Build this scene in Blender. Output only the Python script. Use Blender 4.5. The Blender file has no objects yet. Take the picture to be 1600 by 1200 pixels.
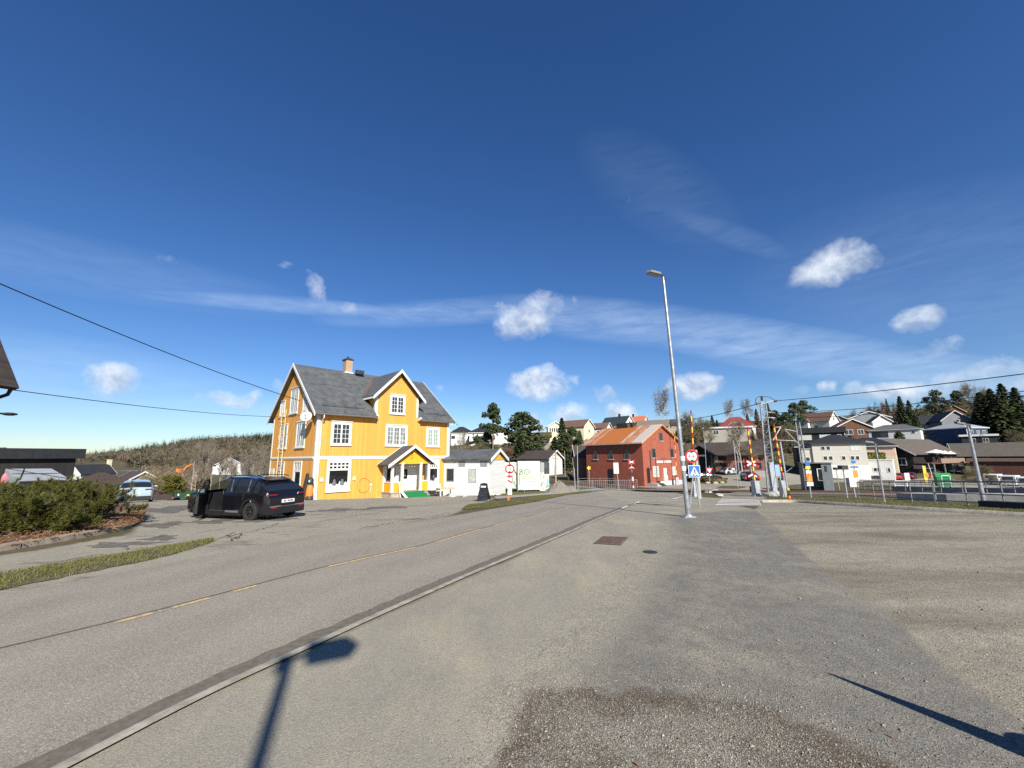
import bpy, bmesh, math, random
import numpy as np
from mathutils import Vector, Matrix
R_ = math.radians
rnd = random.Random(7)
nr = np.random.default_rng(11)
SC = bpy.context.scene
COL = SC.collection

# ------------------------------------------------------------ camera
F, PITCH, ROLL, EYE = 640.0, R_(10.2), R_(0.5), 1.95
_cp, _sp = math.cos(PITCH), math.sin(PITCH)
FW = np.array([0, _cp, _sp]); _r0 = np.array([1.0, 0, 0]); _u0 = np.array([0, -_sp, _cp])
RT = math.cos(ROLL)*_r0 - math.sin(ROLL)*_u0
UP = math.sin(ROLL)*_r0 + math.cos(ROLL)*_u0
CAM = np.array([0, 0, EYE])
cd = bpy.data.cameras.new('camera'); co = bpy.data.objects.new('camera', cd); COL.objects.link(co)
cd.sensor_width = 36; cd.lens = F*36/1600; cd.clip_start = .05; cd.clip_end = 20000
co.matrix_world = Matrix(((RT[0], UP[0], -FW[0], 0), (RT[1], UP[1], -FW[1], 0), (RT[2], UP[2], -FW[2], EYE), (0, 0, 0, 1)))
SC.camera = co

def proj(p):
    v = np.asarray(p, float)-CAM; z = v@FW; return 800+F*(v@RT)/z, 600-F*(v@UP)/z
def ray(px, py): return RT*((px-800)/F) + UP*((600-py)/F) + FW
def atd(px, py, y):            # point seen at that pixel, y metres ahead
    d = ray(px, py); return CAM + d*(y/d[1])

# ------------------------------------------------------------ terrain height
def G0(y):
    y = np.asarray(y, float); s, y0, w = .06, 14., 5.
    return -s*(np.sqrt((y-y0)**2+w*w)+(y-y0))/2 + s*(math.sqrt(y0*y0+w*w)-y0)/2
TCOL = {
 -700: [(45,775),(100,752),(300,728),(800,719),(3000,717)],
 0:    [(38,780),(60,768),(150,744),(400,728),(900,720),(3000,717)],
 100:  [(38,782),(60,776),(120,752),(300,733),(700,726),(900,722),(3000,717)],
 200:  [(38,783),(50,786),(90,768),(200,744),(320,733),(450,726),(600,717),(800,711),(1200,716)],
 300:  [(40,779),(50,784),(90,766),(200,745),(300,735),(450,716),(700,696),(900,692),(1500,705)],
 420:  [(55,778),(80,773),(200,746),(300,733),(450,710),(700,688),(900,685),(1500,700)],
 560:  [(65,770),(120,750),(300,715),(600,684),(900,680),(1500,700)],
 700:  [(65,762),(80,752),(100,735),(125,708),(150,697),(200,693),(400,690),(900,690)],
 760:  [(65,758),(85,748),(105,730),(130,704),(150,692),(200,690),(400,690),(900,695)],
 850:  [(65,757),(85,748),(105,735),(130,708),(155,686),(200,684),(400,688),(900,695)],
 930:  [(65,757),(95,743),(120,725),(150,700),(170,688),(220,683),(400,685),(900,690)],
 1000: [(70,756),(100,743),(130,722),(160,698),(190,682),(250,674),(400,675),(900,690)],
 1080: [(70,755),(95,740),(120,722),(150,697),(190,677),(250,667),(400,667),(900,690)],
 1160: [(70,752),(85,744),(100,732),(130,710),(160,692),(200,674),(260,660),(400,657),(900,680)],
 1240: [(70,756),(90,748),(120,725),(150,697),(190,680),(250,664),(350,658),(900,680)],
 1320: [(70,758),(95,747),(120,728),(150,703),(190,682),(240,664),(320,655),(500,650),(900,670)],
 1420: [(70,759),(95,749),(120,731),(160,702),(200,682),(260,662),(350,648),(500,645),(900,670)],
 1520: [(70,762),(95,751),(120,733),(160,703),(200,678),(260,655),(350,640),(900,660)],
 1600: [(70,766),(100,750),(120,733),(160,703),(200,674),(260,650),(350,635),(900,660)],
 2300: [(75,780),(100,758),(160,700),(260,650),(350,635),(900,660)]}
_LR = np.linspace(math.log(20), math.log(4000), 160)
_cols = sorted(TCOL); _caz, _tab, _r1 = [], [], []
for c in _cols:
    d = ray(c, 715); a = math.atan2(d[0], d[1]); ca = math.cos(a)
    kf = 1/ca if c > 900 else 1.0
    first = TCOL[c][0][0]*kf
    kr = [20., first*.55, first*.7]; kh = [float(G0(r*ca)) for r in kr]
    for r, py in TCOL[c]:
        r *= kf; dd = ray(c, py); kr.append(r); kh.append(EYE + dd[2]*r/math.hypot(dd[0], dd[1]))
    _caz.append(a); _tab.append(np.interp(_LR, np.log(kr), kh)); _r1.append(first*.7)
_tab = np.array(_tab)
_AZ = np.linspace(_caz[0], _caz[-1], 240)
_T = np.array([[np.interp(z, _caz, _tab[:, j]) for j in range(160)] for z in _AZ])
def _sm(a, n, ax):
    k = np.hanning(n+2)[1:-1]; k /= k.sum()
    p = [(0, 0), (0, 0)]; p[ax] = (n//2, n//2)
    return np.apply_along_axis(lambda v: np.convolve(v, k, 'valid'), ax, np.pad(a, p, mode='edge'))
_T = _sm(_sm(_T, 9, 0), 7, 1)
_R1 = np.interp(_AZ, _caz, _r1)
def G(x, y):
    x = np.asarray(x, float); y = np.asarray(y, float)
    r = np.hypot(x, y)+1e-6; az = np.arctan2(x, y)
    fa = np.clip((az-_AZ[0])/(_AZ[-1]-_AZ[0]), 0, 1)*(len(_AZ)-1.001); i = fa.astype(int); fa = fa-i
    fr = np.clip((np.log(r)-_LR[0])/(_LR[-1]-_LR[0]), 0, 1)*(len(_LR)-1.001); j = fr.astype(int); fr = fr-j
    t = (_T[i, j]*(1-fa)+_T[i+1, j]*fa)*(1-fr) + (_T[i, j+1]*(1-fa)+_T[i+1, j+1]*fa)*fr
    r1 = np.interp(az, _AZ, _R1)
    k = np.clip((r-r1*.78)/(r1*.3), 0, 1); k = k*k*(3-2*k)
    back = np.clip((np.abs(az)-1.25)/.5, 0, 1)
    t = t*(1-back) + G0(r*.3)*back
    return G0(y)*(1-k)+t*k
def gz(x, y): return float(G(x, y))
def gp(px, py, off=0.0):       # ground point seen at that pixel
    d = ray(px, py); k = 1.0; a = 0
    while k < 3000:
        p = CAM+d*k
        if p[2] < gz(p[0], p[1])+off: break
        a = k; k *= 1.03
    b = k
    for _ in range(26):
        m = (a+b)/2; p = CAM+d*m
        if p[2] < gz(p[0], p[1])+off: b = m
        else: a = m
    return CAM+d*b
def gcol(px, y):               # ground point in that picture column, y metres ahead
    p = atd(px, 730, y); return np.array([p[0], p[1], gz(p[0], p[1])])

# ------------------------------------------------------------ object helpers
def tag(o, label=None, cat=None, group=None, kind=None):
    if label: o['label'] = label
    if cat: o['category'] = cat
    if group: o['group'] = group
    if kind: o['kind'] = kind
    return o
def empty(name, loc=(0, 0, 0), rz=0, label=None, cat=None, group=None):
    o = bpy.data.objects.new(name, None); COL.objects.link(o); o.empty_display_size = .2
    o.location = [float(v) for v in loc]; o.rotation_euler = (0, 0, rz); return tag(o, label, cat, group)
def copy_tree(o, parent=None):
    c = o.copy(); COL.objects.link(c); c.parent = parent
    for ch in list(o.children): copy_tree(ch, c)
    return c
def clone(o, loc, rz=0, s=1, label=None):
    c = copy_tree(o); c.location = [float(v) for v in loc]; c.rotation_euler = (0, 0, rz)
    c.scale = (s, s, s) if not hasattr(s, '__len__') else s
    if label: c['label'] = label
    return c

class MB:
    def __init__(s): s.v = []; s.f = []; s.mi = []
    def add(s, vs, fs, mi=0):
        n = len(s.v); s.v += [tuple(float(c) for c in p) for p in vs]; s.f += [tuple(i+n for i in f) for f in fs]; s.mi += [mi]*len(fs); return s
    def poly(s, pts, mi=0): return s.add(pts, [tuple(range(len(pts)))], mi)
    def box(s, a, b, mi=0, f=None):
        x0, y0, z0 = [min(p, q) for p, q in zip(a, b)]; x1, y1, z1 = [max(p, q) for p, q in zip(a, b)]
        vs = [(x0,y0,z0),(x1,y0,z0),(x1,y1,z0),(x0,y1,z0),(x0,y0,z1),(x1,y0,z1),(x1,y1,z1),(x0,y1,z1)]
        if f:
            vs = [f(*p) for p in vs]
        return s.add(vs, [(0,3,2,1),(4,5,6,7),(0,1,5,4),(1,2,6,5),(2,3,7,6),(3,0,4,7)], mi)
    def prism(s, pts, vec, mi=0):
        n = len(pts); q = [tuple(a+b for a, b in zip(p, vec)) for p in pts]
        return s.add(list(pts)+q, [tuple(range(n))[::-1], tuple(range(n, 2*n))]+[(i, (i+1) % n, (i+1) % n+n, i+n) for i in range(n)], mi)
    def tube(s, pts, r, n=6, mi=0, cap=True):
        pts = [Vector([float(c) for c in p]) for p in pts]; k = len(pts)
        rr = r if hasattr(r, '__len__') else [r]*k
        vs = []; fs = []; side = None
        for i, p in enumerate(pts):
            d = (pts[min(i+1, k-1)]-pts[max(i-1, 0)]);
            d = d.normalized() if d.length > 1e-9 else Vector((0, 0, 1))
            if side is None: side = d.cross(Vector((0, 0, 1)) if abs(d.z) < .9 else Vector((1, 0, 0))).normalized()
            side = (side-d*side.dot(d)); side = side.normalized() if side.length > 1e-6 else d.orthogonal().normalized()
            up = d.cross(side)
            for j in range(n):
                a = 2*math.pi*j/n; vs.append(tuple(p+(side*math.cos(a)+up*math.sin(a))*rr[i]))
        for i in range(k-1):
            for j in range(n):
                fs.append((i*n+j, i*n+(j+1) % n, (i+1)*n+(j+1) % n, (i+1)*n+j))
        if cap: fs += [tuple(range(n))[::-1], tuple(range((k-1)*n, k*n))]
        return s.add(vs, fs, mi)
    def lathe(s, prof, c=(0, 0, 0), n=16, mi=0, f=None):
        vs = []; fs = []
        for r, z in prof:
            for j in range(n):
                a = 2*math.pi*j/n; p = (c[0]+r*math.cos(a), c[1]+r*math.sin(a), c[2]+z); vs.append(f(*p) if f else p)
        for i in range(len(prof)-1):
            for j in range(n): fs.append((i*n+j, i*n+(j+1) % n, (i+1)*n+(j+1) % n, (i+1)*n+j))
        return s.add(vs, fs, mi)
    def ball(s, c, r, nu=8, nv=6, mi=0, jit=0):
        if not hasattr(r, '__len__'): r = (r, r, r)
        vs = []; fs = []
        for i in range(nv+1):
            t = math.pi*i/nv
            for j in range(nu):
                a = 2*math.pi*j/nu; k = 1+rnd.uniform(-jit, jit)
                vs.append((c[0]+r[0]*k*math.sin(t)*math.cos(a), c[1]+r[1]*k*math.sin(t)*math.sin(a), c[2]+r[2]*k*math.cos(t)))
        for i in range(nv):
            for j in range(nu): fs.append((i*nu+j, (i+1)*nu+j, (i+1)*nu+(j+1) % nu, i*nu+(j+1) % nu))
        return s.add(vs, fs, mi)
    def build(s, name, mats, parent=None, smooth=False, loc=None, rz=0):
        me = bpy.data.meshes.new(name); me.from_pydata(s.v, [], s.f)
        mats = mats if isinstance(mats, (list, tuple)) else [mats]
        for m in mats: me.materials.append(m)
        if len(mats) > 1: me.polygons.foreach_set('material_index', s.mi)
        if smooth:
            me.polygons.foreach_set('use_smooth', [True]*len(me.polygons))
            try: me.set_sharp_from_angle(angle=R_(smooth if smooth is not True else 40))
            except Exception: pass
        me.update(); o = bpy.data.objects.new(name, me); COL.objects.link(o); o.parent = parent
        if loc is not None: o.location = [float(v) for v in loc]
        o.rotation_euler = (0, 0, rz); return o

def npmesh(name, V, Q, mats, parent=None, attrs=None, mi=None, smooth=False):   # numpy quads / tris
    V = np.asarray(V, np.float32).reshape(-1, 3); Q = np.asarray(Q, np.int32); k = Q.shape[1]
    me = bpy.data.meshes.new(name); me.vertices.add(len(V)); me.vertices.foreach_set('co', V.ravel())
    me.loops.add(Q.size); me.loops.foreach_set('vertex_index', Q.ravel()); me.polygons.add(len(Q))
    me.polygons.foreach_set('loop_start', np.arange(0, Q.size, k, dtype=np.int32))
    try: me.polygons.foreach_set('loop_total', np.full(len(Q), k, np.int32))
    except Exception: pass
    for m in (mats if isinstance(mats, (list, tuple)) else [mats]): me.materials.append(m)
    if mi is not None: me.polygons.foreach_set('material_index', np.asarray(mi, np.int32))
    if smooth: me.polygons.foreach_set('use_smooth', np.ones(len(Q), bool))
    for n, a in (attrs or {}).items():
        at = me.attributes.new(n, 'FLOAT', 'POINT'); at.data.foreach_set('value', np.asarray(a, np.float32))
    me.update(calc_edges=True); o = bpy.data.objects.new(name, me); COL.objects.link(o); o.parent = parent; return o

def text(name, s, size, mat, parent, M, depth=.004, align='CENTER'):   # lettering turned into a mesh part
    c = bpy.data.curves.new(name, 'FONT'); c.body = s; c.size = size; c.extrude = depth; c.align_x = align; c.align_y = 'CENTER'
    o = bpy.data.objects.new(name, c); COL.objects.link(o); bpy.context.view_layer.update()
    me = bpy.data.meshes.new_from_object(o.evaluated_get(bpy.context.evaluated_depsgraph_get()))
    bpy.data.objects.remove(o); me.materials.clear(); me.materials.append(mat); me.transform(M)
    q = bpy.data.objects.new(name, me); COL.objects.link(q); q.parent = parent; return q
def frame(o, ex, ez):          # lettering plane: x along ex, upright ez, facing out of the plane
    ex = Vector(ex).normalized(); ez = Vector(ez).normalized(); n = ex.cross(ez)
    return Matrix(((ex.x, ez.x, n.x, o[0]), (ex.y, ez.y, n.y, o[1]), (ex.z, ez.z, n.z, o[2]), (0, 0, 0, 1)))

# ------------------------------------------------------------ materials
class NT:
    def __init__(s, name):
        s.m = bpy.data.materials.new(name); s.m.use_nodes = True; s.t = s.m.node_tree; s.n = s.t.nodes
        s.b = s.n['Principled BSDF']; s.out = s.n['Material Output']
    def new(s, t, **kw):
        n = s.n.new(t)
        for k, v in kw.items(): setattr(n, k, v)
        return n
    def link(s, a, b): s.t.links.new(a, b)
    def coord(s, kind='Object'):
        return s.new('ShaderNodeTexCoord').outputs[kind]
    def mapping(s, vec, scale=(1, 1, 1), rot=(0, 0, 0)):
        m = s.new('ShaderNodeMapping'); m.inputs['Scale'].default_value = scale; m.inputs['Rotation'].default_value = rot; s.link(vec, m.inputs[0]); return m.outputs[0]
    def noise(s, vec, scale, detail=4, rough=.55, dist=0):
        n = s.new('ShaderNodeTexNoise'); n.inputs['Scale'].default_value = scale; n.inputs['Detail'].default_value = detail
        n.inputs['Roughness'].default_value = rough; n.inputs['Distortion'].default_value = dist; s.link(vec, n.inputs['Vector']); return n.outputs['Fac']
    def voro(s, vec, scale, out='Color', feature='F1'):
        n = s.new('ShaderNodeTexVoronoi'); n.feature = feature; n.inputs['Scale'].default_value = scale; s.link(vec, n.inputs['Vector']); return n.outputs[out]
    def val(s, x, sock):
        if isinstance(x, (int, float)): sock.default_value = x
        else: s.link(x, sock)
    def math(s, op, a, b=0.0, c=None, clamp=False):
        n = s.new('ShaderNodeMath', operation=op, use_clamp=clamp); s.val(a, n.inputs[0]); s.val(b, n.inputs[1])
        if c is not None: s.val(c, n.inputs[2])
        return n.outputs[0]
    def ramp(s, fac, lo, hi, a=0.0, b=1.0):
        n = s.new('ShaderNodeMapRange'); n.clamp = True; n.inputs[1].default_value = lo; n.inputs[2].default_value = hi
        n.inputs[3].default_value = a; n.inputs[4].default_value = b; s.link(fac, n.inputs[0]); return n.outputs[0]
    def mix(s, fac, a, b, mode='MIX'):
        n = s.new('ShaderNodeMix', data_type='RGBA', blend_type=mode)
        s.val(fac, n.inputs[0])
        for x, k in ((a, 6), (b, 7)):
            if isinstance(x, (tuple, list)): n.inputs[k].default_value = (*x[:3], 1)
            else: s.link(x, n.inputs[k])
        return n.outputs[2]
    def attr(s, name):
        n = s.new('ShaderNodeAttribute', attribute_name=name); return n.outputs['Fac']
    def bump(s, h, strength=.3, dist=.02):
        n = s.new('ShaderNodeBump'); n.inputs['Strength'].default_value = strength; n.inputs['Distance'].default_value = dist; s.link(h, n.inputs['Height']); s.link(n.outputs[0], s.b.inputs['Normal'])
    def base(s, c):
        if isinstance(c, (tuple, list)): s.b.inputs['Base Color'].default_value = (*c[:3], 1)
        else: s.link(c, s.b.inputs['Base Color'])
    def set(s, rough=None, metal=None, spec=None):
        if rough is not None: s.val(rough, s.b.inputs['Roughness'])
        if metal is not None: s.b.inputs['Metallic'].default_value = metal
        if spec is not None: s.b.inputs['Specular IOR Level'].default_value = spec
        return s

def sc(c, k): return tuple(min(1, v*k) for v in c)
_mc = {}
def M(name, c, rough=.75, metal=0, var=.18, scale=3.0, spec=.4, bump=0, bscale=40, dirt=0):
    if name in _mc: return _mc[name]
    t = NT(name); v = t.coord()
    if var:
        n = t.noise(v, scale, 5, .6); n = t.ramp(n, .3, .7)
        col = t.mix(n, sc(c, 1-var), sc(c, 1+var))
        if dirt:
            n2 = t.noise(v, scale*.4, 6, .7); col = t.mix(t.ramp(n2, .5, .75, 0, dirt), col, (.16, .14, .11))
        t.base(col)
        t.set(rough=t.ramp(n, 0, 1, max(rough-.08, .02), min(rough+.06, 1)))
    else:
        t.base(c); t.set(rough=rough)
    t.set(metal=metal, spec=spec)
    if bump: t.bump(t.noise(v, bscale, 4), bump, .01)
    _mc[name] = t.m; return t.m
def boards(name, c, w=.14, axis='v', var=.08, depth=.35, rough=.6, dirt=.12):   # planked cladding: joints every w metres
    if name in _mc: return _mc[name]
    t = NT(name); v = t.coord(); sx = t.new('ShaderNodeSeparateXYZ'); t.link(v, sx.inputs[0])
    if axis == 'v': p = t.math('ADD', sx.outputs[0], sx.outputs[1])
    else: p = sx.outputs[2]
    q = t.math('DIVIDE', p, w); fr = t.math('FRACT', q); idx = t.math('FLOOR', q)
    g = t.ramp(t.math('ABSOLUTE', t.math('SUBTRACT', fr, .5)), .42, .5)
    wn = t.new('ShaderNodeTexWhiteNoise', noise_dimensions='1D'); t.link(idx, wn.inputs['W'])
    n = t.noise(v, 2.5, 5, .65)
    k = t.math('ADD', t.ramp(wn.outputs[0], 0, 1, 1-var, 1+var), t.ramp(n, .3, .7, -var*.7, var*.7))
    hsv = t.new('ShaderNodeHueSaturation'); hsv.inputs['Color'].default_value = (*c, 1); t.link(k, hsv.inputs['Value'])
    col = t.mix(t.math('MULTIPLY', g, depth), hsv.outputs[0], sc(c, .35))
    if dirt: col = t.mix(t.ramp(t.noise(t.mapping(v, (1, 1, .25)), 1.2, 6, .7), .52, .8, 0, dirt), col, (.2, .16, .1))
    t.base(col); t.set(rough=rough, spec=.3)
    h = t.ramp(t.math('ABSOLUTE', t.math('SUBTRACT', fr, .5)), .38, .5, 1, 0); t.bump(h, .5, .012)
    _mc[name] = t.m; return t.m
def brick(name, c1, c2, mortar=(.35, .3, .26), s=1.0):
    if name in _mc: return _mc[name]
    t = NT(name); v = t.coord(); sx = t.new('ShaderNodeSeparateXYZ'); t.link(v, sx.inputs[0])
    cx = t.new('ShaderNodeCombineXYZ'); t.link(t.math('ADD', sx.outputs[0], sx.outputs[1]), cx.inputs[0]); t.link(sx.outputs[2], cx.inputs[1])
    b = t.new('ShaderNodeTexBrick'); t.link(cx.outputs[0], b.inputs['Vector'])
    b.inputs['Color1'].default_value = (*c1, 1); b.inputs['Color2'].default_value = (*c2, 1); b.inputs['Mortar'].default_value = (*mortar, 1)
    b.inputs['Scale'].default_value = s; b.inputs['Brick Width'].default_value = .3; b.inputs['Row Height'].default_value = .09; b.inputs['Mortar Size'].default_value = .012
    n = t.noise(v, 1.1, 6, .7)
    col = t.mix(t.ramp(n, .45, .75, 0, .55), b.outputs['Color'], sc(c1, .55))
    col = t.mix(t.ramp(t.noise(v, 9, 3), .62, .75, 0, .5), col, sc(c2, 1.4))
    t.base(col); t.set(rough=.85, spec=.2); _mc[name] = t.m; return t.m
def roofing(name, c, w=.3, along='x', var=.2, rough=.7, rows=True):   # pans and rows of a sheet or tile roof
    if name in _mc: return _mc[name]
    t = NT(name); v = t.coord(); sx = t.new('ShaderNodeSeparateXYZ'); t.link(v, sx.inputs[0])
    q = t.math('DIVIDE', sx.outputs[0 if along == 'x' else 1], w); fr = t.math('FRACT', q)
    g = t.ramp(t.math('ABSOLUTE', t.math('SUBTRACT', fr, .5)), .36, .5)
    q2 = t.math('DIVIDE', sx.outputs[2], w*.9); f2 = t.ramp(t.math('FRACT', q2), 0, .25, 1, 0) if rows else 0.0
    n = t.noise(v, 1.3, 6, .65)
    col = t.mix(t.ramp(n, .3, .7), sc(c, 1-var), sc(c, 1+var))
    col = t.mix(t.math('MULTIPLY', t.math('MAXIMUM', g, f2), .5), col, sc(c, .4))
    t.base(col); t.set(rough=rough, spec=.35); t.bump(t.math('ADD', g, t.math('MULTIPLY', n, .3)), .4, .03)
    _mc[name] = t.m; return t.m
def leafmat(name, c1, c2, c3=None, scale=1.5, trans=.25):
    if name in _mc: return _mc[name]
    t = NT(name); v = t.coord(); n = t.ramp(t.noise(v, scale, 3, .6), .35, .65)
    w = t.new('ShaderNodeNewGeometry').outputs['Random Per Island']
    col = t.mix(n, c1, c2); col = t.mix(t.ramp(w, 0, 1, 0, .6), col, c3 or sc(c2, 1.5))
    t.base(col); t.set(rough=.65, spec=.2); _mc[name] = t.m; return t.m

WHITE = M('white_paint', (.62, .62, .59), .5, var=.05)
GREYM = M('galvanised_steel', (.42, .44, .45), .45, .6, var=.15, scale=8)
DKMET = M('dark_metal', (.05, .05, .055), .45, .3, var=.15)
BLACK = M('black_paint', (.012, .012, .014), .5, var=.1)
GLASS = M('window_glass', (.025, .03, .035), .06, var=0, spec=.6)
CURT = M('curtained_glass', (.36, .4, .35), .15, var=.35, scale=6, spec=.6)
CONC = M('concrete', (.36, .35, .32), .9, var=.2, bump=.2, dirt=.4)
REDP = M('red_paint', (.38, .018, .025), .45, var=.08)
YELP = M('yellow_paint', (.66, .5, .05), .45, var=.08)
ORAP = M('orange_paint', (.85, .22, .03), .5, var=.08)
BLUEP = M('blue_paint', (.02, .12, .5), .45, var=.08)
WOOD = M('grey_wood', (.3, .25, .19), .85, var=.25, scale=5)
BARK = M('bark', (.13, .1, .075), .95, var=.35, scale=5, bump=.5, bscale=25)
BIRCH = M('birch_bark', (.42, .38, .33), .85, var=.4, scale=3)
TWIG = M('twigs', (.15, .115, .085), .9, var=.3, scale=2)
TWIGR = M('red_twigs', (.2, .105, .06), .9, var=.3, scale=2)
# ------------------------------------------------------------ light and sky
SUN_AZ, SUN_EL = R_(158.5), R_(33)
sv = Vector((math.sin(SUN_AZ)*math.cos(SUN_EL), math.cos(SUN_AZ)*math.cos(SUN_EL), math.sin(SUN_EL)))
sl = bpy.data.lights.new('sun', 'SUN'); sl.energy = 5.0; sl.angle = R_(.4); sl.color = (1, .94, .85)
so = bpy.data.objects.new('sun', sl); COL.objects.link(so); so.rotation_euler = sv.to_track_quat('Z', 'Y').to_euler(); so.location = (0, 0, 60)
W = bpy.data.worlds.new('World'); SC.world = W; W.use_nodes = True
wt = NT.__new__(NT); wt.t = W.node_tree; wt.n = wt.t.nodes; bgn = wt.n['Background']; bgn.inputs['Strength'].default_value = .087
sky = wt.new('ShaderNodeTexSky', sky_type='NISHITA'); sky.sun_disc = False; sky.sun_elevation = SUN_EL; sky.sun_rotation = SUN_AZ
sky.air_density = 1.0; sky.dust_density = .05; sky.ozone_density = 2.5; sky.altitude = 100
hs = wt.new('ShaderNodeHueSaturation'); hs.inputs['Hue'].default_value = .503; hs.inputs['Saturation'].default_value = 1.22; hs.inputs['Value'].default_value = .72; wt.link(sky.outputs[0], hs.inputs['Color'])
skycol = wt.mix(1.0, hs.outputs[0], (.82, .922, 1.12), 'MULTIPLY')
wdir = wt.new('ShaderNodeTexCoord').outputs['Generated']
def vmath(op, a, b=None):
    n = wt.new('ShaderNodeVectorMath', operation=op)
    for x, k in ((a, 0), (b, 1)):
        if x is None: continue
        if isinstance(x, (tuple, list, np.ndarray)): n.inputs[k].default_value = tuple(float(c) for c in x)
        else: wt.link(x, n.inputs[k])
    return n.outputs['Value'] if op in ('DOT_PRODUCT', 'LENGTH') else n.outputs[0]
nz = wt.new('ShaderNodeTexNoise'); nz.inputs['Scale'].default_value = 9; nz.inputs['Detail'].default_value = 5; wt.link(wdir, nz.inputs['Vector'])
warp = vmath('SCALE', vmath('SUBTRACT', nz.outputs['Color'], (.5, .5, .5)), None); warp.node.inputs['Scale'].default_value = .09
wd = vmath('ADD', wdir, warp)
def patch(px, py, wx, wy, rot=0, src=None):      # 1 in the middle of a patch of sky falling to 0 at its rim
    c = ray(px, py); c = c/np.linalg.norm(c); a = RT-c*(RT@c); a /= np.linalg.norm(a); b = np.cross(a, c)*-1
    if b[2] < 0: b = -b
    k = np.linalg.norm(ray(px, py)); r = R_(rot); a2 = (a*math.cos(r)+b*math.sin(r))*F*k/wx; b2 = (-a*math.sin(r)+b*math.cos(r))*F*k/wy
    s = src or wd; dz = vmath('DOT_PRODUCT', s, c); u = vmath('DOT_PRODUCT', s, a2); v = vmath('DOT_PRODUCT', s, b2)
    q = wt.math('ADD', wt.math('MULTIPLY', u, u), wt.math('MULTIPLY', v, v))
    m = wt.math('SUBTRACT', 1.0, q, clamp=True)
    return wt.math('MULTIPLY', m, wt.math('GREATER_THAN', dz, .2)), v
CLOUDS = [(1300,418,64,42,20,1.0),(1432,497,36,28,20,.8),(1445,557,34,22,0,.5),(822,498,62,42,12,.95),(843,600,62,28,-5,1.2),(890,645,38,20,0,.85),
 (967,645,24,22,0,1.25),(940,618,26,16,0,.6),(1082,604,42,25,5,1.25),(177,590,42,26,-5,.95),(358,613,48,15,0,.85),(486,440,34,20,-50,.42),(440,414,26,12,-10,.5),
 (546,484,18,14,-50,.55),(1296,605,15,12,0,.9),(1340,608,22,20,0,.6),(1400,610,60,24,8,.9),(1480,606,60,20,0,.7),(1260,610,30,10,0,.35),(255,412,40,12,-10,.3),(200,640,60,12,-12,.35),
 (690,612,14,12,0,.4),(835,660,25,22,0,.7),(1540,598,60,18,10,.6),(900,470,14,14,60,.4),(440,600,14,20,0,.4),(60,690,60,10,0,.25)]
mask = None; shade = None
for px, py, wx, wy, ro, den in CLOUDS:
    m, v = patch(px, py, wx*1.12, wy*1.15, ro); m = wt.math('MULTIPLY', m, den*.92)
    sh = wt.math('MULTIPLY', m, v)
    mask = m if mask is None else wt.math('MAXIMUM', mask, m)
    shade = sh if shade is None else wt.math('ADD', shade, sh)
n1 = wt.noise(wdir, 21, 6, .6, .35); n2 = wt.noise(vmath('ADD', wdir, (.012, -.02, .016)), 21, 6, .6, .35)
dens = wt.ramp(wt.math('ADD', wt.math('MULTIPLY', mask, .95), n1), .74, 1.36)
dens = wt.math('MULTIPLY', dens, .8)
lit = wt.ramp(wt.math('ADD', wt.math('MULTIPLY', wt.math('SUBTRACT', n1, n2), 1.8), wt.math('MULTIPLY', shade, .55)), -.28, .3)
ccol = wt.mix(lit, (3.5, 4.1, 5.1), (6.5, 6.9, 7.4))
# thin high streaks
st = None
for px, py, wx, wy, ro, den in [(470,478,190,12,-5,.5),(700,488,170,18,3,.45),(960,502,210,30,-6,.5),(1180,536,240,34,-11,.62),(1400,572,210,26,-8,.62),(1130,362,110,16,-20,.16),(1030,300,130,50,-30,.08),(1560,590,160,30,-5,.5),(80,580,240,50,-8,.3),(1500,430,260,120,0,.12),(330,640,260,26,-5,.25),(150,420,300,40,-15,.15)]:
    m, v = patch(px, py, wx*1.2, wy*1.25, ro, wdir); m = wt.math('MULTIPLY', wt.ramp(m, 0, .9), den); st = m if st is None else wt.math('MAXIMUM', st, m)
nst = wt.noise(wt.mapping(wdir, (5, 5, 26), (0, .12, .35)), 2.6, 7, .62, .4)
stf = wt.math('MULTIPLY', st, wt.ramp(nst, .12, .85))
c1 = wt.mix(wt.math('MULTIPLY', stf, .75), skycol, (5.0, 6.2, 7.8))
c2 = wt.mix(dens, c1, ccol)
wt.link(c2, bgn.inputs['Color'])
SC.view_settings.view_transform = 'Standard'; SC.view_settings.look = 'None'; SC.view_settings.exposure = .78; SC.view_settings.gamma = 1

# ------------------------------------------------------------ ground sheet
def P2(pts): return np.array([gp(*p)[:2] for p in pts])
def sdist(X, Y, poly):         # signed distance, + inside
    n = len(poly); ins = np.zeros(X.shape, bool); d = np.full(X.shape, 1e9)
    for i in range(n):
        ax, ay = poly[i]; bx, by = poly[(i+1) % n]
        ex, ey = bx-ax, by-ay; wx, wy = X-ax, Y-ay
        t = np.clip((wx*ex+wy*ey)/(ex*ex+ey*ey+1e-12), 0, 1); d = np.minimum(d, np.hypot(wx-ex*t, wy-ey*t))
        c = (ay > Y) != (by > Y)
        with np.errstate(divide='ignore', invalid='ignore'): xi = ax+(Y-ay)*ex/(ey if ey != 0 else 1e-12)
        ins ^= c & (X < xi)
    return np.where(ins, d, -d)
rr = np.concatenate([[.02, .3, .6], .9*1.016**np.arange(0, 282)]); rr = rr[rr < 78]
rr = np.concatenate([rr, 78*1.045**np.arange(1, 100)]); rr = rr[rr < 5500]
az = np.concatenate([np.arange(-72, 72.01, .3), np.arange(76, 288, 6)]); az = np.radians(az)
NA, NRR = len(az), len(rr)
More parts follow.
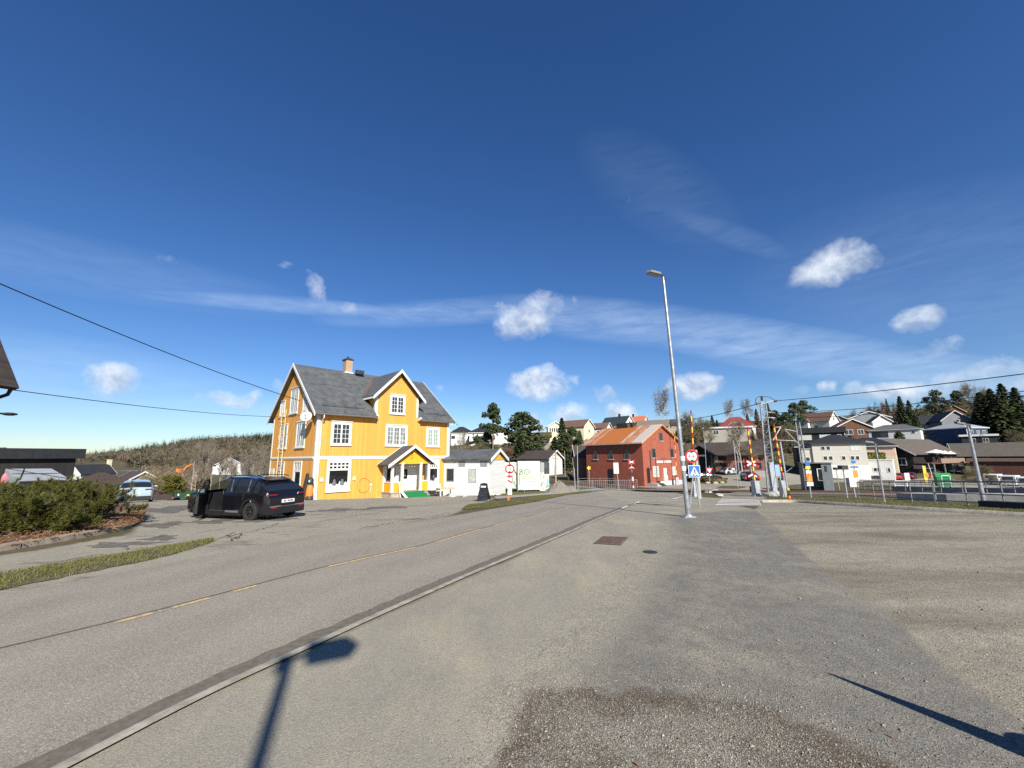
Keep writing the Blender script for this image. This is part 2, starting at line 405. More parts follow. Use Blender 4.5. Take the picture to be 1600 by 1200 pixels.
AA, RRR = np.meshgrid(az, rr); X = RRR*np.sin(AA); Y = RRR*np.cos(AA); Z = G(X, Y)
idx = np.arange(NA*NRR).reshape(NRR, NA); nx = np.roll(idx, -1, 1)
Q = np.stack([idx[:-1], nx[:-1], nx[1:], idx[1:]], -1).reshape(-1, 4)[:, ::-1]
A = {}
RIGHT = P2([(1180,797),(1240,850),(1300,905),(1385,955),(1480,1050),(1600,1130)])
far = lambda p: np.array(p, float)
pit = P2([(0,868),(100,853),(205,834),(222,815),(196,792),(198,779),(330,776),(420,775),(487,780)])
lot = np.vstack([far([(-30, -6), (-14, 4)]), pit, P2([(560,774),(640,772),(710,771),(775,779),(700,806),(600,822),(480,840),(330,880),(100,960)]), far([(-8, -4), (-8, -30)])])
A['lot'] = sdist(X, Y, lot)
A['path'] = sdist(X, Y, np.vstack([far([(-4.5, -12)]), P2([(60,1200),(600,960),(800,873),(960,801),(985,790),(1060,782),(1120,784),(1180,796),(1150,803),(1052,812),(1050,850),(1036,905),(1000,1000),(930,1090)]), far([(.1, 2), (.2, -12)])]))
A['dark'] = sdist(X, Y, np.vstack([P2([(1060,806),(1180,797),(1240,850),(1300,905),(1385,955),(1480,1050),(1600,1130)]), far([(9, -6), (2, -6)]), P2([(960,1200),(940,1080),(1010,1000),(1040,905),(1056,850)])]))
A['grav'] = sdist(X, Y, np.vstack([RIGHT, far([(9, -4), (80, -4), (80, 15)]), P2([(1600,806),(1400,795),(1250,787),(1190,785)])]))
A['peb'] = sdist(X, Y, np.vstack([far([(-.2, -3)]), P2([(765,1195),(800,1120),(835,1082),(900,1072),(1050,1082),(1200,1105),(1300,1150),(1390,1195)]), far([(3.0, -3)])]))
road2 = P2([(985,790),(930,768),(1000,760),(1050,749),(1120,741),(1240,739),(1330,752),(1240,757),(1200,765),(1192,785),(1120,784)])
A['junc'] = np.maximum(sdist(X, Y, road2), sdist(X, Y, P2([(1190,785),(1250,784),(1400,793),(1600,804),(1900,824),(1900,838),(1600,815),(1400,803),(1250,793)])))
A['junc'] = np.maximum(A['junc'], sdist(X, Y, P2([(1290,751),(1345,747),(1480,748),(1700,760),(1700,775),(1430,760)])))
A['sand'] = sdist(X, Y, P2([(1045,812),(1062,850),(1010,930),(940,1010),(850,1085),(770,1100),(860,985),(950,905),(1005,850)]))
A = {k: np.clip(v, -3, 3).ravel() for k, v in A.items()}

g = NT('ground'); v = g.coord()
nA = g.noise(v, 55, 3, .7); nB = g.noise(v, 4, 6, .65); nC = g.noise(v, .55, 6, .65); nD = g.noise(v, 220, 2, .6)
nW = g.math('SUBTRACT', g.noise(v, 1.7, 7, .72), .5); nW2 = g.math('SUBTRACT', nB, .5)
def msk(name, soft=.1, wob=.5, wob2=.15, off=0.0):
    d = g.math('ADD', g.attr(name), g.math('ADD', g.math('MULTIPLY', nW, wob), g.math('MULTIPLY', nW2, wob2)))
    return g.ramp(d, off-soft, off+soft)
vs = g.voro(v, 75); vsep = g.new('ShaderNodeSeparateColor'); g.link(vs, vsep.inputs[0]); cell = vsep.outputs[0]
vd = g.voro(v, 75, 'Distance')
vs2 = g.voro(v, 120); vsep2 = g.new('ShaderNodeSeparateColor'); g.link(vs2, vsep2.inputs[0]); cell2 = vsep2.outputs[1]
grain = g.math('MULTIPLY', g.math('SUBTRACT', cell2, .5), 1.0)
# wild ground: dry grass, earth, some green
wild = g.mix(g.ramp(nC, .42, .6), (.105, .085, .05), (.07, .075, .025))
wild = g.mix(g.ramp(nB, .35, .7, 0, .6), wild, (.16, .13, .085))
# aged light asphalt
asph = g.mix(g.ramp(nC, .3, .7), (0.283, 0.260, 0.220), (0.363, 0.332, 0.280))
asph = g.mix(g.ramp(nB, .52, .8, 0, .5), asph, (0.185, 0.165, 0.137))
stain = g.ramp(g.noise(g.mapping(v, (.55, 1.3, 1), (0, 0, .3)), .8, 7, .7), .56, .68, 0, .75)
crk = g.math('MULTIPLY', g.ramp(g.voro(g.mapping(v, (1, 1, 1)), .55, 'Distance', 'DISTANCE_TO_EDGE'), 0, .012, 1, 0), g.ramp(g.noise(v, .35, 3), .52, .6))
asphl = g.mix(stain, asph, (.085, .078, .066)); asphl = g.mix(g.math('MULTIPLY', crk, .8), asphl, (.05, .045, .04))
# footpath with swept sand
path = g.mix(g.ramp(nC, .35, .65), (0.270, 0.253, 0.220), (0.330, 0.304, 0.256))
path = g.mix(g.ramp(g.noise(g.mapping(v, (1, .35, 1), (0, 0, -.4)), .9, 7, .68), .46, .72, 0, .75), path, (0.442, 0.380, 0.280))
dark = g.mix(g.ramp(nB, .3, .7), (0.168, 0.158, 0.146), (0.230, 0.215, 0.193))
dark = g.mix(g.ramp(g.noise(v, .7, 8, .7), .5, .72, 0, .8), dark, (0.349, 0.310, 0.250))
grav = g.mix(g.ramp(g.noise(g.mapping(v, (.35, 1.4, 1), (0, 0, .25)), .55, 7, .66), .33, .56), (.18, .155, .118), (.345, .318, .262))
grav = g.mix(g.ramp(nB, .3, .75, 0, .55), grav, (0.171, 0.139, 0.107))
peb = g.mix(g.ramp(g.noise(v, 1.3, 7, .72), .36, .58), (.11, .085, .06), (.255, .235, .2)); peb = g.mix(g.ramp(g.math('ADD', g.attr('peb'), g.math('ADD', g.math('MULTIPLY', nW, .5), g.math('MULTIPLY', nW2, .25))), .08, .42, .75, 0), peb, (.1, .075, .053))
col = g.mix(msk('lot', .12, .8, .3), wild, asphl)
col = g.mix(msk('junc', .15, .5, .2), col, asph)
col = g.mix(msk('path', .08, .25, .1), col, path)
col = g.mix(msk('dark', .3, 1.0, .4, -.45), col, dark)
col = g.mix(msk('grav', .05, .12, .1), col, grav)
sandc = g.mix(g.ramp(nB, .35, .65), (.36, .325, .255), (.26, .245, .21)); col = g.mix(g.math('MULTIPLY', msk('sand', .3, .9, .5), .8), col, sandc)
col = g.mix(msk('peb', .07, .55, .4), col, peb)
# stones: light and dark chips, many more on loose gravel
loose = g.math('MAXIMUM', g.math('MULTIPLY', msk('grav', .2, .6), .75), msk('peb', .2, .6)); loose = g.math('MAXIMUM', loose, g.math('MULTIPLY', msk('dark', .4, .9), .55)); loose = g.math('MAXIMUM', loose, g.math('MULTIPLY', msk('sand', .3, .9), .7))
made = g.math('MAXIMUM', g.math('MAXIMUM', msk('lot', .1), msk('path', .1)), g.math('MAXIMUM', msk('junc', .1), loose))
thr = g.math('SUBTRACT', .945, g.math('MULTIPLY', loose, .4))
chip = g.math('MULTIPLY', g.math('GREATER_THAN', cell, thr), g.ramp(vd, .25, .5, 1, 0))
chipc = g.mix(vsep.outputs[1], (.24, .22, .2), (.56, .53, .48))
col = g.mix(g.math('MULTIPLY', chip, g.math('MULTIPLY', made, .8)), col, chipc)
pit_ = g.math('MULTIPLY', g.math('LESS_THAN', cell, g.math('MULTIPLY', loose, .2)), g.ramp(vd, .2, .5, 1, 0))
col = g.mix(g.math('MULTIPLY', pit_, .7), col, (.06, .055, .05))
fine = g.ramp(g.math('ADD', g.math('MULTIPLY', nA, .5), g.math('MULTIPLY', cell2, .5)), .25, .75, .5, 1.5)
fine = g.math('ADD', 1.0, g.math('MULTIPLY', g.math('SUBTRACT', fine, 1.0), g.math('ADD', .42, g.math('MULTIPLY', loose, .75))))
hv = g.new('ShaderNodeHueSaturation'); g.link(col, hv.inputs['Color']); g.link(fine, hv.inputs['Value'])
g.base(g.mix(1.0, hv.outputs[0], (.845, .85, .79), 'MULTIPLY')); g.set(rough=.93, spec=.2)
g.bump(g.math('ADD', g.math('ADD', g.math('MULTIPLY', cell2, .35), g.math('MULTIPLY', chip, 1.0)), g.math('MULTIPLY', nA, .8)), .55, .012)
gobj = npmesh('ground', np.stack([X, Y, Z], -1), Q, g.m, attrs=A, smooth=True); tag(gobj, kind='structure')

# ------------------------------------------------------------ road and kerbs
def resample(p, n):
    p = np.asarray(p, float); s = np.concatenate([[0], np.cumsum(np.hypot(*np.diff(p, axis=0).T))]); t = np.linspace(0, s[-1], n)
    return np.stack([np.interp(t, s, p[:, 0]), np.interp(t, s, p[:, 1])], -1)
def smoothline(p, n, it=3):
    q = resample(p, n)
    for _ in range(it*4):
        q[1:-1] = .25*q[:-2]+.5*q[1:-1]+.25*q[2:]
    return q
def strip(name, L, Rr, off, mat, m=8, kind='structure', attrs=None):
    n = len(L); t = np.linspace(0, 1, m)[None, :, None]; P = L[:, None]*(1-t)+Rr[:, None]*t
    z = G(P[..., 0], P[..., 1]); o = off(np.broadcast_to(t[..., 0], z.shape)) if callable(off) else off
    V = np.concatenate([P, (z+o)[..., None]], -1); i = np.arange(n*m).reshape(n, m)
    q = np.stack([i[:-1, :-1], i[:-1, 1:], i[1:, 1:], i[1:, :-1]], -1).reshape(-1, 4)
    a = {'across': np.broadcast_to(t[..., 0], z.shape).ravel()}
    return tag(npmesh(name, V.reshape(-1, 3), q, mat, attrs=a, smooth=True), kind=kind)
kR = P2([(40,1200),(185,1130),(320,1061),(450,1012),(530,973),(600,945),(700,902),(800,862),(880,830),(945,803),(985,788)])
kR = np.vstack([[kR[0]+(kR[0]-kR[2])*5], kR]); kR = smoothline(kR, 140)
eL = P2([(0,930),(150,903),(300,877),(350,861),(450,844),(550,830),(700,808),(780,794),(840,784),(890,773),(930,768)])
eL = np.vstack([[eL[0]+(eL[0]-eL[2])*6], eL]); eL = smoothline(eL, 140)
r = NT('road_asphalt'); v = r.coord(); ac = r.attr('across')
n1_ = r.noise(v, .5, 6, .65); n2_ = r.noise(r.mapping(v, (1, .12, 1), (0, 0, -.38)), 1.4, 6, .65)
rc = r.mix(r.ramp(n1_, .3, .7), (0.259, 0.229, 0.200), (0.316, 0.282, 0.247)); rc = r.mix(r.ramp(n2_, .45, .75, 0, .45), rc, (0.208, 0.188, 0.169))
wear = r.ramp(r.math('ABSOLUTE', r.math('SUBTRACT', r.math('FRACT', r.math('MULTIPLY', ac, 4)), .5)), 0, .35, .35, 0)
rc = r.mix(wear, rc, (0.347, 0.312, 0.276))
vv = r.voro(v, 120); vse = r.new('ShaderNodeSeparateColor'); r.link(vv, vse.inputs[0])
rc = r.mix(r.math('MULTIPLY', r.math('GREATER_THAN', vse.outputs[0], .86), .55), rc, (0.530, 0.483, 0.427)); rc = r.mix(r.math('MULTIPLY', r.math('LESS_THAN', vse.outputs[0], .14), .5), rc, (0.101, 0.093, 0.083))
fine = r.ramp(r.noise(v, 90, 3, .7), .3, .7, .8, 1.2); hv = r.new('ShaderNodeHueSaturation'); r.link(rc, hv.inputs['Color']); r.link(fine, hv.inputs['Value'])
r.base(r.mix(1.0, hv.outputs[0], (.835, .845, .785), 'MULTIPLY')); r.set(rough=.9, spec=.25); r.bump(r.math('ADD', vse.outputs[1], r.noise(v, 90, 3)), .35, .008)
ROADM = r.m
strip('road', eL, kR, .012, ROADM, 26)
# gutter strip of dirt and the flush light kerb beside it
def offset(p, d):
    t = np.gradient(p, axis=0); t /= np.linalg.norm(t, axis=1)[:, None]; return p+np.stack([t[:, 1], -t[:, 0]], -1)*d
k2 = offset(kR, -.02)
gut = M('gutter_dirt', (.125, .11, .086), .95, var=.25, scale=14, bump=.4, bscale=80)
strip('gutter', offset(kR, -.02) + nr.normal(0, .018, kR.shape), offset(kR, .2), .017, gut, 4)
KERB = M('kerb_concrete', (.315, .29, .235), .9, var=.3, scale=7, bump=.3, bscale=60, dirt=.7)
strip('kerb', offset(kR, .19), offset(kR, .3), lambda t: .022+.004*(t > .05), KERB, 4)
# worn centre line: dark joint and yellow dashes
cL = P2([(0,1015),(178,973),(330,933),(520,883),(660,853),(750,827),(850,801),(885,792)]); cL = np.vstack([[cL[0]+(cL[0]-cL[1])*5], cL]); cL = smoothline(cL, 160)
joint = M('joint_tar', (.085, .078, .072), .9, var=.3, scale=9)
strip('road_joint', offset(cL, -.03), offset(cL, .015), .0155, joint, 2)
def worn(name, c, lo=.4):
    t = NT(name); v = t.coord(); n = t.noise(v, 16, 5, .75); n2 = t.noise(v, 60, 3, .7)
    f = t.ramp(t.math('ADD', t.math('MULTIPLY', n, .6), t.math('MULTIPLY', n2, .4)), lo, lo+.12); t.base(t.mix(f, (.21, .19, .17), c)); t.set(rough=.85); return t.m
YL = worn('worn_yellow_line', (.55, .38, .17), .41); WL = worn('worn_white_line', (.68, .66, .6), .4)
def on_line(line, px, py):
    p = gp(px, py)[:2]; return int(np.argmin(np.hypot(*(line-p).T)))
cfine = resample(cL, 1600); fw_ = offset(cfine, .02)
for a, b in [((178,975),(240,958)),((246,957),(252,955)),((264,951),(330,936)),((360,925),(402,916)),((513,887),(648,856)),((672,848),(746,827)),((766,822),(815,809)),((830,805),(862,797))]:
    i, j = on_line(fw_, *a), on_line(fw_, *b)
    if j > i+1: strip('road_marking', offset(cfine, .03)[i:j], offset(cfine, .125)[i:j], .0185, YL, 2)
# right-hand white dashes at the mouth of the crossing, and the worn zebra
for q in [[(971,793.5),(980,790.5),(982,791.8),(973,794.8)],[(990,787),(998,783.8),(1000,785),(992,788.2)],[(1050,779.5),(1066,776),(1068,777),(1052,780.5)]]:
    p = P2(q); m = MB(); m.poly([(x, y, gz(x, y)+.02) for x, y in p]); tag(m.build('road_marking', WL), kind='structure')
za, zb, zc, zd = [np.array(p) for p in P2([(1117,790.5),(1190,790.5),(1186,781.5),(1127,779.5)])]
for k in range(5):
    t0, t1 = k/5+.02, k/5+.14
    a, b = za+(zd-za)*t0, zb+(zc-zb)*t0; c, d = zb+(zc-zb)*t1, za+(zd-za)*t1
    m = MB()
    for s in range(8):
        q = [a+(b-a)*s/8, a+(b-a)*(s+1)/8, d+(c-d)*(s+1)/8, d+(c-d)*s/8]; m.poly([(x, y, gz(x, y)+.02) for x, y in q])
    tag(m.build('crosswalk', WL), kind='structure')
# drain grate
gr = P2([(927,850),(971,852.5),(983,840),(941,838.5)]); c0 = gr.mean(0); gi = c0+(gr-c0)*.86
t = NT('rusty_iron'); v = t.coord(); t.base(t.mix(t.ramp(t.noise(v, 12, 5, .7), .35, .65), (.055, .035, .028), (.13, .075, .05))); t.set(rough=.85); RUST = t.m
rt_ = empty('drain_grate', (*c0, gz(*c0)), 0, 'rusty square drain grate set in the footpath', 'drain grate')
m = MB(); L = lambda p, z: (p[0]-c0[0], p[1]-c0[1], gz(*p)-gz(*c0)+z)
for i in range(4):
    a, b = gr[i], gr[(i+1) % 4]; ai, bi = gi[i], gi[(i+1) % 4]; m.poly([L(a, .015), L(b, .015), L(bi, .02), L(ai, .02)])
m.build('frame', M('worn_cement', (.12, .1, .085), .9, var=.4, scale=12), rt_)
m = MB(); m.poly([L(p, .008) for p in gi], 0)
for k in range(9):
    t0, t1 = k/9+.01, k/9+.075
    a, b = gi[0]+(gi[3]-gi[0])*t0, gi[1]+(gi[2]-gi[1])*t0; c, d = gi[1]+(gi[2]-gi[1])*t1, gi[0]+(gi[3]-gi[0])*t1
    m.prism([L(p, .012) for p in (a, b, c, d)], (0, 0, .014), 1)
m.build('grate', [BLACK, RUST], rt_)
p = gp(1016, 863); m = MB(); m.lathe([(0, .012), (.13, .012), (.15, .004)], n=20)
o = m.build('valve_cover', M('iron_cover', (.035, .035, .038), .6, .3), loc=(p[0], p[1], p[2]+.004)); tag(o, 'small round dark valve cover beside the drain grate', 'valve cover')

# left verge with grass, planting bed with stone edging
vg = P2([(-60,935),(0,921),(150,893),(250,872),(318,853),(330,846),(310,846),(230,860),(100,880),(0,897),(-60,910)])
vin = np.vstack([smoothline(np.vstack([[vg[0]+(vg[0]-vg[2])*4], vg[:6]]), 60), ]); vout = smoothline(np.vstack([vg[5:][:1], vg[6:], [vg[10]+(vg[10]-vg[8])*4]]), 60)[::-1]
earth = M('grass_soil', (.085, .075, .035), .95, var=.4, scale=6, bump=.4, bscale=30)
vin[1:-1] += nr.normal(0, .035, vin[1:-1].shape); vout[1:-1] += nr.normal(0, .03, vout[1:-1].shape)
strip('verge', vin, vout, lambda t: .012+.05*np.sin(np.pi*np.clip(t, .0, 1))**.6, earth, 8)
VERGE = np.vstack([vin, vout[::-1]])
bed = P2([(0,862),(100,846),(200,828),(222,812)]); bed = np.vstack([[bed[0]+(bed[0]-bed[1])*4], bed]); bin_ = smoothline(bed, 60)
ekerb = M('granite_edging', (.27, .22, .175), .9, var=.3, scale=4, bump=.4, bscale=30)
bo = offset(bin_, -.14)
for i, (a, b) in enumerate([(0, 15), (15, 27), (27, 38), (38, 49), (49, 58)]):
    m = MB(); n = b-a+1
    for k in range(n):
        f = .04 if k == 0 else (-.04 if k == n-1 else 0)
        q = min(a+k, 59); d = bin_[min(q+1, 59)]-bin_[q-1 if q else 0]; d = d/np.linalg.norm(d)*f*.5
        for w, z in ((0, -.05), (0, .13), (1, .15), (1, -.05)):
            p = (bin_[q] if w == 0 else bo[q])+d; m.v.append((p[0], p[1], gz(*p)+z+rnd.uniform(-.006, .006)))
    for k in range(n-1):
        for j in range(4): m.f.append((k*4+j, k*4+(j+1) % 4, (k+1)*4+(j+1) % 4, (k+1)*4+j))
    m.f += [(0, 1, 2, 3), (n*4-1, n*4-2, n*4-3, n*4-4)]; m.mi = [0]*len(m.f)
    tag(m.build('kerb', ekerb), kind='structure')
soil = M('bark_mulch', (.14, .075, .04), .95, var=.45, scale=9, bump=.6, bscale=50)
bk = P2([(-400,800),(0,790),(100,785),(190,785),(222,806)]); bk = smoothline(np.vstack([[bk[0]], bk]), 60)
bo2 = smoothline(np.vstack([[bin_[0]*1.0], bin_[::6], [bin_[-1]]]), 60)
strip('planting_bed', offset(bo2, -.12), bk, lambda t: .1+.18*np.sin(np.pi*t)+.02*t, soil, 12)
# grass strips by the road and railway
def verge(name, pin, pout, h=.06):
    a, b = smoothline(P2(pin), 50), smoothline(P2(pout), 50)
    return a, b, strip(name, a, b, lambda t: .015+h*np.sin(np.pi*t), grassm, 7)
gm = NT('grass'); v = gm.coord(); n = gm.noise(v, 1.2, 6, .7); n_ = gm.noise(v, 12, 4, .7)
gc = gm.mix(gm.ramp(n, .38, .62), (.12, .098, .045), (.062, .082, .02)); gc = gm.mix(gm.ramp(n_, .4, .7, 0, .6), gc, (.15, .125, .06)); gm.base(gc); gm.set(rough=.95, spec=.1); gm.bump(gm.noise(v, 30, 4), .8, .04); grassm = gm.m
V1 = verge('verge', [(720,797),(780,793),(840,783),(890,772),(925,768)], [(735,788),(775,784),(840,777),(895,769),(923,766.5)])
V2 = verge('verge', [(775,776),(840,771),(880,767)], [(770,770),(840,766),(875,764)])
V3 = verge('verge', [(1200,783),(1300,787),(1440,795.5),(1600,805),(1800,820)], [(1215,777),(1300,779),(1440,786),(1600,796),(1800,810)], .05)
k3 = smoothline(P2([(1192,785),(1240,785),(1300,789),(1440,798),(1600,808),(1800,823)]), 120)
m = strip('kerb', k3, offset(k3, -.16), lambda t: .0+.14*(t > .02), KERB, 4)
V4 = verge('verge', [(1058,771),(1100,777),(1128,778)], [(1075,766),(1100,768.5),(1130,772)], .05)
V5 = verge('verge', [(1118,763),(1150,764),(1165,762)], [(1130,759.5),(1150,759.5),(1164,760)], .05)
V6 = verge('verge', [(1072,753),(1110,757),(1130,753)], [(1076,744),(1100,746),(1128,750)], .25)
pth = smoothline(P2([(775,780),(840,774.5),(900,768.5),(960,764)]), 40); pt2 = smoothline(P2([(772,776),(840,771),(900,766),(960,762)]), 40)
strip('pavement', pth, pt2, .02, M('pavement_asphalt', (.27, .255, .225), .92, var=.15, scale=2), 4)

# cracks, mud stains and patches on the old asphalt of the lot
TAR = M('crack_dark', (.045, .04, .034), .95, var=.3, scale=9); MUD = NT('mud_stain'); v = MUD.coord(); MUD.base(MUD.mix(MUD.ramp(MUD.noise(v, 3, 7, .75), .4, .62), (.075, .066, .052), (.15, .137, .112))); MUD.set(rough=.95); MUD.bump(MUD.noise(v, 40, 4, .7), .4, .01); MUD = MUD.m
gcr = np.random.default_rng(77)
for pts, w in [([(345,841),(362,838),(372,834),(392,831),(420,824),(436,817)], .035), ([(360,846),(371,838),(383,836)], .03), ([(352,836),(372,842),(378,833)], .025), ([(338,843),(352,838),(366,832)], .02), ([(62,886),(98,877),(125,871),(161,866)], .03), ([(0,905),(30,896),(50,888)], .025), ([(193,853),(200,859),(230,855)], .02), ([(300,834),(330,829),(352,826)], .02), ([(560,826),(640,813),(705,802)], .03), ([(480,818),(540,809),(600,800)], .025), ([(563,797),(600,799),(640,796)], .03), ([(430,806),(470,812),(520,806)], .02), ([(980,789),(1035,789.5),(1060,788)], .05), ([(1012,785),(1035,786),(1050,788)], .06), ([(1000,771),(1030,774),(1050,776)], .05)]:
    l = resample(P2(pts), 40); l[1:-1] += gcr.normal(0, .035, l[1:-1].shape); ww = (w*(.35+.65*np.abs(np.sin(np.linspace(0, 9, 40)))))[:, None]; t = np.gradient(l, axis=0); t /= np.linalg.norm(t, axis=1)[:, None]; nn = np.stack([t[:, 1], -t[:, 0]], -1); strip('asphalt_crack', l-nn*ww*.5, l+nn*ww*.5, .0135 if pts[0][1] > 800 and pts[0][0] > 450 else .005, TAR, 2)
for cx, cy, a, b in [(255,796,60,4.2),(212,808,32,3.2),(255,820,38,4),(330,815,34,3),(190,851,52,3.6),(250,841,26,4),(415,812,40,3.2),(590,794,45,2),(520,797,30,2)]:
    ring = []
    for k in range(40):
        th = 6.283*k/40; q = 1+.28*math.sin(3*th+cx)+.2*math.sin(7*th+cy)+.12*gcr.normal(); ring.append((cx+a*q*math.cos(th), cy+b*q*math.sin(th)-.1*a*.6*math.cos(th)))
    p = P2(ring); c = gp(cx, cy)[:2]; m = MB(); m.v = [(c[0], c[1], gz(*c)+.007)]+[(x, y, gz(x, y)+.007) for x, y in c+(p-c)*.55]+[(x, y, gz(x, y)+.004) for x, y in p]; m.f = [(0, 1+i, 1+(i+1) % 40) for i in range(40)]+[(1+i, 41+i, 41+(i+1) % 40, 1+(i+1) % 40) for i in range(40)]; m.mi = [0]*80; m.f = [f[::-1] for f in m.f] if m.v else m.f; tag(m.build('mud_patch', MUD), kind='structure')
# ------------------------------------------------------------ window builder (works on any wall)
def wallmap(o, ea, en):        # a along the wall, b up, d outwards
    o = np.array(o, float); ea = np.array(ea, float); en = np.array(en, float)
    return lambda a, d, b: tuple(o+ea*a+en*d+np.array([0, 0, b]))
def window(parent, f, a0, a1, b0, b1, cols=2, rows=4, sash=2, fr=None, pane=None, trim=.16, sill=True, name='window', label=None, split=None):
    fr = fr or WHITE; m = MB(); t = trim
    m.box((a0-t, .002, b0-t*.5), (a0, .05, b1+t), 0, f); m.box((a1, .002, b0-t*.5), (a1+t, .05, b1+t), 0, f)
    m.box((a0, .002, b1), (a1, .048, b1+t), 0, f)
    m.box((a0-t-.05, .003, b1+t), (a1+t+.05, .11, b1+t+.06), 0, f)
    if sill: m.box((a0-t-.04, .003, b0-t*.5-.08), (a1+t+.04, .13, b0-t*.5), 0, f)
    m.box((a0, .002, b0-t*.5), (a1, .046, b0), 0, f)
    w = (a1-a0)/sash
    top = split or b1
    for s in range(sash):
        x0 = a0+w*s; x1 = x0+w; e = .065 if trim > .08 else .03
        m.box((x0, .004, b0), (x0+e, .038, top), 0, f); m.box((x1-e, .004, b0), (x1, .038, top), 0, f)
        m.box((x0+e, .004, b0), (x1-e, .037, b0+e), 0, f); m.box((x0+e, .004, top-e), (x1-e, .037, top), 0, f)
        for c in range(1, cols):
            xc = x0+e+(x1-x0-2*e)*c/cols; m.box((xc-.016, .004, b0+e), (xc+.016, .03, top-e), 0, f)
        for r in range(1, rows):
            zc = b0+e+(top-b0-2*e)*r/rows; m.box((x0+e, .004, zc-.016), (x1-e, .029, zc+.016), 0, f)
    if split:
        m.box((a0, .004, top), (a1, .04, top+.1), 0, f); m.box((a0, .004, b1-.08), (a1, .04, b1), 0, f)
        n = 5
        for c in range(n+1):
            xc = a0+(a1-a0)*c/n; m.box((max(xc-.05, a0), .004, top+.1), (min(xc+.05, a1), .036, b1-.08), 0, f)
        m.box((a0, .004, (top+.1+b1-.08)/2-.05), (a1, .034, (top+.1+b1-.08)/2+.05), 0, f)
    o = m.build(name, fr, parent); tag(o, label)
    p = MB(); p.poly([f(a0, .012, b0), f(a1, .012, b0), f(a1, .012, b1), f(a0, .012, b1)]); p.build('pane', pane or GLASS, o)
    return o

# ------------------------------------------------------------ the yellow house
HL, HD, EAV, RID = 12.95, 11.0, 7.0, 11.45
yo = gp(487, 781)
YH = empty('yellow_house', yo, R_(46), 'large yellow wooden house with white trim, slate roof and central gable', 'house')
YW = boards('yellow_boards', (.64, .308, .06), .21, 'v', .08, .6, .6, .25)
SLATE = M('slate_sheets', (.085, .09, .09), .55, var=.3, scale=1.6, spec=.5, bump=.15, bscale=12)
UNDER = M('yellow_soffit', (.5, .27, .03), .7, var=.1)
DZ = 1.9; D0, D1, DE, DR = 4.87, 9.27, 8.85, 11.05
m = MB(); DC = (D0+D1)/2
front = [(0,0,-DZ),(HL,0,-DZ),(HL,0,EAV),(D1,0,EAV),(D1,0,DE),(DC,0,DR-.05),(D0,0,DE),(D0,0,EAV),(0,0,EAV)]
m.poly(front); m.poly([(0,HD,-DZ),(0,HD,EAV),(HL,HD,EAV),(HL,HD,-DZ)])
for x, s in ((0, 1), (HL, -1)):
    p = [(x,0,-DZ),(x,0,EAV),(x,HD/2,RID-.08),(x,HD,EAV),(x,HD,-DZ)]; m.poly(p if s > 0 else p[::-1])
sl_ = (RID-EAV)/(HD/2)
for x in (D0, D1): m.poly([(x, 0, EAV), (x, 0, DE), (x, (DE-EAV)/sl_+.02, DE)])
m.build('wall', YW, YH)
m = MB(); m.box((-.04, -.04, -DZ), (HL+.04, HD+.04, -.22)); m.build('plinth', M('white_plinth', (.62, .6, .55), .9, var=.15, dirt=.4), YH)
# main roof: two slopes with a gap for the front gable, plus the gable roof
OH, OV = .42, .5
def rz_(y): return RID-abs(y-HD/2)*sl_
m = MB(); th = .12
def slab(m, pts, th=.12, mi=0):
    n = Vector(pts[1])-Vector(pts[0]); n = n.cross(Vector(pts[2])-Vector(pts[0])).normalized()
    if n.z < 0: n = -n
    m.prism([tuple(Vector(p)+n*.03) for p in pts], tuple(n*th), mi)
ye = -OV; ze = rz_(-OV)
yv = (DR-EAV)/sl_ ; yd = (DE-EAV)/sl_
slab(m, [(-OH, ye, ze), (D0-.02, ye, ze), (D0-.02, yd, rz_(yd)), (DC, yv, rz_(yv)), (DC, HD/2, RID), (-OH, HD/2, RID)])
slab(m, [(HL+OH, ye, ze), (HL+OH, HD/2, RID), (DC, HD/2, RID), (DC, yv, rz_(yv)), (D1+.02, yd, rz_(yd)), (D1+.02, ye, ze)])
slab(m, [(-OH, HD/2, RID), (HL+OH, HD/2, RID), (HL+OH, HD+OV, rz_(HD+OV)), (-OH, HD+OV, rz_(HD+OV))])
dsl = (DR-DE)/(DC-D0)
for s in (-1, 1):
    x0 = DC+s*(DC-D0+.42); z0 = DR-(DC-D0+.42)*dsl
    yb = (z0-EAV)/sl_
    slab(m, [(DC, -OV, DR+.02), (x0, -OV, z0+.02), (x0, yb, z0+.02), (DC, yv+.05, DR+.02)], .11)
# seams and snow guard rails
for x in np.arange(.6, HL, 1.05):
    if D0-.5 < x < D1+.5: continue
    a = Vector((x, ye+.05, ze)); b = Vector((x, HD/2, RID)); nrm = Vector((0, -sl_, 1)).normalized()
    m.tube([a+nrm*.16, b+nrm*.16], .022, 4)
for s, x0, x1 in ((0, .3, D0-.9), (1, D1+.6, HL-.2)):
    for y, rr_ in ((.28, .02), (3.0, .012)):
        nrm = Vector((0, -sl_, 1)).normalized()
        for dz in ((.2, .3) if y < 1 else (.17,)):
            m.tube([Vector((x0, y, rz_(y)))+nrm*dz, Vector((x1, y, rz_(y)))+nrm*dz], rr_, 4)
        if y < 1:
            for x in np.arange(x0+.2, x1, .9): m.box((x-.04, y-.05, rz_(y)+.1), (x+.04, y+.12, rz_(y)+.42))
roof = m.build('roof', SLATE, YH)
m = MB(); m.box((HL*.35-.32, HD/2-.4, RID-.5), (HL*.35+.32, HD/2+.35, RID+1.25)); ch = m.build('chimney', brick('yellow_brick', (.42, .3, .17), (.33, .2, .1)), roof)
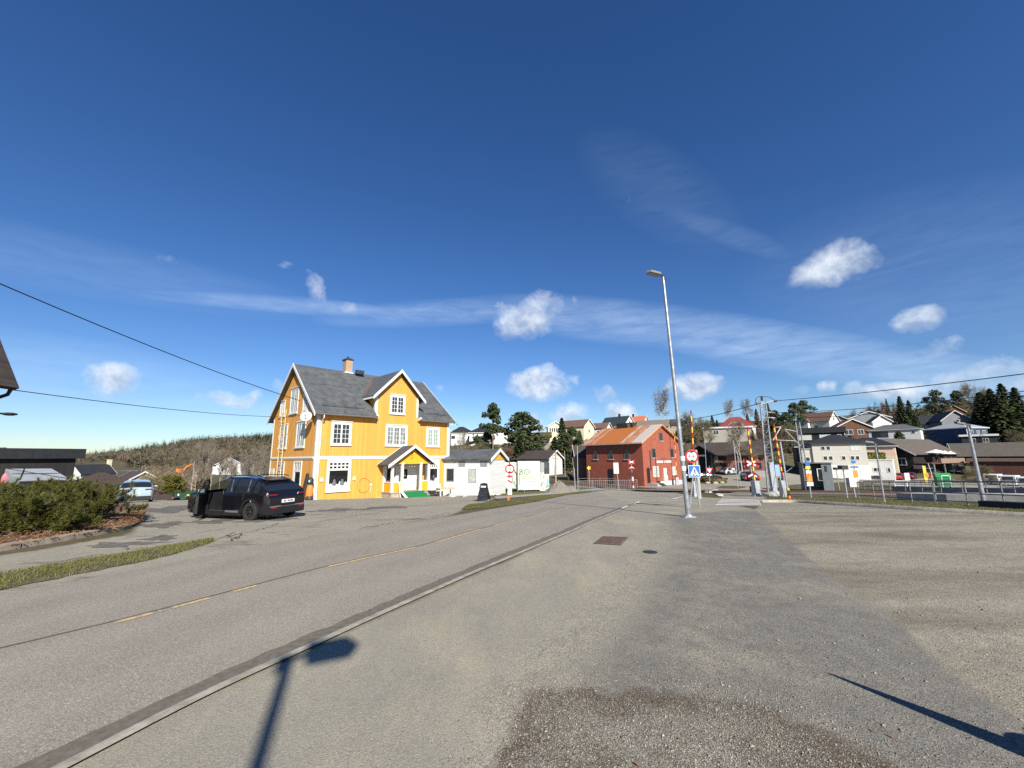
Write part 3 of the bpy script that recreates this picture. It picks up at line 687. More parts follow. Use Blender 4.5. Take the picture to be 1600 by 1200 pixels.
m = MB(); m.box((HL*.35-.4, HD/2-.48, RID+1.25), (HL*.35+.4, HD/2+.43, RID+1.36)); m.box((HL*.35-.12, HD/2-.2, RID+1.36), (HL*.35+.05, HD/2, RID+1.62)); m.box((HL*.35+.15, HD/2-.2, RID+1.36), (HL*.35+.28, HD/2, RID+1.5))
m.build('cap', DKMET, ch); m = MB(); m.box((HL*.35-.42, HD/2-.5, RID-.1), (HL*.35+.42, HD/2+.44, RID+.02)); m.build('flashing', WHITE, ch)
m = MB(); m.box((DC+.2-2.2, 4.6, RID-.1), (DC+.4-1.6, 4.9, RID+.28)); m.build('vent', DKMET, roof)
t = MB(); t.tube([(D0-.42+.0, yd*.55, DE-.1+.0), (DC-.05, yv+.02, DR+.17)], .05, 4); t.build('valley_flashing', M('rusty_flashing', (.2, .085, .05), .8, var=.3), roof)
# white bargeboards on gable ends and front gable
m = MB()
def barge(m, p0, p1, out, w=.3, t=.05):
    p0 = Vector(p0); p1 = Vector(p1); o = Vector(out)*t; d = Vector((0, 0, -w)); m.prism([p0, p1, p1+d, p0+d], o)
for x, o in ((-OH-.012, (-1, 0, 0)), (HL+OH+.012, (1, 0, 0))):
    for y in (-OV-.05, HD+OV+.05): barge(m, (x, y, rz_(y)+.17), (x, HD/2, RID+.2), o)
for s in (-1, 1):
    x0 = DC+s*(DC-D0+.5); barge(m, (x0, -OV-.012, DR-(DC-D0+.5)*dsl+.16), (DC, -OV-.012, DR+.2), (0, -1, 0), .3)
    xa = DC+s*(DC-D0+.44); z0 = DR-(DC-D0+.42)*dsl; m.box((xa-.03, -OV, z0-.12), (xa+.03, (z0-EAV)/sl_-.1, z0+.05))
m.build('bargeboard', WHITE, YH)
# soffit under the front eaves, corner boards, string course, gutters
for x0, x1 in ((0, D0-.1), (D1+.1, HL)): m = MB(); m.box((x0, -OV+.03, EAV-.36), (x1, -.002, EAV-.28)); m.build('soffit', UNDER, YH)
m = MB()
for x in (0, HL): m.box((x-.03 if x == 0 else x-.2, -.035, -.25), (x+.2 if x == 0 else x+.03, -.001, EAV-.05))
m.box((-.032, .002, -.25), (-.001, .2, EAV-.05)); m.box((-.032, HD-.2, -.25), (-.001, HD, EAV-.05))
for x in (D0, D1-.2): m.box((x, -.034, EAV-.1), (x+.2, -.001, DE))
for x in (D0-.03, D1): m.box((x, .0, EAV+.05), (x+.03, .22, DE))
m.box((.2, -.05, 3.06), (HL-.2, -.001, 3.16)); m.box((.2, -.09, 3.16), (HL-.2, -.001, 3.21)); m.box((.2, -.045, 3.21), (HL-.2, -.001, 3.3))
m.box((-.05, .2, 3.06), (-.001, HD-.2, 3.16)); m.box((-.1, .2, 3.16), (-.001, HD-.2, 3.21)); m.box((-.045, .2, 3.21), (-.001, HD-.2, 3.3))
for s, x in ((1, D0-.02), (-1, D1+.02)):
    m.prism([(x-.1, -.1, EAV-.45), (x+.1, -.1, EAV-.45), (x+.1, -.5, EAV-.3), (x-.1, -.5, EAV-.3)], (0, 0, .2))
m.build('trim', WHITE, YH)
for x0, x1 in ((-OH, D0-.05), (D1+.05, HL+OH)): m = MB(); m.tube([(x0, ye-.06, ze+.02), (x1, ye-.06, ze+.02)], .07, 8); m.build('gutter', M('grey_gutter', (.13, .13, .13), .5, var=.2), YH)
for x in (.28, HL+.02):
    m = MB(); m.tube([(x, ye-.04, ze-.05), (x, ye-.04, ze-.25), (x, -.1, ze-.6), (x, -.1, .1), (x, -.2, -.05)], .05, 8); m.build('downpipe', WHITE, YH)
ff = wallmap((0, 0, 0), (1, 0, 0), (0, -1, 0)); fg = wallmap((0, 0, 0), (0, -1, 0), (-1, 0, 0))
CU2 = M('drawn_curtain', (.24, .3, .26), .2, var=.25, scale=5, spec=.6); CU3 = M('half_curtain', (.16, .18, .17), .12, var=.8, scale=2.2, spec=.6)
window(YH, ff, 1.27, 2.66, 4.3, 5.95, 2, 4, 2, label='front upper window with one curtain drawn aside')
window(YH, ff, 6.1, 8.02, 4.3, 5.92, 2, 4, 3, pane=CU3)
window(YH, ff, 10.42, 11.68, 4.28, 5.88, 2, 4, 2, pane=CU2, label='upper window with pale curtains behind every pane')
window(YH, ff, 6.4, 7.66, 7.2, 8.72, 2, 4, 2)
SHOP = M('shop_glass', (.012, .012, .013), .04, var=0, spec=.5)
def shop(a0, a1, b0, b1):
    w = window(YH, ff, a0, a1, b0, b1, 1, 1, 1, pane=SHOP, split=b0+(b1-b0)*.72, name='shop_window')
    fr = M('frosted_film', (.5, .62, .62), .4, var=.08); m = MB(); pts = [(a0+.07, b0+.07), (a1-.07, b0+.07)]
    k = 12; pts += [(a1-.07-(a1-a0-.14)*i/k, b0+.42+.12*((i*7) % 3)/2+(.18 if i % 4 == 1 else 0)) for i in range(k+1)]
    m.prism([ff(a, .014, b) for a, b in pts], tuple(np.array(ff(0, .003, 0))-np.array(ff(0, 0, 0)))); m.build('film', fr, w)
    for j, a in enumerate((a0+.5, a1-.5)):
        m = MB(); m.ball(ff(a, .02, b0+.72), (.1, .006, .14), 8, 6); m.ball(ff(a, .02, b0+.5), (.19, .006, .17), 8, 6); m.build('display', M('grey_display', (.13, .13, .14), .6), w)
shop(1.14, 2.78, .62, 2.85); shop(10.42, 11.72, .6, 2.75)
# gable side windows
for a0, a1, b0, b1 in ((-4.35, -2.55, 4.15, 6.1), (-8.75, -6.95, 4.15, 6.1), (-6.55, -4.85, 7.2, 9.3), (-3.35, -2.35, 7.2, 8.4), (-9.3, -8.25, 7.15, 8.4), (-8.6, -7.0, .5, 2.7)):
    window(YH, fg, a0, a1, b0, b1, 2, 4, 2, trim=.14, pane=CU3)
m = MB(); m.box((-4.45, .003, -.4), (-4.3, .06, 2.95), 0, fg); m.box((-2.75, .003, -.4), (-2.6, .06, 2.95), 0, fg); m.box((-4.3, .003, 2.8), (-2.75, .06, 2.95), 0, fg); m.box((-4.3, .003, 2.05), (-2.75, .05, 2.2), 0, fg)
for k in range(5): m.box((-4.3+.37*k, .003, 2.2), (-4.22+.37*k, .045, 2.8), 0, fg)
m.box((-4.3, .003, -.4), (-4.05, .05, 2.05), 0, fg); m.box((-4.05, .003, -.4), (-2.75, .05, .3), 0, fg)
d = m.build('side_door', WHITE, YH); p = MB(); p.poly([fg(-4.3, .01, -.4), fg(-2.75, .01, -.4), fg(-2.75, .01, 2.8), fg(-4.3, .01, 2.8)]); p.build('pane', SHOP, d)
# ladder fixed to the gable, meter box sign, dishes, lamps, hose
m = MB()
for a in (-8.05, -7.0): m.tube([fg(a, .22, 1.0), fg(a, .22, 7.6)], .035, 5)
for b in np.arange(1.2, 7.6, .55): m.tube([fg(-8.05, .22, b), fg(-7.0, .22, b)], .022, 4)
for b in (3.8, 4.9, 6.5):
    m.tube([fg(-7.5, .02, b), fg(-7.5, .5, b), fg(-7.5, .5, b+.35)], .02, 4)
m.build('ladder', M('cream_ladder', (.66, .5, .26), .6, var=.1), YH)
m = MB(); m.box((-10.5, .003, 1.3), (-9.55, .04, 2.25), 0, fg); o = m.build('wall_sign', WHITE, YH)
m = MB()
for k in range(3): m.box((-10.4, .04, 1.55+k*.13), (-9.75, .046, 1.6+k*.13), 0, fg)
m.build('lettering', M('pink_grey_print', (.4, .3, .36), .6), o)
def dish(c, r, ax):
    ax = Vector(ax).normalized(); q = ax.to_track_quat('Z', 'Y').to_matrix(); c = Vector(c); f = lambda x, y, z: tuple(c+q@Vector((x, y, z)))
    m = MB(); pr = [(r*k/6, .25*r*(k/6)**2) for k in range(7)]; m.lathe(pr, n=24, f=f); m.lathe([(a, b-.012) for a, b in pr[::-1]], n=24, f=f)
    o = m.build('satellite_dish', M('dish_grey', (.62, .61, .58), .45, var=.06), YH, smooth=True)
    m = MB(); m.tube([f(0, -r*.9, .2*r), f(0, -.2*r, .75*r)], .02, 5); m.ball(f(0, -.15*r, .78*r), .07, 8, 6); m.tube([f(0, 0, -.02), (c.x+.3*(0-c.x), c.y, c.z), (0, c.y, c.z)], .035, 6); m.build('arm', DKMET, o)
loc = lambda az, el: Matrix.Rotation(-R_(46), 3, 'Z')@Vector((math.sin(az)*math.cos(el), math.cos(az)*math.cos(el), math.sin(el)))
dish((-.62, .62, 6.42), .42, loc(R_(176), R_(18))); dish((-.6, 1.5, 6.55), .42, loc(R_(226), R_(15)))
for a in (.61, 3.26):
    m = MB(); m.box((a-.11, .0, 1.33), (a+.11, .09, 1.62), 0, ff); m.box((a-.07, .09, 1.37), (a+.07, .13, 1.58), 0, ff); m.build('wall_lamp', M('lamp_white', (.75, .68, .5), .4, var=0), YH)
m = MB(); m.tube([ff(4.16+.55*math.cos(x), .03, .98-.0+.62*math.sin(x)*.95-.12) for x in np.linspace(0, 6.283, 40)], .012, 4, cap=False); m.build('hose', M('brown_hose', (.2, .09, .02), .6), YH)
m = MB(); m.lathe([(0, 0), (.1, .01), (.11, .06), (.07, .1), (0, .12)], n=12, f=lambda x, y, z: ff(4.78+x, z, .88+y)); m.box((4.76, .01, .3), (4.8, .03, .8), 0, ff); m.build('tap_cover', WHITE, YH)
# porch
PX0, PX1, PY, PF = 5.85, 9.75, -1.55, .25
P = empty('porch', (0, 0, 0)); P.parent = YH
m = MB(); m.box((PX0-.02, PY-.02, -DZ), (PX1+.02, 0, PF-.12)); m.build('base', M('porch_stone', (.36, .31, .25), .95, var=.25, scale=3, bump=.4, bscale=20, dirt=.4), P)
m = MB(); m.box((PX0-.06, PY-.06, PF-.12), (PX1+.06, -.01, PF)); m.build('deck', WOOD, P)
for x0, y0 in ((PX0, PY), (PX0+.95, PY), (PX1-1.05, PY), (PX1-.2, PY), (PX0, -.2), (PX1-.2, -.2)):
    m = MB(); m.box((x0, y0, PF), (x0+.2, y0+.19, 2.72)); m.box((x0-.025, y0-.025, PF), (x0+.225, y0+.215, PF+.14)); m.box((x0-.025, y0-.025, 2.58), (x0+.225, y0+.215, 2.72)); m.build('post', WHITE, P)
YP = boards('yellow_panel', (.72, .36, .022), .12, 'v', .05, .4, .55, 0)
for x0, x1 in ((PX0+.2, PX0+.95), (PX1-.85, PX1-.2)):
    m = MB(); m.box((x0, PY+.05, PF), (x1, PY+.12, 1.02)); m.build('side_panel', YP, P)
    m = MB(); m.box((x0, PY+.02, 1.02), (x1, PY+.16, 1.1)); m.build('rail', WHITE, P)
for x in (PX0+.05, PX1-.15):
    m = MB(); m.box((x, PY+.19, PF), (x+.08, -.2, 1.02)); m.build('side_panel', YP, P); m = MB(); m.box((x-.03, PY+.19, 1.02), (x+.11, -.2, 1.1)); m.build('rail', WHITE, P)
GY = M('porch_grey_white', (.66, .66, .6), .6, var=.05)
m = MB(); m.box((PX0+.2, -.06, PF), (PX1-.2, -.012, 2.7)); m.build('back_wall', boards('white_porch_boards', (.68, .68, .62), .2, 'v', .04, .3, .6, .05), P)
m = MB(); m.box((7.05, -.12, PF), (8.5, -.06, 2.45)); dd = m.build('door', GY, P)
m = MB(); m.box((7.6, -.135, 1.25), (8.25, -.12, 2.1)); m.build('door_pane', SHOP, dd)
m = MB(); m.box((7.75, -.141, 1.5), (8.05, -.135, 1.9)); m.build('notice', M('notice_grey', (.25, .22, .24), .6, var=.2), dd)
m = MB(); m.box((7.8, -.15, 2.2), (8.25, -.06, 2.36)); m.build('door_sign', WHITE, dd)
m = MB(); m.tube([(8.42, -.2, 1.25), (8.42, -.2, 1.38)], .025, 6); m.build('handle', BLACK, dd)
m = MB(); m.box((6.25, -.1, 1.2), (6.6, -.06, 2.5)); m.build('side_window', SHOP, P)
PR, PE = 4.12, 2.72; PC = (PX0+PX1)/2; po = .55; psl = (PR-PE)/(PC-PX0+.0)
m = MB()
for s in (-1, 1):
    x1 = PC+s*(PC-PX0+po); z1 = PR-(PC-PX0+po)*psl*.93
    slab(m, [(PC, PY-.45, PR), (x1, PY-.45, z1), (x1, -.01, z1), (PC, -.01, PR)], .09)
pr_ = m.build('porch_roof', M('porch_felt', (.06, .062, .065), .8, var=.15, scale=3), P)
m = MB()
for s in (-1, 1):
    x1 = PC+s*(PC-PX0+po+.06); z1 = PR-(PC-PX0+po+.06)*psl*.93
    barge(m, (x1, PY-.46, z1+.13), (PC, PY-.46, PR+.15), (0, -1, 0), .27)
    barge(m, (x1, -.06, z1+.17), (PC, -.06, PR+.19), (0, -1, 0), .16)
m.build('bargeboard', WHITE, P)
m = MB(); m.prism([(PX0+.15, PY+.02, 2.76), (PX1-.15, PY+.02, 2.76), (PC, PY+.02, PR-.12)], (0, .08, 0)); gb = m.build('porch_gable', YP, P)
m = MB(); m.box((PX0-.02, PY-.02, 2.6), (PX1+.02, PY+.2, 2.76)); m.box((PX0-.02, PY+.2, 2.6), (PX0+.2, -.06, 2.76)); m.box((PX1-.2, PY+.2, 2.6), (PX1+.02, -.06, 2.76)); m.build('beam', YP, P)
m = MB(); yy = PY+.018   # painted emblem: small figure over two lines of lettering
m.box((PC-.03, yy-.008, 3.32), (PC+.03, yy, 3.56)); m.box((PC-.1, yy-.008, 3.5), (PC+.1, yy, 3.54)); m.ball((PC, yy, 3.61), (.05, .006, .05), 8, 6); m.box((PC-.08, yy-.008, 3.3), (PC+.08, yy, 3.33))
m.build('emblem', M('brown_print', (.16, .08, .02), .6), gb); m = MB()
for k in range(7): m.box((PC-.24+k*.07, yy-.008, 3.16), (PC-.2+k*.07, yy, 3.21))
for k in range(6): m.box((PC-.18+k*.065, yy-.008, 3.03), (PC-.14+k*.065, yy, 3.07))
m.build('emblem_lettering', M('brown_print', (.16, .08, .02), .6), gb)
for k in range(9):
    a = k/8; lb = MB(); lb.ball((PX0+1.2+a*1.9, PY+.3, 2.52-.16*math.sin(a*math.pi)), .035, 6, 5); lb.build('light_bulb', WHITE, P)
GRN = M('green_carpet', (.012, .16, .05), .95, var=.2, scale=7, bump=.3, bscale=60)
m = MB(); x0, x1 = 6.95, 9.0
for k in range(4): m.box((x0+.05*k, PY-.3*(k+1), -DZ+.4 if k == 3 else -.9), (x1+.1*k, PY-.3*k, PF-.01-.19*k))
m.build('steps', GRN, P)
m = MB(); m.prism([(x0-.25, PY-.05, PF-.02), (x0+.0, PY-.05, PF-.02), (x0+.0, PY-1.5, -.58), (x0-.25, PY-1.5, -.58)], (0, 0, .05)); m.build('ramp_edge', WHITE, P)
m = MB()
for q in ((6.62, PY-.15), (6.5, PY-.55)): m.tube([(q[0], q[1], -.7), (q[0]-.0, PY-.1, 1.0)], .03, 5)
m.build('handrail', WHITE, P)
# ------------------------------------------------------------ cars (x forward, origin on the ground under the middle)
TYRE = M('tyre_rubber', (.018, .018, .018), .85, var=.2, scale=10)
RIMD = M('dark_alloy', (.07, .07, .075), .35, .7, var=.2)
RIML = M('light_alloy', (.4, .41, .42), .35, .8, var=.1)
CGL = M('car_glass', (.014, .017, .02), .03, var=0, spec=.9)
TRIM = M('car_trim', (.012, .012, .0125), .55, var=.1)
REDL = M('red_lens', (.2, .008, .012), .2, var=0, spec=.6)
CLRL = M('clear_lens', (.55, .57, .58), .15, var=0, spec=.7)
PLATE = M('plate_white', (.68, .68, .66), .4, var=0)
SEAT = M('seat_cloth', (.03, .03, .032), .9, var=.1)
def paint(name, c, rough=.22):
    if name in _mc: return _mc[name]
    t = NT(name); v = t.coord(); n = t.ramp(t.noise(v, 2.5, 4, .6), .3, .7); t.base(t.mix(n, sc(c, .9), sc(c, 1.08)))
    d = t.ramp(t.noise(v, 7, 5, .7), .4, .8, rough*.5, rough*.5+.12); t.set(rough=d, spec=.5); t.b.inputs['Coat Weight'].default_value = .6; t.b.inputs['Coat Roughness'].default_value = .08
    _mc[name] = t.m; return t.m
def lerp(x, p): return float(np.interp(x, [q[0] for q in p], [q[1] for q in p]))
def clear_glass():
    if 'clear_glass' in _mc: return _mc['clear_glass']
    t = NT('clear_glass'); tr = t.new('ShaderNodeBsdfTransparent'); tr.inputs[0].default_value = (.5, .53, .52, 1); gl = t.new('ShaderNodeBsdfGlossy'); gl.inputs['Roughness'].default_value = .03; fr = t.new('ShaderNodeFresnel'); mx = t.new('ShaderNodeMixShader')
    t.link(fr.outputs[0], mx.inputs[0]); t.link(tr.outputs[0], mx.inputs[1]); t.link(gl.outputs[0], mx.inputs[2]); t.link(mx.outputs[0], t.out.inputs[0]); _mc['clear_glass'] = t.m; return t.m
def car(name, label, cat, L, Wd, H, pm, kind='suv', rim=RIMD, door=None, wr=.34, group=None, lowres=False):
    root = empty(name, (0, 0, 0), 0, label, cat, group)
    h = L/2; belt = H*.62; xa, xr = h-.86, -h+.8      # axles
    if kind == 'suv':
        top = [(-h,.52*H),(-h+.1,.66*H),(-h+.58,.885*H),(-h+.78,.945*H),(-h+1.6,.995*H),(.25,.99*H),(.6,.93*H),(1.22,.67*H),(1.45,.635*H),(h-.35,.585*H),(h-.08,.5*H),(h,.42*H)]
        rw0, rw1, ws0, ws1 = -h+.12, -h+.56, .45, 1.3
    elif kind == 'wagon':
        top = [(-h,.5*H),(-h+.05,.7*H),(-h+.42,.93*H),(-h+1,.985*H),(-.2,H),(.2,.97*H),(1.05,.66*H),(1.3,.62*H),(h-.3,.54*H),(h-.06,.46*H),(h,.38*H)]
        rw0, rw1, ws0, ws1 = -h+.06, -h+.5, .2, 1.08
    else:
        top = [(-h,.45*H),(-h+.05,.62*H),(-h+.25,.7*H),(-h+.75,.93*H),(-.6,H),(0,.98*H),(.35,.92*H),(1.05,.65*H),(1.3,.6*H),(h-.3,.53*H),(h-.06,.45*H),(h,.38*H)]
        rw0, rw1, ws0, ws1 = -h+.2, -h+.75, .3, 1.08
    xs = sorted(set([round(float(v), 3) for v in np.linspace(-h, h, 26 if lowres else 64)]+[round(xa+d*wr*1.16, 3) for d in np.linspace(-1, 1, 13)]+[round(xr+d*wr*1.16, 3) for d in np.linspace(-1, 1, 13)]))
    NB = 9; rows = []
    for x in xs:
        e = max(0, (abs(x)-h+.55)/.55); wf = 1-.16*e**2.6; sill = .2+.05*e*e
        zb = sill
        for ax in (xa, xr):
            d = abs(x-ax); R = wr*1.17
            if d < R: zb = max(zb, wr+math.sqrt(max(R*R-d*d, 0)))
        zt = lerp(x, top); bz = min(belt+.05*(-x/h), zt-.015); b2 = Wd/2*wf
        zb = min(zb, bz-.08); mid = zb+(bz-zb)*.55
        gh = zt-bz; tum = .24*min(1, gh/(.35*H)) if gh > .02 else 0
        wr_ = b2-tum-.02
        rows.append([(x, b2-.035, zb), (x, b2-.005, zb+(mid-zb)*.4), (x, b2, mid), (x, b2-.012, bz-.02*0-(bz-mid)*.25), (x, b2-.05, bz), (x, b2-.05-(b2-.05-wr_)*.35, bz+gh*.42), (x, wr_, zt-gh*.12), (x, wr_-.1, zt-.015*(gh > .05)), (x, (wr_-.1)*.5, zt+.005), (x, 0, zt+.012)])
    body = MB(); win = {}; doorf = []
    def face(q, key):
        (body if key is None else win.setdefault(key, MB())).add(q, [(0, 1, 2, 3)])
    dx0, dx1 = door if door else (9, 9)
    pill = [-h+.8, -h+1.75, .0 if kind != 'suv' else .1]
    for i in range(len(xs)-1):
        xm = (xs[i]+xs[i+1])/2; zt = lerp(xm, top); gh = zt-belt
        for j in range(9):
            for s in (1, -1):
                q = [rows[i][j], rows[i+1][j], rows[i+1][j+1], rows[i][j+1]]; q = [(a, b*s, c) for a, b, c in q]
                if s < 0: q = q[::-1]
                key = None
                if j in (4, 5) and gh > .16 and rw1-.1 < xm < ws1-.28 and min(abs(xm-p) for p in pill[:2]) > .055: key = 'side_window'+('_l' if s > 0 else '_r')+str(sum(xm > p for p in pill[:2]))
                if j >= 6 and ws0+.03 < xm < ws1-.02: key = 'windscreen'
                if j >= 6 and rw0 < xm < rw1: key = 'rear_window'
                if j >= 7 and rw0 < xm < rw1 and kind == 'suv' and xm > rw1-.12: key = None
                if door and s > 0 and dx0 < xm < dx1 and j <= 5:
                    doorf.append((q, key)); continue
                face(q, key)
    for i, s in ((0, -1), (len(xs)-1, 1)):
        r = rows[i]; pts = [(a, b, c) for a, b, c in r]+[(a, -b, c) for a, b, c in r[::-1]]; body.poly(pts if s < 0 else pts[::-1])
    bo = body.build('body', pm, root, smooth=35)
    for k, mb in win.items(): mb.build(k.split('_l')[0].split('_r')[0] if k.startswith('side') else k, clear_glass() if door and (k == 'windscreen' or k.endswith('_r2')) else CGL, root, smooth=35)
    m = MB(); m.box((-h+.25, -Wd/2+.1, .2), (h-.3, Wd/2-.1, .32))
    for ax in (xa, xr): m.box((ax-wr*1.25, -Wd/2+.28, .3), (ax+wr*1.25, Wd/2-.28, wr*2.25))
    m.box((-h+.02, -Wd/2+.12, .24), (-h+.5, Wd/2-.12, .5)); m.box((h-.6, -Wd/2+.2, .26), (h-.1, Wd/2-.2, .55)); m.build('underbody', TRIM, root)
    m = MB()   # plastic arches, sills and bumpers, 1.5 cm proud
    for s in (1, -1):
        for ax in (xa, xr):
            a = np.linspace(-.1, math.pi+.1, 15); R0, R1 = wr*1.15, wr*1.15+.075
            for k in range(14):
                p = [(ax+R*math.cos(t), s*(Wd/2+.004), max(wr+R*math.sin(t), .19)) for R, t in ((R0, a[k]), (R1, a[k]), (R1, a[k+1]), (R0, a[k+1]))]
                m.prism(p, (0, -s*.06, 0))
        m.box((xr+wr*1.2, s*(Wd/2-.05), .19), (xa-wr*1.2, s*(Wd/2+.004), .33))
    m.box((-h-.02, -Wd/2+.14, .26), (-h+.2, Wd/2-.14, .5))
    m.build('cladding', TRIM, root)
    if kind == 'suv':
        m = MB(); m.box((-h-.03, -Wd/2+.16, .5), (-h+.05, Wd/2-.16, .535)); m.build('chrome_strip', RIML, root)
        m = MB(); m.box((xr+.55, Wd/2-.02, .3), (xr+1.2, Wd/2+.01, .37)); m.build('sill_trim', RIML, root)
        m = MB(); m.box((-h-.035, -.3, .33*H), (-h+.02, .3, .345*H)); m.build('boot_lip', TRIM, root)
        m = MB(); m.box((-h-.03, Wd/2-.42, .44), (-h+.08, Wd/2-.2, .5)); m.build('reflector', REDL, root); m = MB(); m.box((-h-.03, -Wd/2+.2, .44), (-h+.08, -Wd/2+.42, .5)); m.build('reflector', REDL, root)
        m = MB(); m.prism([(-h+.5, -.52, .895*H), (-h+.95, -.56, .955*H), (-h+.95, .56, .955*H), (-h+.5, .52, .895*H)], (0, 0, .035)); m.build('spoiler', pm, root)
        for xx, dx in ((-.12, .16), (-1.02, .12), (-1.35, -.16)):
            for s in ((1, -1)):
                m = MB(); m.tube([(xx-dx, s*(Wd/2-.045), belt+.06), (xx, s*(Wd/2-.235), .93*H)], .012, 4); m.build('window_bar', RIML if xx > -1.2 else TRIM, root)
        for s in (1, -1):
            m = MB(); m.tube([(-h+.7, s*(Wd/2-.32), .985*H), (-h+.8, s*(Wd/2-.32), 1.012*H), (.0, s*(Wd/2-.32), 1.018*H), (.2, s*(Wd/2-.32), .985*H)], .016, 5); m.build('roof_rail', TRIM, root)
    for s in (1, -1):
        m = MB(); m.box((-h+.02, s*(Wd/2-.12), .585*H), (-h+.2, s*(Wd/2-.46), .645*H)) if kind != 'suv' else m.box((-h+.005, s*(Wd/2-.1), .575*H), (-h+.2, s*(Wd/2-.42), .605*H))
        m.build('tail_light', REDL, root)
        m = MB(); m.ball((h-.22, s*(Wd/2-.27), .5*H*.92), (.14, .16, .06), 10, 6); m.build('headlight', CLRL, root)
        m = MB(); m.ball((.72, s*(Wd/2+.1), belt+.06), (.06, .1, .065), 10, 6); m.tube([(.74, s*(Wd/2-.06), belt+.02), (.72, s*(Wd/2+.06), belt+.04)], .02, 5)
        if not (door and s > 0): m.build('mirror', pm, root, smooth=60)
    m = MB(); m.box((-h-.035, -.26, .4*H), (-h+.02, .26, .4*H+.115)); pl_ = m.build('number_plate', PLATE, root)
    m = MB()
    for k in range(7):
        if k != 2: m.box((-h-.039, .2-.06*k, .4*H+.028), (-h-.035, .165-.06*k, .4*H+.088))
    m.build('plate_marks', BLACK, pl_)
    for ax in (xa, xr):
        for s in (1, -1):
            yc = s*(Wd/2-.11); w2 = .11
            f = lambda x, y, z, ax=ax, yc=yc: (ax+x, yc+z, wr+y)
            m = MB(); m.lathe([(wr*.62, -w2), (wr*.93, -w2), (wr, -w2*.7), (wr, w2*.7), (wr*.93, w2), (wr*.62, w2), (wr*.62, -w2)], n=28, f=f)
            wl = m.build('wheel', TYRE, root, smooth=40)
            m = MB(); zz = s*w2*.8
            m.lathe([(0, zz), (wr*.12, zz), (wr*.15, zz*.85)], n=12, f=f); m.lathe([(wr*.55, zz*.9), (wr*.64, zz*1.1), (wr*.64, zz*.2)], n=28, f=f)
            for k in range(5):
                a = 2*math.pi*k/5+.3; u = (math.cos(a), math.sin(a)); p = (-u[1], u[0])
                for e in (-.06, .06):
                    m.prism([f(u[0]*wr*.1+p[0]*(e-.018)*wr*2, u[1]*wr*.1+p[1]*(e-.018)*wr*2, zz*.92), f(u[0]*wr*.1+p[0]*(e+.018)*wr*2, u[1]*wr*.1+p[1]*(e+.018)*wr*2, zz*.92), f(u[0]*wr*.6+p[0]*(e*1.8+.03)*wr*2, u[1]*wr*.6+p[1]*(e*1.8+.03)*wr*2, zz*.98), f(u[0]*wr*.6+p[0]*(e*1.8-.03)*wr*2, u[1]*wr*.6+p[1]*(e*1.8-.03)*wr*2, zz*.98)], (0, -s*.02, 0))
            m.lathe([(0, zz*.25), (wr*.6, zz*.25)], n=20, f=f)
            m.build('rim', rim, wl)
    if door:
        hx = dx1; hy = Wd/2-.03
        ang = R_(47); cs, sn = math.cos(ang), math.sin(ang)
        def sw(p):    # swing about the hinge
            x, y = p[0]-hx, p[1]-hy; return (hx+x*cs+y*sn, hy-x*sn+y*cs, p[2])
        dm = MB(); dg = MB(); inn = MB()
        for q, key in doorf:
            (dg if key else dm).add([sw(p) for p in q], [(0, 1, 2, 3)])
            if not key: inn.add([sw((p[0], p[1]-.07, p[2])) for p in q][::-1], [(0, 1, 2, 3)])
        d = dm.build('front_door', pm, root, smooth=35); dg.build('door_window', clear_glass(), d) if dg.v else None; inn.build('inner_panel', TRIM, d)
        e = MB()
        for z0, z1 in ((.3, belt-.02),):
            for x in (dx0, dx1-.02): e.box((x, Wd/2-.1, z0), (x+.025, Wd/2-.012, z1), 0, lambda x, y, z: sw((x, y, z)))
            e.box((dx0, Wd/2-.1, z1-.02), (dx1, Wd/2-.03, z1+.01), 0, lambda x, y, z: sw((x, y, z)))
        pts = [(dx0+.0, Wd/2-.05, belt), (dx0+.02, Wd/2-.24, .93*H), (dx0+.35, Wd/2-.27, .945*H), (dx1-.45, Wd/2-.24, .86*H), (dx1-.02, Wd/2-.07, belt+.02)]
        e.tube([sw(p) for p in pts], .032, 6); e.build('door_frame', TRIM, d)
        m = MB(); c = sw((dx1-.12, Wd/2+.12, belt+.07)); m.ball(c, (.08, .12, .08), 10, 7); m.tube([sw((dx1-.1, Wd/2-.05, belt+.02)), c], .025, 5); mo = m.build('mirror', pm, d, smooth=60)
        m = MB(); m.box((0, -.1, -.06), (.01, .1, .06)); g_ = m.build('mirror_glass', M('mirror_blue', (.3, .5, .52), .1, .3, var=0), d, loc=(c[0]-.085, c[1], c[2]), rz=-ang*.4)
        it = MB(); it.box((-h+.9, -Wd/2+.14, .3), (1.0, Wd/2-.14, .42)); it.box((.75, -Wd/2+.14, .42), (1.1, Wd/2-.16, belt-.02))
        it.build('cabin_floor', TRIM, root)
        for yy in (.38, -.38):
            for xx in (-.35, -1.15):
                s_ = MB(); s_.box((xx-.25, yy-.24, .42), (xx+.28, yy+.24, .6)); s_.prism([(xx-.28, yy-.23, .6), (xx-.12, yy-.23, .6), (xx-.3, yy-.2, 1.18), (xx-.42, yy-.2, 1.18)], (0, .44, 0)); s_.box((xx-.44, yy-.12, 1.2), (xx-.34, yy+.12, 1.38)); s_.build('car_seat', SEAT, root)
        w = MB(); c = Vector((.5, .38, .93)); w.tube([c+Vector((.08*math.sin(t), .18*math.cos(t), .17*math.sin(t))) for t in np.linspace(0, 6.283, 20)], .016, 5, cap=False); w.tube([c, c+Vector((.3, 0, -.1))], .03, 5); w.build('steering_wheel', TRIM, root)
        m = MB(); m.box((dx0+.05, Wd/2-.13, .24), (dx1, Wd/2-.06, .33)); m.build('door_sill', RIML, root)
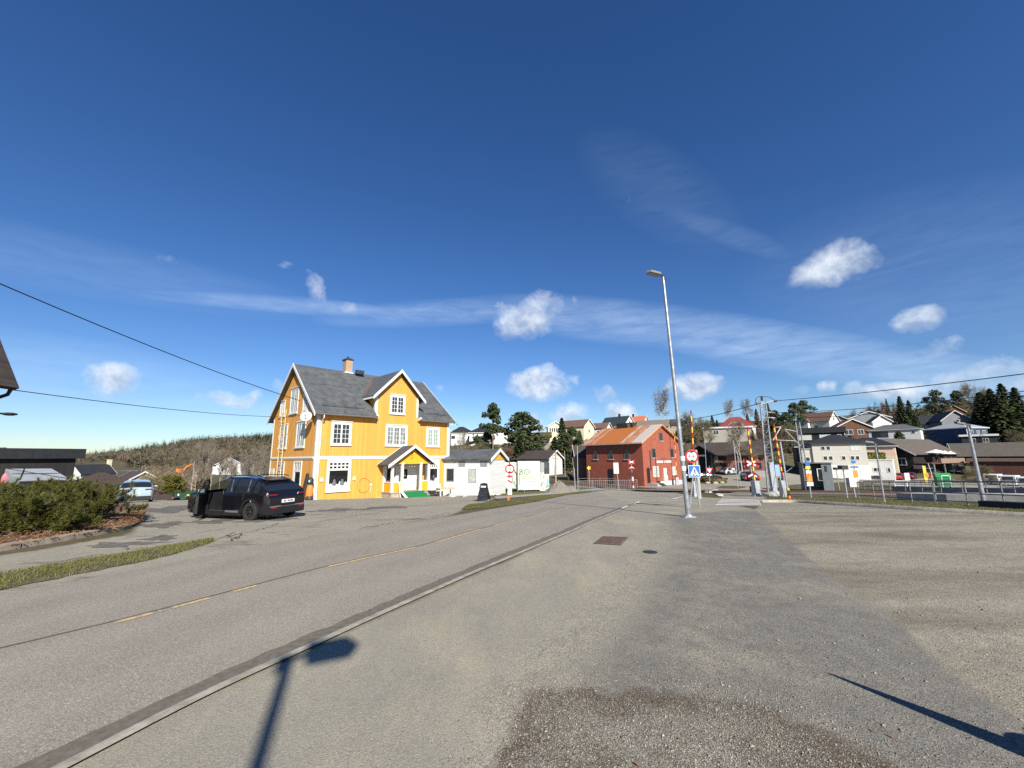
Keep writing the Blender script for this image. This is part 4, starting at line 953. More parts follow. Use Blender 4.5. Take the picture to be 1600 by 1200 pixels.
        m = MB(); m.ball((-h+.78, Wd/2-.005, .72), (.03, .008, .03), 8, 6); m.build('fuel_cap_mark', CLRL, root)
    return root
blackp = paint('black_car_paint', (.006, .006, .009), .2)
C1 = car('parked_car', 'black suv parked before the yellow house with its front door open', 'car', 4.3, 1.78, 1.56, blackp, 'suv', door=(.02, 1.06), group='parked cars')
# rear left wheel at (409,813), front left wheel near (326,802)
ra, fa = gp(409, 812.5), gp(330, 803)
hd = np.array([math.sin(R_(-70)), math.cos(R_(-70))]); perp = np.array([-hd[1], hd[0]])
xr_ = -2.15+.8; cpos = ra[:2]-hd*xr_-perp*(.89-.11)
cpos = cpos+np.array([-.36, -.05]); C1.location = (cpos[0], cpos[1], gz(*cpos)+.0); C1.rotation_euler = (0, 0, math.atan2(hd[1], hd[0]))
print('SUV axle distance', np.linalg.norm(fa[:2]-ra[:2]), cpos)
def put(o, px, py, heading, off=0.0):      # heading: clockwise from straight ahead, degrees
    p = gp(px, py, off); o.location = [float(v) for v in p]; o.rotation_euler = (0, 0, R_(90-heading)); return p
C2 = car('parked_car', 'light blue estate car parked tail on at the edge of the lot', 'car', 4.6, 1.82, 1.47, paint('ice_blue_paint', (.3, .4, .46), .25), 'wagon', RIML, group='parked cars', wr=.32)
p = atd(192, 776, 27.5); C2.location = (p[0]-.6, p[1]+1.6, gz(p[0]-.6, p[1]+1.6)); C2.rotation_euler = (0, 0, R_(90+41))
C3 = car('parked_car', 'dark blue suv standing on the road beyond the crossing', 'car', 4.3, 1.8, 1.6, paint('navy_paint', (.012, .018, .035), .3), 'suv', group='parked cars', lowres=True); put(C3, 1172, 751.5, -170)
C4 = car('parked_car', 'black hatchback seen side on past the yield sign', 'car', 4.2, 1.76, 1.46, paint('black_hatch_paint', (.01, .01, .012), .25), 'hatch', RIML, group='parked cars', lowres=True); put(C4, 1107, 750.5, 95)
redp = paint('red_car_paint', (.34, .012, .02), .25)
C5 = car('parked_car', 'bright red car parked beside the black timber gable, nearest the lamp post', 'car', 4.2, 1.76, 1.46, redp, 'hatch', RIML, group='parked cars', lowres=True); put(C5, 1404, 749.5, -130)
C6 = car('parked_car', 'dark red car half hidden behind the bright red one', 'car', 4.2, 1.76, 1.48, paint('dark_red_paint', (.2, .01, .02), .3), 'hatch', group='parked cars', lowres=True); put(C6, 1423, 748.5, -128)
C7 = car('parked_car', 'black car in the shade below the white garages', 'car', 4.3, 1.78, 1.45, paint('black_wagon_paint', (.012, .012, .015), .3), 'wagon', group='parked cars', lowres=True); put(C7, 1372, 748.5, -130)
C8 = car('parked_car', 'pale car parked before the brick hall near the roundabout', 'car', 4.2, 1.76, 1.46, paint('silver_paint', (.4, .41, .42), .3), 'hatch', group='parked cars', lowres=True); put(C8, 1141, 741.5, 70)
C9 = car('parked_car', 'black car mostly hidden behind the lamp post and the blue crossing sign', 'car', 4.2, 1.76, 1.46, paint('black_car_b', (.01, .01, .011), .3), 'hatch', group='parked cars', lowres=True); put(C9, 1083, 751, 95)
for i, (px, py, lab) in enumerate([(1556, 764, 'white van with the most of it hidden, leftmost behind the right railings'), (1583, 767, 'white van behind the railings, between two others'), (1612, 771, 'white van behind the railings, cut by the picture edge')]):
    v_ = empty('parked_van', (0, 0, 0), 0, lab, 'van', 'white vans behind the railings')
    m = MB(); L_, W_, H_ = 4.6, 1.9, 1.95
    prof = [(-L_/2, .3), (-L_/2, H_*.95), (-L_/2+.15, H_), (L_/2-1.5, H_), (L_/2-.8, H_*.62), (L_/2-.1, H_*.5), (L_/2, .35)]
    m.prism([(x, -W_/2, z) for x, z in prof], (0, W_, 0)); m.build('body', M('white_van_paint', (.68, .68, .66), .35, var=.05), v_)
    for s in (1, -1):
        for x0, x1 in ((-L_/2+.35, -.25), (-.05, L_/2-1.4)):
            m = MB(); y = s*(W_/2+.004); m.box((x0, y, H_*.6), (x1, y-s*.01, H_*.88)); m.build('side_window', CGL, v_)
    m = MB(); m.box((-L_/2-.005, -W_/2+.25, H_*.6), (-L_/2+.01, W_/2-.25, H_*.88)); m.build('rear_window', CGL, v_)
    for x in (-1.45, 1.4):
        for s in (1, -1):
            m = MB(); m.lathe([(.0, -.09), (.3, -.09), (.32, 0), (.3, .09), (0, .09)], n=18, f=lambda a, b, c, x=x, s=s: (x+a, s*(W_/2-.06)+c, .32+b)); m.build('wheel', TYRE, v_)
    put(v_, px, py-8, 62)
# ------------------------------------------------------------ street furniture and railway
def hat(p, py):                # height above p whose picture row is py
    v = np.array(p)-CAM; k = (600-py)/F; return float((k*(v@FW)-(v@UP))/(UP[2]-k*FW[2]))
def upto(p, px, py):           # foot p, head seen at px,py at the same distance -> local top (allows a lean)
    q = atd(px, py, p[1]); return (q[0]-p[0], 0.0, q[2]-p[2])
def lampmat(): return M('lamp_head', (.16, .16, .165), .7, 0, var=.1)
def lamp(foot, top, head, label, r0=.085, r1=.05, L=.55, cat='street lamp', group='street lamps', w=.3):
    o = empty('street_lamp', foot, 0, label, cat, group); t = np.array(top, float)
    m = MB(); m.tube([(0, 0, -.1), t*.5, t], [r0, (r0+r1)/2, r1], 14); m.build('pole', M('lamp_pole_zinc', (.33, .345, .355), .42, .55, var=.22, scale=5), o, smooth=60)
    m = MB(); m.box((-r0*2.3, -r0*2.3, -.05), (r0*2.3, r0*2.3, .035)); m.lathe([(r0*1.6, .035), (r0*1.5, .09), (r0*1.05, .1)], n=14); m.build('base_plate', GREYM, o)
    h = np.array(head, float); h /= np.linalg.norm(h); s = np.array([-h[1], h[0], 0]); m = MB()
    T = lambda a, b, c: tuple(t+h*a+s*b+np.array([0, 0, c]))
    m.tube([T(-.04, 0, -.12), T(-.04, 0, .06)], r1*1.35, 10); m.tube([T(-.04, 0, .03), T(L*.4, 0, .06)], .035, 8); m.build('bracket', DKMET, o)
    m = MB(); pr = [(L*.28, -.05), (L*.32, -w/2), (L*1.1, -w/2), (L*1.3, 0), (L*1.1, w/2), (L*.32, w/2), (L*.28, .05)]
    m.prism([T(a, b, .02) for a, b in pr], (0, 0, .085)); hd = m.build('lamp_head', lampmat(), o)
    m = MB(); m.prism([T(a*.97, b*.8, .005) for a, b in pr[1:6]], (0, 0, .016)); m.build('lens', M('lamp_lens', (.25, .25, .25), .2, var=0), hd)
    return o
lf = gp(1075.7, 808)
LM = lamp(lf, upto(lf, 1036, 433), (-.96, -.25, .12), 'tall zinc street lamp in the middle, its pole with white stickers')
m = MB()
for h, dx in ((1.95, .01), (1.6, 0)): m.lathe([(.088, h), (.088, h+.16)], c=(upto(lf, 1036, 433)[0]*h/9, 0, 0), n=14)
m.build('sticker', M('sticker_white', (.66, .66, .64), .5, var=.05), LM)
q = gp(450, 1036); sh = np.array([math.sin(SUN_AZ), math.cos(SUN_AZ)]); Lh = 9.0
b = q[:2]+sh*Lh/math.tan(SUN_EL); lamp((b[0], b[1], gz(*b)), (0, 0, Lh), (.9, .42, 0), 'zinc street lamp behind the viewer, only its shadow in the picture', L=.5, w=.44)
p = gp(1538, 787.5); lamp(p, upto(p, 1512, 665), (-1, .3, .25), 'zinc street lamp at the right on the grass strip before the railings', .095, .05, .4, w=.2)
p = gp(1382, 785.5); lamp(p, upto(p, 1367.5, 694), (-1, .1, .15), 'slim grey street lamp before the pale apartment house', .05, .03, .5)
p = gcol(6, 60); lamp((p[0], p[1], p[2]), upto(p, 9, 700), (-1, .2, 0), 'distant street lamp rising behind the black flat roof', .08, .05, 1.0)
p = gp(1234, 779)
# made-up shadow caster off the lower right corner: tapered post on a flared foot
tip = gp(1297, 1053); b = tip[:2]+np.array([math.sin(R_(152)), math.cos(R_(152))])*2.35; hh = 2.35*math.tan(SUN_EL)*1.0
po = empty('shadow_caster', (b[0], b[1], gz(*b)), 0, 'made-up tapered post outside the lower right corner, added to cast the shadow there', 'shadow caster')
tx = tip[:2]+sh*hh/math.tan(SUN_EL)-b
m = MB(); m.tube([(0, 0, 0), (tx[0]*.5, tx[1]*.5, hh*.5), (tx[0], tx[1], hh)], [.2, .1, .014], 12); m.build('post', WOOD, po, smooth=60)
m = MB(); m.lathe([(.62, -.05), (.6, .25), (.42, .5), (.2, .72), (.11, .8)], n=20); m.build('foot', CONC, po, smooth=50)

# ---- signs
def disc(m, f, r, d0, d1, mi=0, n=28): m.lathe([(0, d1), (r, d1), (r, d0), (0, d0)], n=n, mi=mi, f=lambda x, y, z: f(x, z, y))
def signpost(foot, label, group=None, name='traffic_sign', yaw=0): return empty(name, foot, yaw, label, 'road sign', group)
fS = lambda ox, oy, oz: (lambda a, d, b: (ox+a, oy-d, oz+b))
def height_sign(o, f, r, txt=True):
    m = MB(); disc(m, f, r, 0, .015); s = m.build('sign_plate', REDP, o)
    m = MB(); disc(m, f, r*.73, .015, .02); s2 = m.build('white_field', WHITE, s)
    m = MB()
    for sg in (1, -1): m.prism([f(-.17*r/.3, .021, sg*.76*r), f(.17*r/.3, .021, sg*.76*r), f(0, .021, sg*.47*r)], tuple(np.array(f(0, .004, 0))-np.array(f(0, 0, 0))), 0)
    m.build('arrow', BLACK, s)
    a = f(-.12*r, .022, 0); text('lettering', '4,4', r*.75, BLACK, s, frame(a, (1, 0, 0), (0, 0, 1)), .002); a = f(.5*r, .022, -.08*r); text('lettering', 'm', r*.42, BLACK, s, frame(a, (1, 0, 0), (0, 0, 1)), .002)
    return s
pf = gp(1094, 793); o = signpost(pf, 'round 4,4 m height limit sign above a blue crosswalk sign beside the tall lamp'); LB = lambda px, py: tuple(np.array(atd(px, py, pf[1]))-pf)
m = MB(); m.tube([(0, 0, -.1), LB(1084.5, 738)], .035, 8); m.tube([LB(1077.5, 796), LB(1083.5, 738)], .03, 8); m.tube([LB(1084, 740), LB(1080, 702)], .03, 8); m.build('post', GREYM, o)
c = LB(1080, 713); height_sign(o, fS(c[0], c[1]-.05, c[2]), .31)
c = LB(1084, 736.3); f = fS(c[0], c[1]-.05, c[2]); m = MB(); m.box((-.27, 0, -.27), (.27, .015, .27), 0, lambda a, d, b: f(a, d, b)); m.build('edge', WHITE, o)
m = MB(); m.box((-.245, .015, -.245), (.245, .02, .245), 0, lambda a, d, b: f(a, d, b)); s = m.build('blue_plate', BLUEP, o)
m = MB(); m.prism([f(-.22, .021, -.2), f(.22, .021, -.2), f(0, .021, .215)], (0, -.002, 0)); s2 = m.build('white_field', WHITE, s)
m = MB(); d = .024
m.prism([f(a*.9, d, b) for a, b in ((-.02, -.02), (.03, -.02), (.035, .07), (-.015, .07))], (0, -.002, 0)); m.ball(f(.01, d, .1), (.022, .003, .024), 8, 6)
for pts in [((-.01, -.02), (.02, -.02), (-.05, -.18), (-.085, -.18)), ((.0, -.02), (.03, -.02), (.09, -.18), (.055, -.18)), ((.03, .06), (.03, .035), (.085, -.04), (.095, -.02)), ((-.015, .06), (-.015, .03), (-.07, -.03), (-.075, -.005))]: m.prism([f(a, d, b) for a, b in pts], (0, -.002, 0))
for k in range(-3, 4): m.box((.06*k-.02, .0235, -.2), (.06*k+.02, .026, -.18), 0, lambda a, d_, b: f(a, d_, b))
m.build('walking_figure', BLACK, s2)
pf = gp(796, 783); o = signpost(pf, 'round 4,4 m height limit sign on a red and white post before the banners'); LB = lambda px, py: tuple(np.array(atd(px, py, pf[1]))-pf)
m = MB(); m.tube([(0, 0, -.1), (0, 0, 2.2)], .03, 8); m.tube([(-.09, .03, -.1), (-.09, .03, .9)], .035, 8, 1); m.build('post', [M('faded_red', (.6, .13, .08), .7, var=.15), ORAP], o)
c = LB(796.5, 732.5); height_sign(o, fS(c[0], c[1]-.05, c[2]), .3)
m = MB(); c = LB(797, 744); f = fS(c[0], c[1]-.04, c[2]); m.box((-.18, 0, -.05), (.18, .012, .05), 0, f); m.build('sub_plate', REDP, o)
m = MB(); c = LB(796.5, 760); f = fS(c[0], c[1]-.04, c[2]); m.box((-.14, 0, -.52), (.14, .02, .52), 0, f); s = m.build('marker_plate', WHITE, o)
m = MB(); m.prism([f(-.14, .021, .46), f(-.14, .021, .34), f(.14, .021, .18), f(.14, .021, .3)], (0, -.002, 0)); m.prism([f(-.14, .021, -.16), f(-.14, .021, -.2), f(-.06, .021, -.24), f(-.06, .021, -.2)], (0, -.002, 0)); m.build('red_stripe', REDP, s)
pf = gp(1109.5, 769); o = signpost(pf, 'red and white yield triangle on the small grass island'); LB = lambda px, py: tuple(np.array(atd(px, py, pf[1]))-pf)
m = MB(); m.tube([(0, 0, -.1), LB(1108, 728)], .035, 8); m.build('post', GREYM, o)
c = LB(1108, 736); f = fS(c[0], c[1]-.06, c[2]); m = MB(); m.prism([f(-.42, 0, .36), f(.42, 0, .36), f(.06, 0, -.36), f(-.06, 0, -.36)], (0, -.015, 0)); s = m.build('sign_plate', REDP, o)
m = MB(); m.prism([f(-.26, .016, .25), f(.26, .016, .25), f(0, .016, -.2)], (0, -.004, 0)); m.build('white_field', WHITE, s)
for i, (px, py, r) in enumerate([(1107, 771, .35), (1113, 769.5, .3), (1119, 769, .38), (1124, 776, .3), (1106, 756, .4), (1118, 756, .45), (1128, 755, .35)]):
    q = gp(px, py); m = MB(); m.ball((0, 0, .1), (r, r*.8, r*.5), 9, 6, jit=.18); o = m.build('boulder', M('pale_rock', (.4, .37, .33), .9, var=.25, scale=3), loc=q); tag(o, ['pale boulder at the foot of the yield sign', 'small pale boulder just right of the yield sign', 'broad pale boulder right of the yield sign', 'pale stone at the tip of the grass island', 'pale rock on the mound before the black hatchback', 'largest pale rock on the mound before the black hatchback', 'pale rock at the right end of the shrub mound'][i], 'boulder', 'boulders on the traffic islands')

# ---- level crossing
def striped(m, p0, p1, r, n, a=0, b=1, k=8):
    p0, p1 = np.array(p0, float), np.array(p1, float)
    for i in range(n): m.tube([p0+(p1-p0)*i/n, p0+(p1-p0)*(i+1)/n], r, k, a if i % 2 == 0 else b)
def barrier(base, top, label, low):
    o = empty('level_crossing_barrier', base, 0, label, 'barrier', 'level crossing barriers'); LB = lambda px, py: np.array(atd(px, py, base[1]))-base
    b0 = LB(*low); t = LB(*top); m = MB(); striped(m, t, b0, .058, 13, 1, 0); m.build('boom', [YELP, REDP], o)
    m = MB(); m.box((b0[0]-.22, -.2, -.1), (b0[0]+.22, .2, 1.15)); m.box((b0[0]-.26, -.24, -.1), (b0[0]+.26, .24, .1)); m.build('drive_box', GREYM, o)
    m = MB(); m.tube([b0, (b0[0], .0, .8)], .06, 8); m.box((b0[0]-.12, .2, .3), (b0[0]+.12, .35, 1.3)); m.build('counterweight', DKMET, o); return o
barrier(gp(1088.5, 776), (1079.5, 641), 'striped barrier raised behind the 4,4 m and crosswalk signs', (1086.5, 757))
barrier(gp(1059, 757.5), (1052.8, 664), 'striped barrier raised in front of the brick gable, the farthest one', (1057.5, 748))
barrier(gp(1182, 775.5), (1168, 667), 'striped barrier raised by the double warning cross', (1180, 757))
barrier(gp(1227, 777), (1208.5, 663), 'striped barrier raised right of the lattice mast', (1222, 742))
def warning_cross(base, cen, size, low, label, two):
    o = empty('warning_cross', base, 0, label, 'crossing signal', 'level crossing signals'); LB = lambda px, py: np.array(atd(px, py, base[1]))-base
    l = LB(*low); m = MB(); striped(m, (0, 0, -.1), l, .12, 3, 0, 1, 10); m.build('post', [WHITE, REDP], o)
    c = LB(*cen); m = MB(); m.tube([l, c], .045, 8); m.build('mast', GREYM, o)
    for k in range(two):
        f = fS(c[0], c[1]-.14, c[2]-k*size*.62)
        for w, d, mt, nm in ((.2, 0, REDP, 'cross'), (.11, .012, WHITE, 'white_strip')):
            m = MB()
            for sg in ((1, -1) if k == 0 else (0,)):
                ln = size if nm == 'cross' else size*.55
                if sg:
                    dx, dz = ln*.86, ln*.42*sg; nxx, nzz = -dz/math.hypot(dx, dz)*w/2, dx/math.hypot(dx, dz)*w/2
                    dd = d+.004*(sg > 0); m.prism([f(-dx/2+nxx, dd, -dz/2+nzz), f(dx/2+nxx, dd, dz/2+nzz), f(dx/2-nxx, dd, dz/2-nzz), f(-dx/2-nxx, dd, -dz/2-nzz)], (0, -.01, 0))
                else:
                    for s2 in (1, -1):
                        m.prism([f(0, d, w*.5), f(s2*ln*.43, d, -ln*.21+w*.5), f(s2*ln*.43, d, -ln*.21-w*.5), f(0, d, -w*.5)], (0, -.01, 0))
            m.build(nm, mt, o)
    m = MB(); z = c[2]-size*.62*two+.05; m.box((c[0]-.3, -.25, z-.55), (c[0]+.3, -.1, z-.1)); hb = m.build('light_box', BLACK, o)
    m = MB()
    for s in (-1, 1): disc(m, fS(c[0]+.15*s, -.25, z-.32), .09, 0, .03, n=14)
    m.build('lens', REDL, hb)
warning_cross(gp(990, 765), (986, 722), 1.0, (988, 744), 'red and white warning cross with signal in front of the brick warehouse', 2)
warning_cross(gp(1180, 775), (1172, 724), 1.35, (1176, 748), 'large double red and white warning cross by the zebra crossing', 2)
def post(px, py, tx, ty, r, mat, label, name='post', cat='post', group=None, top=None):
    b = gp(px, py); o = empty(name, b, 0, label, cat, group); t = upto(b, tx, ty); m = MB(); m.tube([(0, 0, -.2), t], [r, r*.85], 8); m.build('pole', mat, o, smooth=60); return o, b, t
o, b, t = post(1093, 779, 1086.5, 703, .14, M('grey_signal_post', (.33, .33, .31), .7, .1, var=.1), 'thick grey signal post right behind the crosswalk sign', 'signal_post')
post(1153, 762, 1146, 688, .06, GREYM, 'grey pole on the grass island before the brick hall', group='thin grey poles')
post(1157, 761, 1152, 706, .05, GREYM, 'shorter grey pole just right of the island pole', group='thin grey poles')
post(1105, 752, 1101, 690, .05, GREYM, 'thin grey pole in front of the dark porch of the brick hall', group='thin grey poles')
o, b, t = post(1233.5, 780.5, 1219, 690, .055, GREYM, 'grey pole whose foot is painted yellow and orange', 'marker_pole')
m = MB(); t = np.array(t); m.tube([t*.0, t*.1], .085, 8, 0); m.tube([t*.1, t*.19], .083, 8, 1); m.build('marker_sleeve', [ORAP, YELP], o)
o, b, t = post(1228, 778, 1213, 726, .05, GREYM, 'grey pole with a pale blue plate at its top', 'sign_pole')
m = MB(); m.box((t[0]-.16, -.06, t[2]-.75), (t[0]+.16, -.02, t[2])); m.build('plate', M('pale_blue_plate', (.22, .33, .55), .5, var=.05), o)
o, b, t = post(968, 766, 962, 723, .045, GREYM, 'grey pole carrying a tall white notice left of the warning cross', 'sign_pole')
m = MB(); m.box((t[0]-.3, -.08, t[2]-1.3), (t[0]+.3, -.03, t[2])); m.build('notice', WHITE, o)
o, b, t = post(921, 760, 920, 730, .05, GREYM, 'short pole with a yellow star shaped plate at the warehouse corner', 'sign_pole')
m = MB(); m.prism([(t[0]+.32*math.cos(a)*(1 if i % 2 else .55), -.06, t[2]-.1+.32*math.sin(a)*(1 if i % 2 else .55)) for i, a in enumerate(np.linspace(0, 6.283, 11)[:-1])], (0, -.03, 0)); m.build('plate', YELP, o)
for px, py, tx, ty, r, lab, mt in [(868.5, 768, 868, 706, .1, 'brown wooden pole with cross arms behind the gravel heap', WOOD), (883, 745, 882, 704, .07, 'thin pale pole behind the brown wooden pole', WOOD), (897, 738, 893, 701, .08, 'leaning pale wooden pole by the small brick house', WOOD), (903, 768, 902, 697, .05, 'tall steel post of the railway gate, the right one', GREYM), (899, 769, 897, 731, .06, 'lower steel gate post with white foot', GREYM)]:
    o, b, t = post(px, py, tx, ty, r, mt, lab, 'utility_pole' if mt is WOOD else 'gate_post', 'pole' if mt is WOOD else 'post')
    if 'cross arms' in lab:
        for z in (.82, .9): m = MB(); m.box((-.35, -.06, t[2]*z), (.35, .06, t[2]*z+.1)); m.build('cross_arm', WOOD, o)
def platform_sign(px, py, tx, ty, label, plates):
    b = gp(px, py); o = empty('platform_sign', b, 0, label, 'sign', 'platform signs'); t = upto(b, tx, ty); m = MB(); m.tube([(0, 0, -.1), t], .045, 8); m.build('pole', GREYM, o)
    for y0, y1, w, mt in plates:
        z1, z0 = hat(b, y0), hat(b, y1); xm = t[0]*((z0+z1)/2)/t[2]; m = MB(); m.box((xm-w/2, -.08, z0), (xm+w/2, -.05, z1)); m.build('plate', mt, o)
    return o
o = platform_sign(1267.5, 778, 1260, 720, 'platform sign column in front of the grey shelter', [(721, 728, .28, BLUEP), (728.5, 733, .34, YELP), (735, 740, .36, WHITE), (741, 752, .36, ORAP), (753, 759, .42, WHITE)])
o = platform_sign(1341, 766, 1332, 719, 'platform sign column in front of the white garages', [(720, 724, .5, BLUEP), (725, 728, .4, YELP), (728.5, 731, .9, BLUEP), (735.5, 746, .5, ORAP), (746.5, 751, .55, WHITE)])
o, b, t = post(1337, 777, 1331, 749, .05, GREYM, 'pole with a pale box on top before the platform', 'sign_pole'); m = MB(); m.box((t[0]-.3, -.15, t[2]-.5), (t[0]+.3, .15, t[2]+.1)); m.build('box', M('pale_box', (.5, .48, .42), .6), o)
for px, py, tx, ty, lab in [(1324, 778, 1317, 730, 'grey platform post with a dark lamp, right one'), (1312, 766, 1306, 732, 'grey platform post with a dark lamp, left one')]:
    o, b, t = post(px, py, tx, ty, .045, GREYM, lab, 'platform_lamp', 'lamp post', 'small platform lamps'); m = MB(); m.box((t[0]-.2, -.2, t[2]-.15), (t[0]+.2, .2, t[2]+.12)); m.build('lamp_head', DKMET, o)
# waiting shelter
b = gp(1278, 766.5); o = empty('waiting_shelter', b, R_(-22), 'grey steel waiting shelter with two narrow white windows on the platform', 'shelter'); GS = M('shelter_grey', (.13, .145, .155), .55, .2, var=.12, scale=2)
w, d, h = 2.7, 1.7, hat(b, 724)
m = MB(); m.box((-w/2, -.06+d/2, 0), (w/2, d/2, h*.34)); m.box((-w/2, d/2-.06, h*.8), (w/2, d/2, h)); m.box((-w/2, d/2-.06, h*.34), (-w/2+.35, d/2, h*.8)); m.box((w/2-.35, d/2-.06, h*.34), (w/2, d/2, h*.8)); m.box((-.35, d/2-.06, h*.34), (.35, d/2, h*.8)); m.build('back_wall', GS, o)
for s in (-1, 1): m = MB(); m.box((s*w/2, -d/2, 0), (s*(w/2-.06), d/2-.06, h)); m.build('side_wall', GS, o)
m = MB(); m.box((-w/2-.1, -d/2-.15, h), (w/2+.1, d/2+.08, h+.1)); m.build('roof', M('shelter_roof', (.11, .12, .125), .5, .2), o)
m = MB(); m.box((-w/2+.2, d/2-.5, .42), (w/2-.2, d/2-.1, .48)); m.build('bench', WOOD, o)
m = MB(); m.box((w/2-.95, -d/2, 0), (w/2-.06, -d/2+.06, h)); f_ = m.build('front_panel', GS, o)
m = MB(); m.box((w/2-.7, -d/2-.01, h*.7), (w/2-.45, -d/2, h*.92)); m.build('display', BLACK, f_)
m = MB(); m.box((.45, d/2+.0, h*.36), (.85, d/2+.012, h*.78)); m.box((-.85, d/2, h*.36), (-.45, d/2+.012, h*.78)); m.build('window', WHITE, o)
# catenary masts
def mast(px, py, tx, ty, w, label, arms):
    b = gp(px, py); o = empty('catenary_mast', b, 0, label, 'railway mast', 'lattice railway masts'); t = np.array(upto(b, tx, ty)); n = 16; m = MB()
    ZM = M('mast_zinc', (.2, .215, .225), .6, .45, var=.25, scale=4)
    for s in (-1, 1): m.prism([(s*w-.05, -.05, -.1), (s*w+.05, -.05, -.1), (s*w+.05, .05, -.1), (s*w-.05, .05, -.1)], tuple(t*1.0+np.array([-s*w*.35, 0, .1])))
    for i in range(n):
        a, c = i/n, (i+1)/n; s = 1 if i % 2 else -1; P = lambda k, s: t*k+np.array([s*w*(1-.35*k), 0, 0]); m.tube([P(a, s), P(c, -s)], .03, 4); m.tube([P(a, 1), P(a, -1)], .025, 4)
    m.build('lattice', ZM, o)
    m = MB(); m.box((-w-.3, -.3, -.3), (w+.3, .3, .15)); m.build('footing', CONC, o)
    for a, c, r in arms: mm = MB(); mm.tube([np.array(atd(*a, b[1]))-b, np.array(atd(*c, b[1]))-b], r, 5); mm.build('arm', M('arm_zinc', (.4, .4, .38), .6, .3, var=.1), o)
    return o, b
o, b1_ = mast(1207, 774, 1192, 628, .33, 'lattice railway mast with a looped wire on top, the taller one', [((1183, 633), (1210, 626), .05), ((1190, 622), (1190, 634), .05), ((1195, 644), (1211, 645), .04), ((1196, 652), (1211, 653), .04), ((1208, 688), (1220, 667), .05), ((1210, 668), (1220, 667), .03)])
m = MB(); L = lambda px, py: np.array(atd(px, py, b1_[1]))-b1_
m.tube([L(*q) for q in ((1180.5, 630), (1181, 623), (1185, 620), (1190, 619.5), (1200, 620), (1206, 622), (1209, 626), (1213, 626.5))], .025, 5); m.build('jumper_wire', BLACK, o)
m = MB(); m.tube([L(1190, 619), L(1190.5, 626)], .09, 8); m.tube([L(1182, 631), L(1188, 629.5)], .1, 8); m.tube([L(1209, 626.5), L(1213, 626.3)], .1, 8); m.build('insulator', M('insulator_brown', (.05, .03, .025), .4), o)
bb = gp(1211, 775); cb = empty('cable_riser', bb, 0, 'pale grey square post standing against the tall lattice mast', 'post'); tt = np.array(upto(bb, 1203, 722)); m = MB(); m.prism([(-.17, -.15, -.2), (.17, -.15, -.2), (.17, .15, -.2), (-.17, .15, -.2)], tuple(tt+np.array([0, 0, .2]))); m.build('post', M('riser_grey', (.3, .33, .36), .6, .2, var=.1), cb)
m = MB(); m.lathe([(.75, -.1), (.7, .15), (.3, .35), (.1, .37)], n=14); m.build('footing', CONC, cb)
o, b2_ = mast(1262, 766, 1246, 660, .35, 'lattice railway mast beside the waiting shelter, the shorter one', [((1226, 670.5), (1246, 674.5), .05), ((1227, 672), (1251, 697), .05), ((1212, 687.5), (1243, 689), .04), ((1222, 742), (1243, 727), .02)])
def wire(name, pts, r, sag, label, cat='cable'):
    P = [np.array(p, float) for p in pts]; out = []
    for a, c in zip(P[:-1], P[1:]):
        for k in np.linspace(0, 1, 16): q = a+(c-a)*k; q[2] -= sag*4*k*(1-k); out.append(q)
    m = MB(); m.tube(out, r, 4); o = m.build(name, M('cable_black', (.012, .012, .014), .6)); return tag(o, label, cat, 'overhead wires')
wire('railway_wire', [atd(1080, 655, b1_[1]+16), atd(1185, 630.5, b1_[1])], .03, .15, 'thin railway wire running left from the tall lattice mast')
wire('railway_wire', [atd(1211, 626.3, b1_[1]), atd(1640, 579, 17)], .022, .1, 'topmost thin railway wire running right from the tall lattice mast')
wire('railway_wire', [atd(1200, 645, b1_[1]), atd(1640, 606, 18)], .018, .25, 'middle railway wire crossing the sky at the right')
wire('railway_wire', [atd(1211, 653, b1_[1]), atd(1640, 612, 20)], .018, .35, 'lowest railway wire crossing above the hillside roofs at the right')
hp = np.array(YH.matrix_basis @ Vector((0, 0, 0)))
YHM = Matrix.Translation(Vector(yo)) @ Matrix.Rotation(R_(46), 4, 'Z')
hw = lambda x, y, z: np.array(YHM @ Vector((x, y, z)))
wire('power_cable', [atd(-260, 330, 12), hw(-.1, 4.0, 8.1)], .026, .35, 'black cable sloping down from the upper left to the yellow gable')
wire('power_cable', [atd(18, 609, 13.5), hw(-.1, 4.5, 6.72)], .014, .25, 'thin cable from the grey house eaves to the yellow gable')
# ---- railings and fences
def railing(p0, p1, h, step, rails, mat, label, name='railing', r=.03, mesh=0, group=None, cat='railing'):
    p0, p1 = np.array(p0, float)[:2], np.array(p1, float)[:2]; L = np.linalg.norm(p1-p0); n = max(2, int(round(L/step))+1); a = math.atan2(*(p1-p0)[::-1]); base = np.array([*p0, gz(*p0)])
    o = empty(name, base, 0, label, cat, group); P = [p0+(p1-p0)*k/(n-1) for k in range(n)]; Lc = lambda q, z: (q[0]-p0[0], q[1]-p0[1], gz(*q)-base[2]+z)
    for q in P: m = MB(); m.tube([Lc(q, -.2), Lc(q, h)], r, 6); m.build('post', mat, o)
    for z in rails: m = MB(); m.tube([Lc(q, z) for q in P], r*.85, 5); m.build('rail', mat, o)
    if mesh:
        m = MB(); k = int(L/mesh)
        for i in range(k): q = p0+(p1-p0)*i/k; m.tube([Lc(q, rails[-1]), Lc(q, rails[0])], .007, 3, cap=False)
        for z in np.arange(rails[-1], rails[0], .2): m.tube([Lc(q, z) for q in P], .006, 3, cap=False)
        m.build('mesh', mat, o)
    return o
RG = M('railing_grey', (.2, .2, .19), .6, .3, var=.15)
railing(gp(1343, 779), gp(1462, 788), 1.0, 1.55, (1.0, .55, .2), RG, 'grey tube railing on the verge, left run nearest the road', group='grey tube railings')
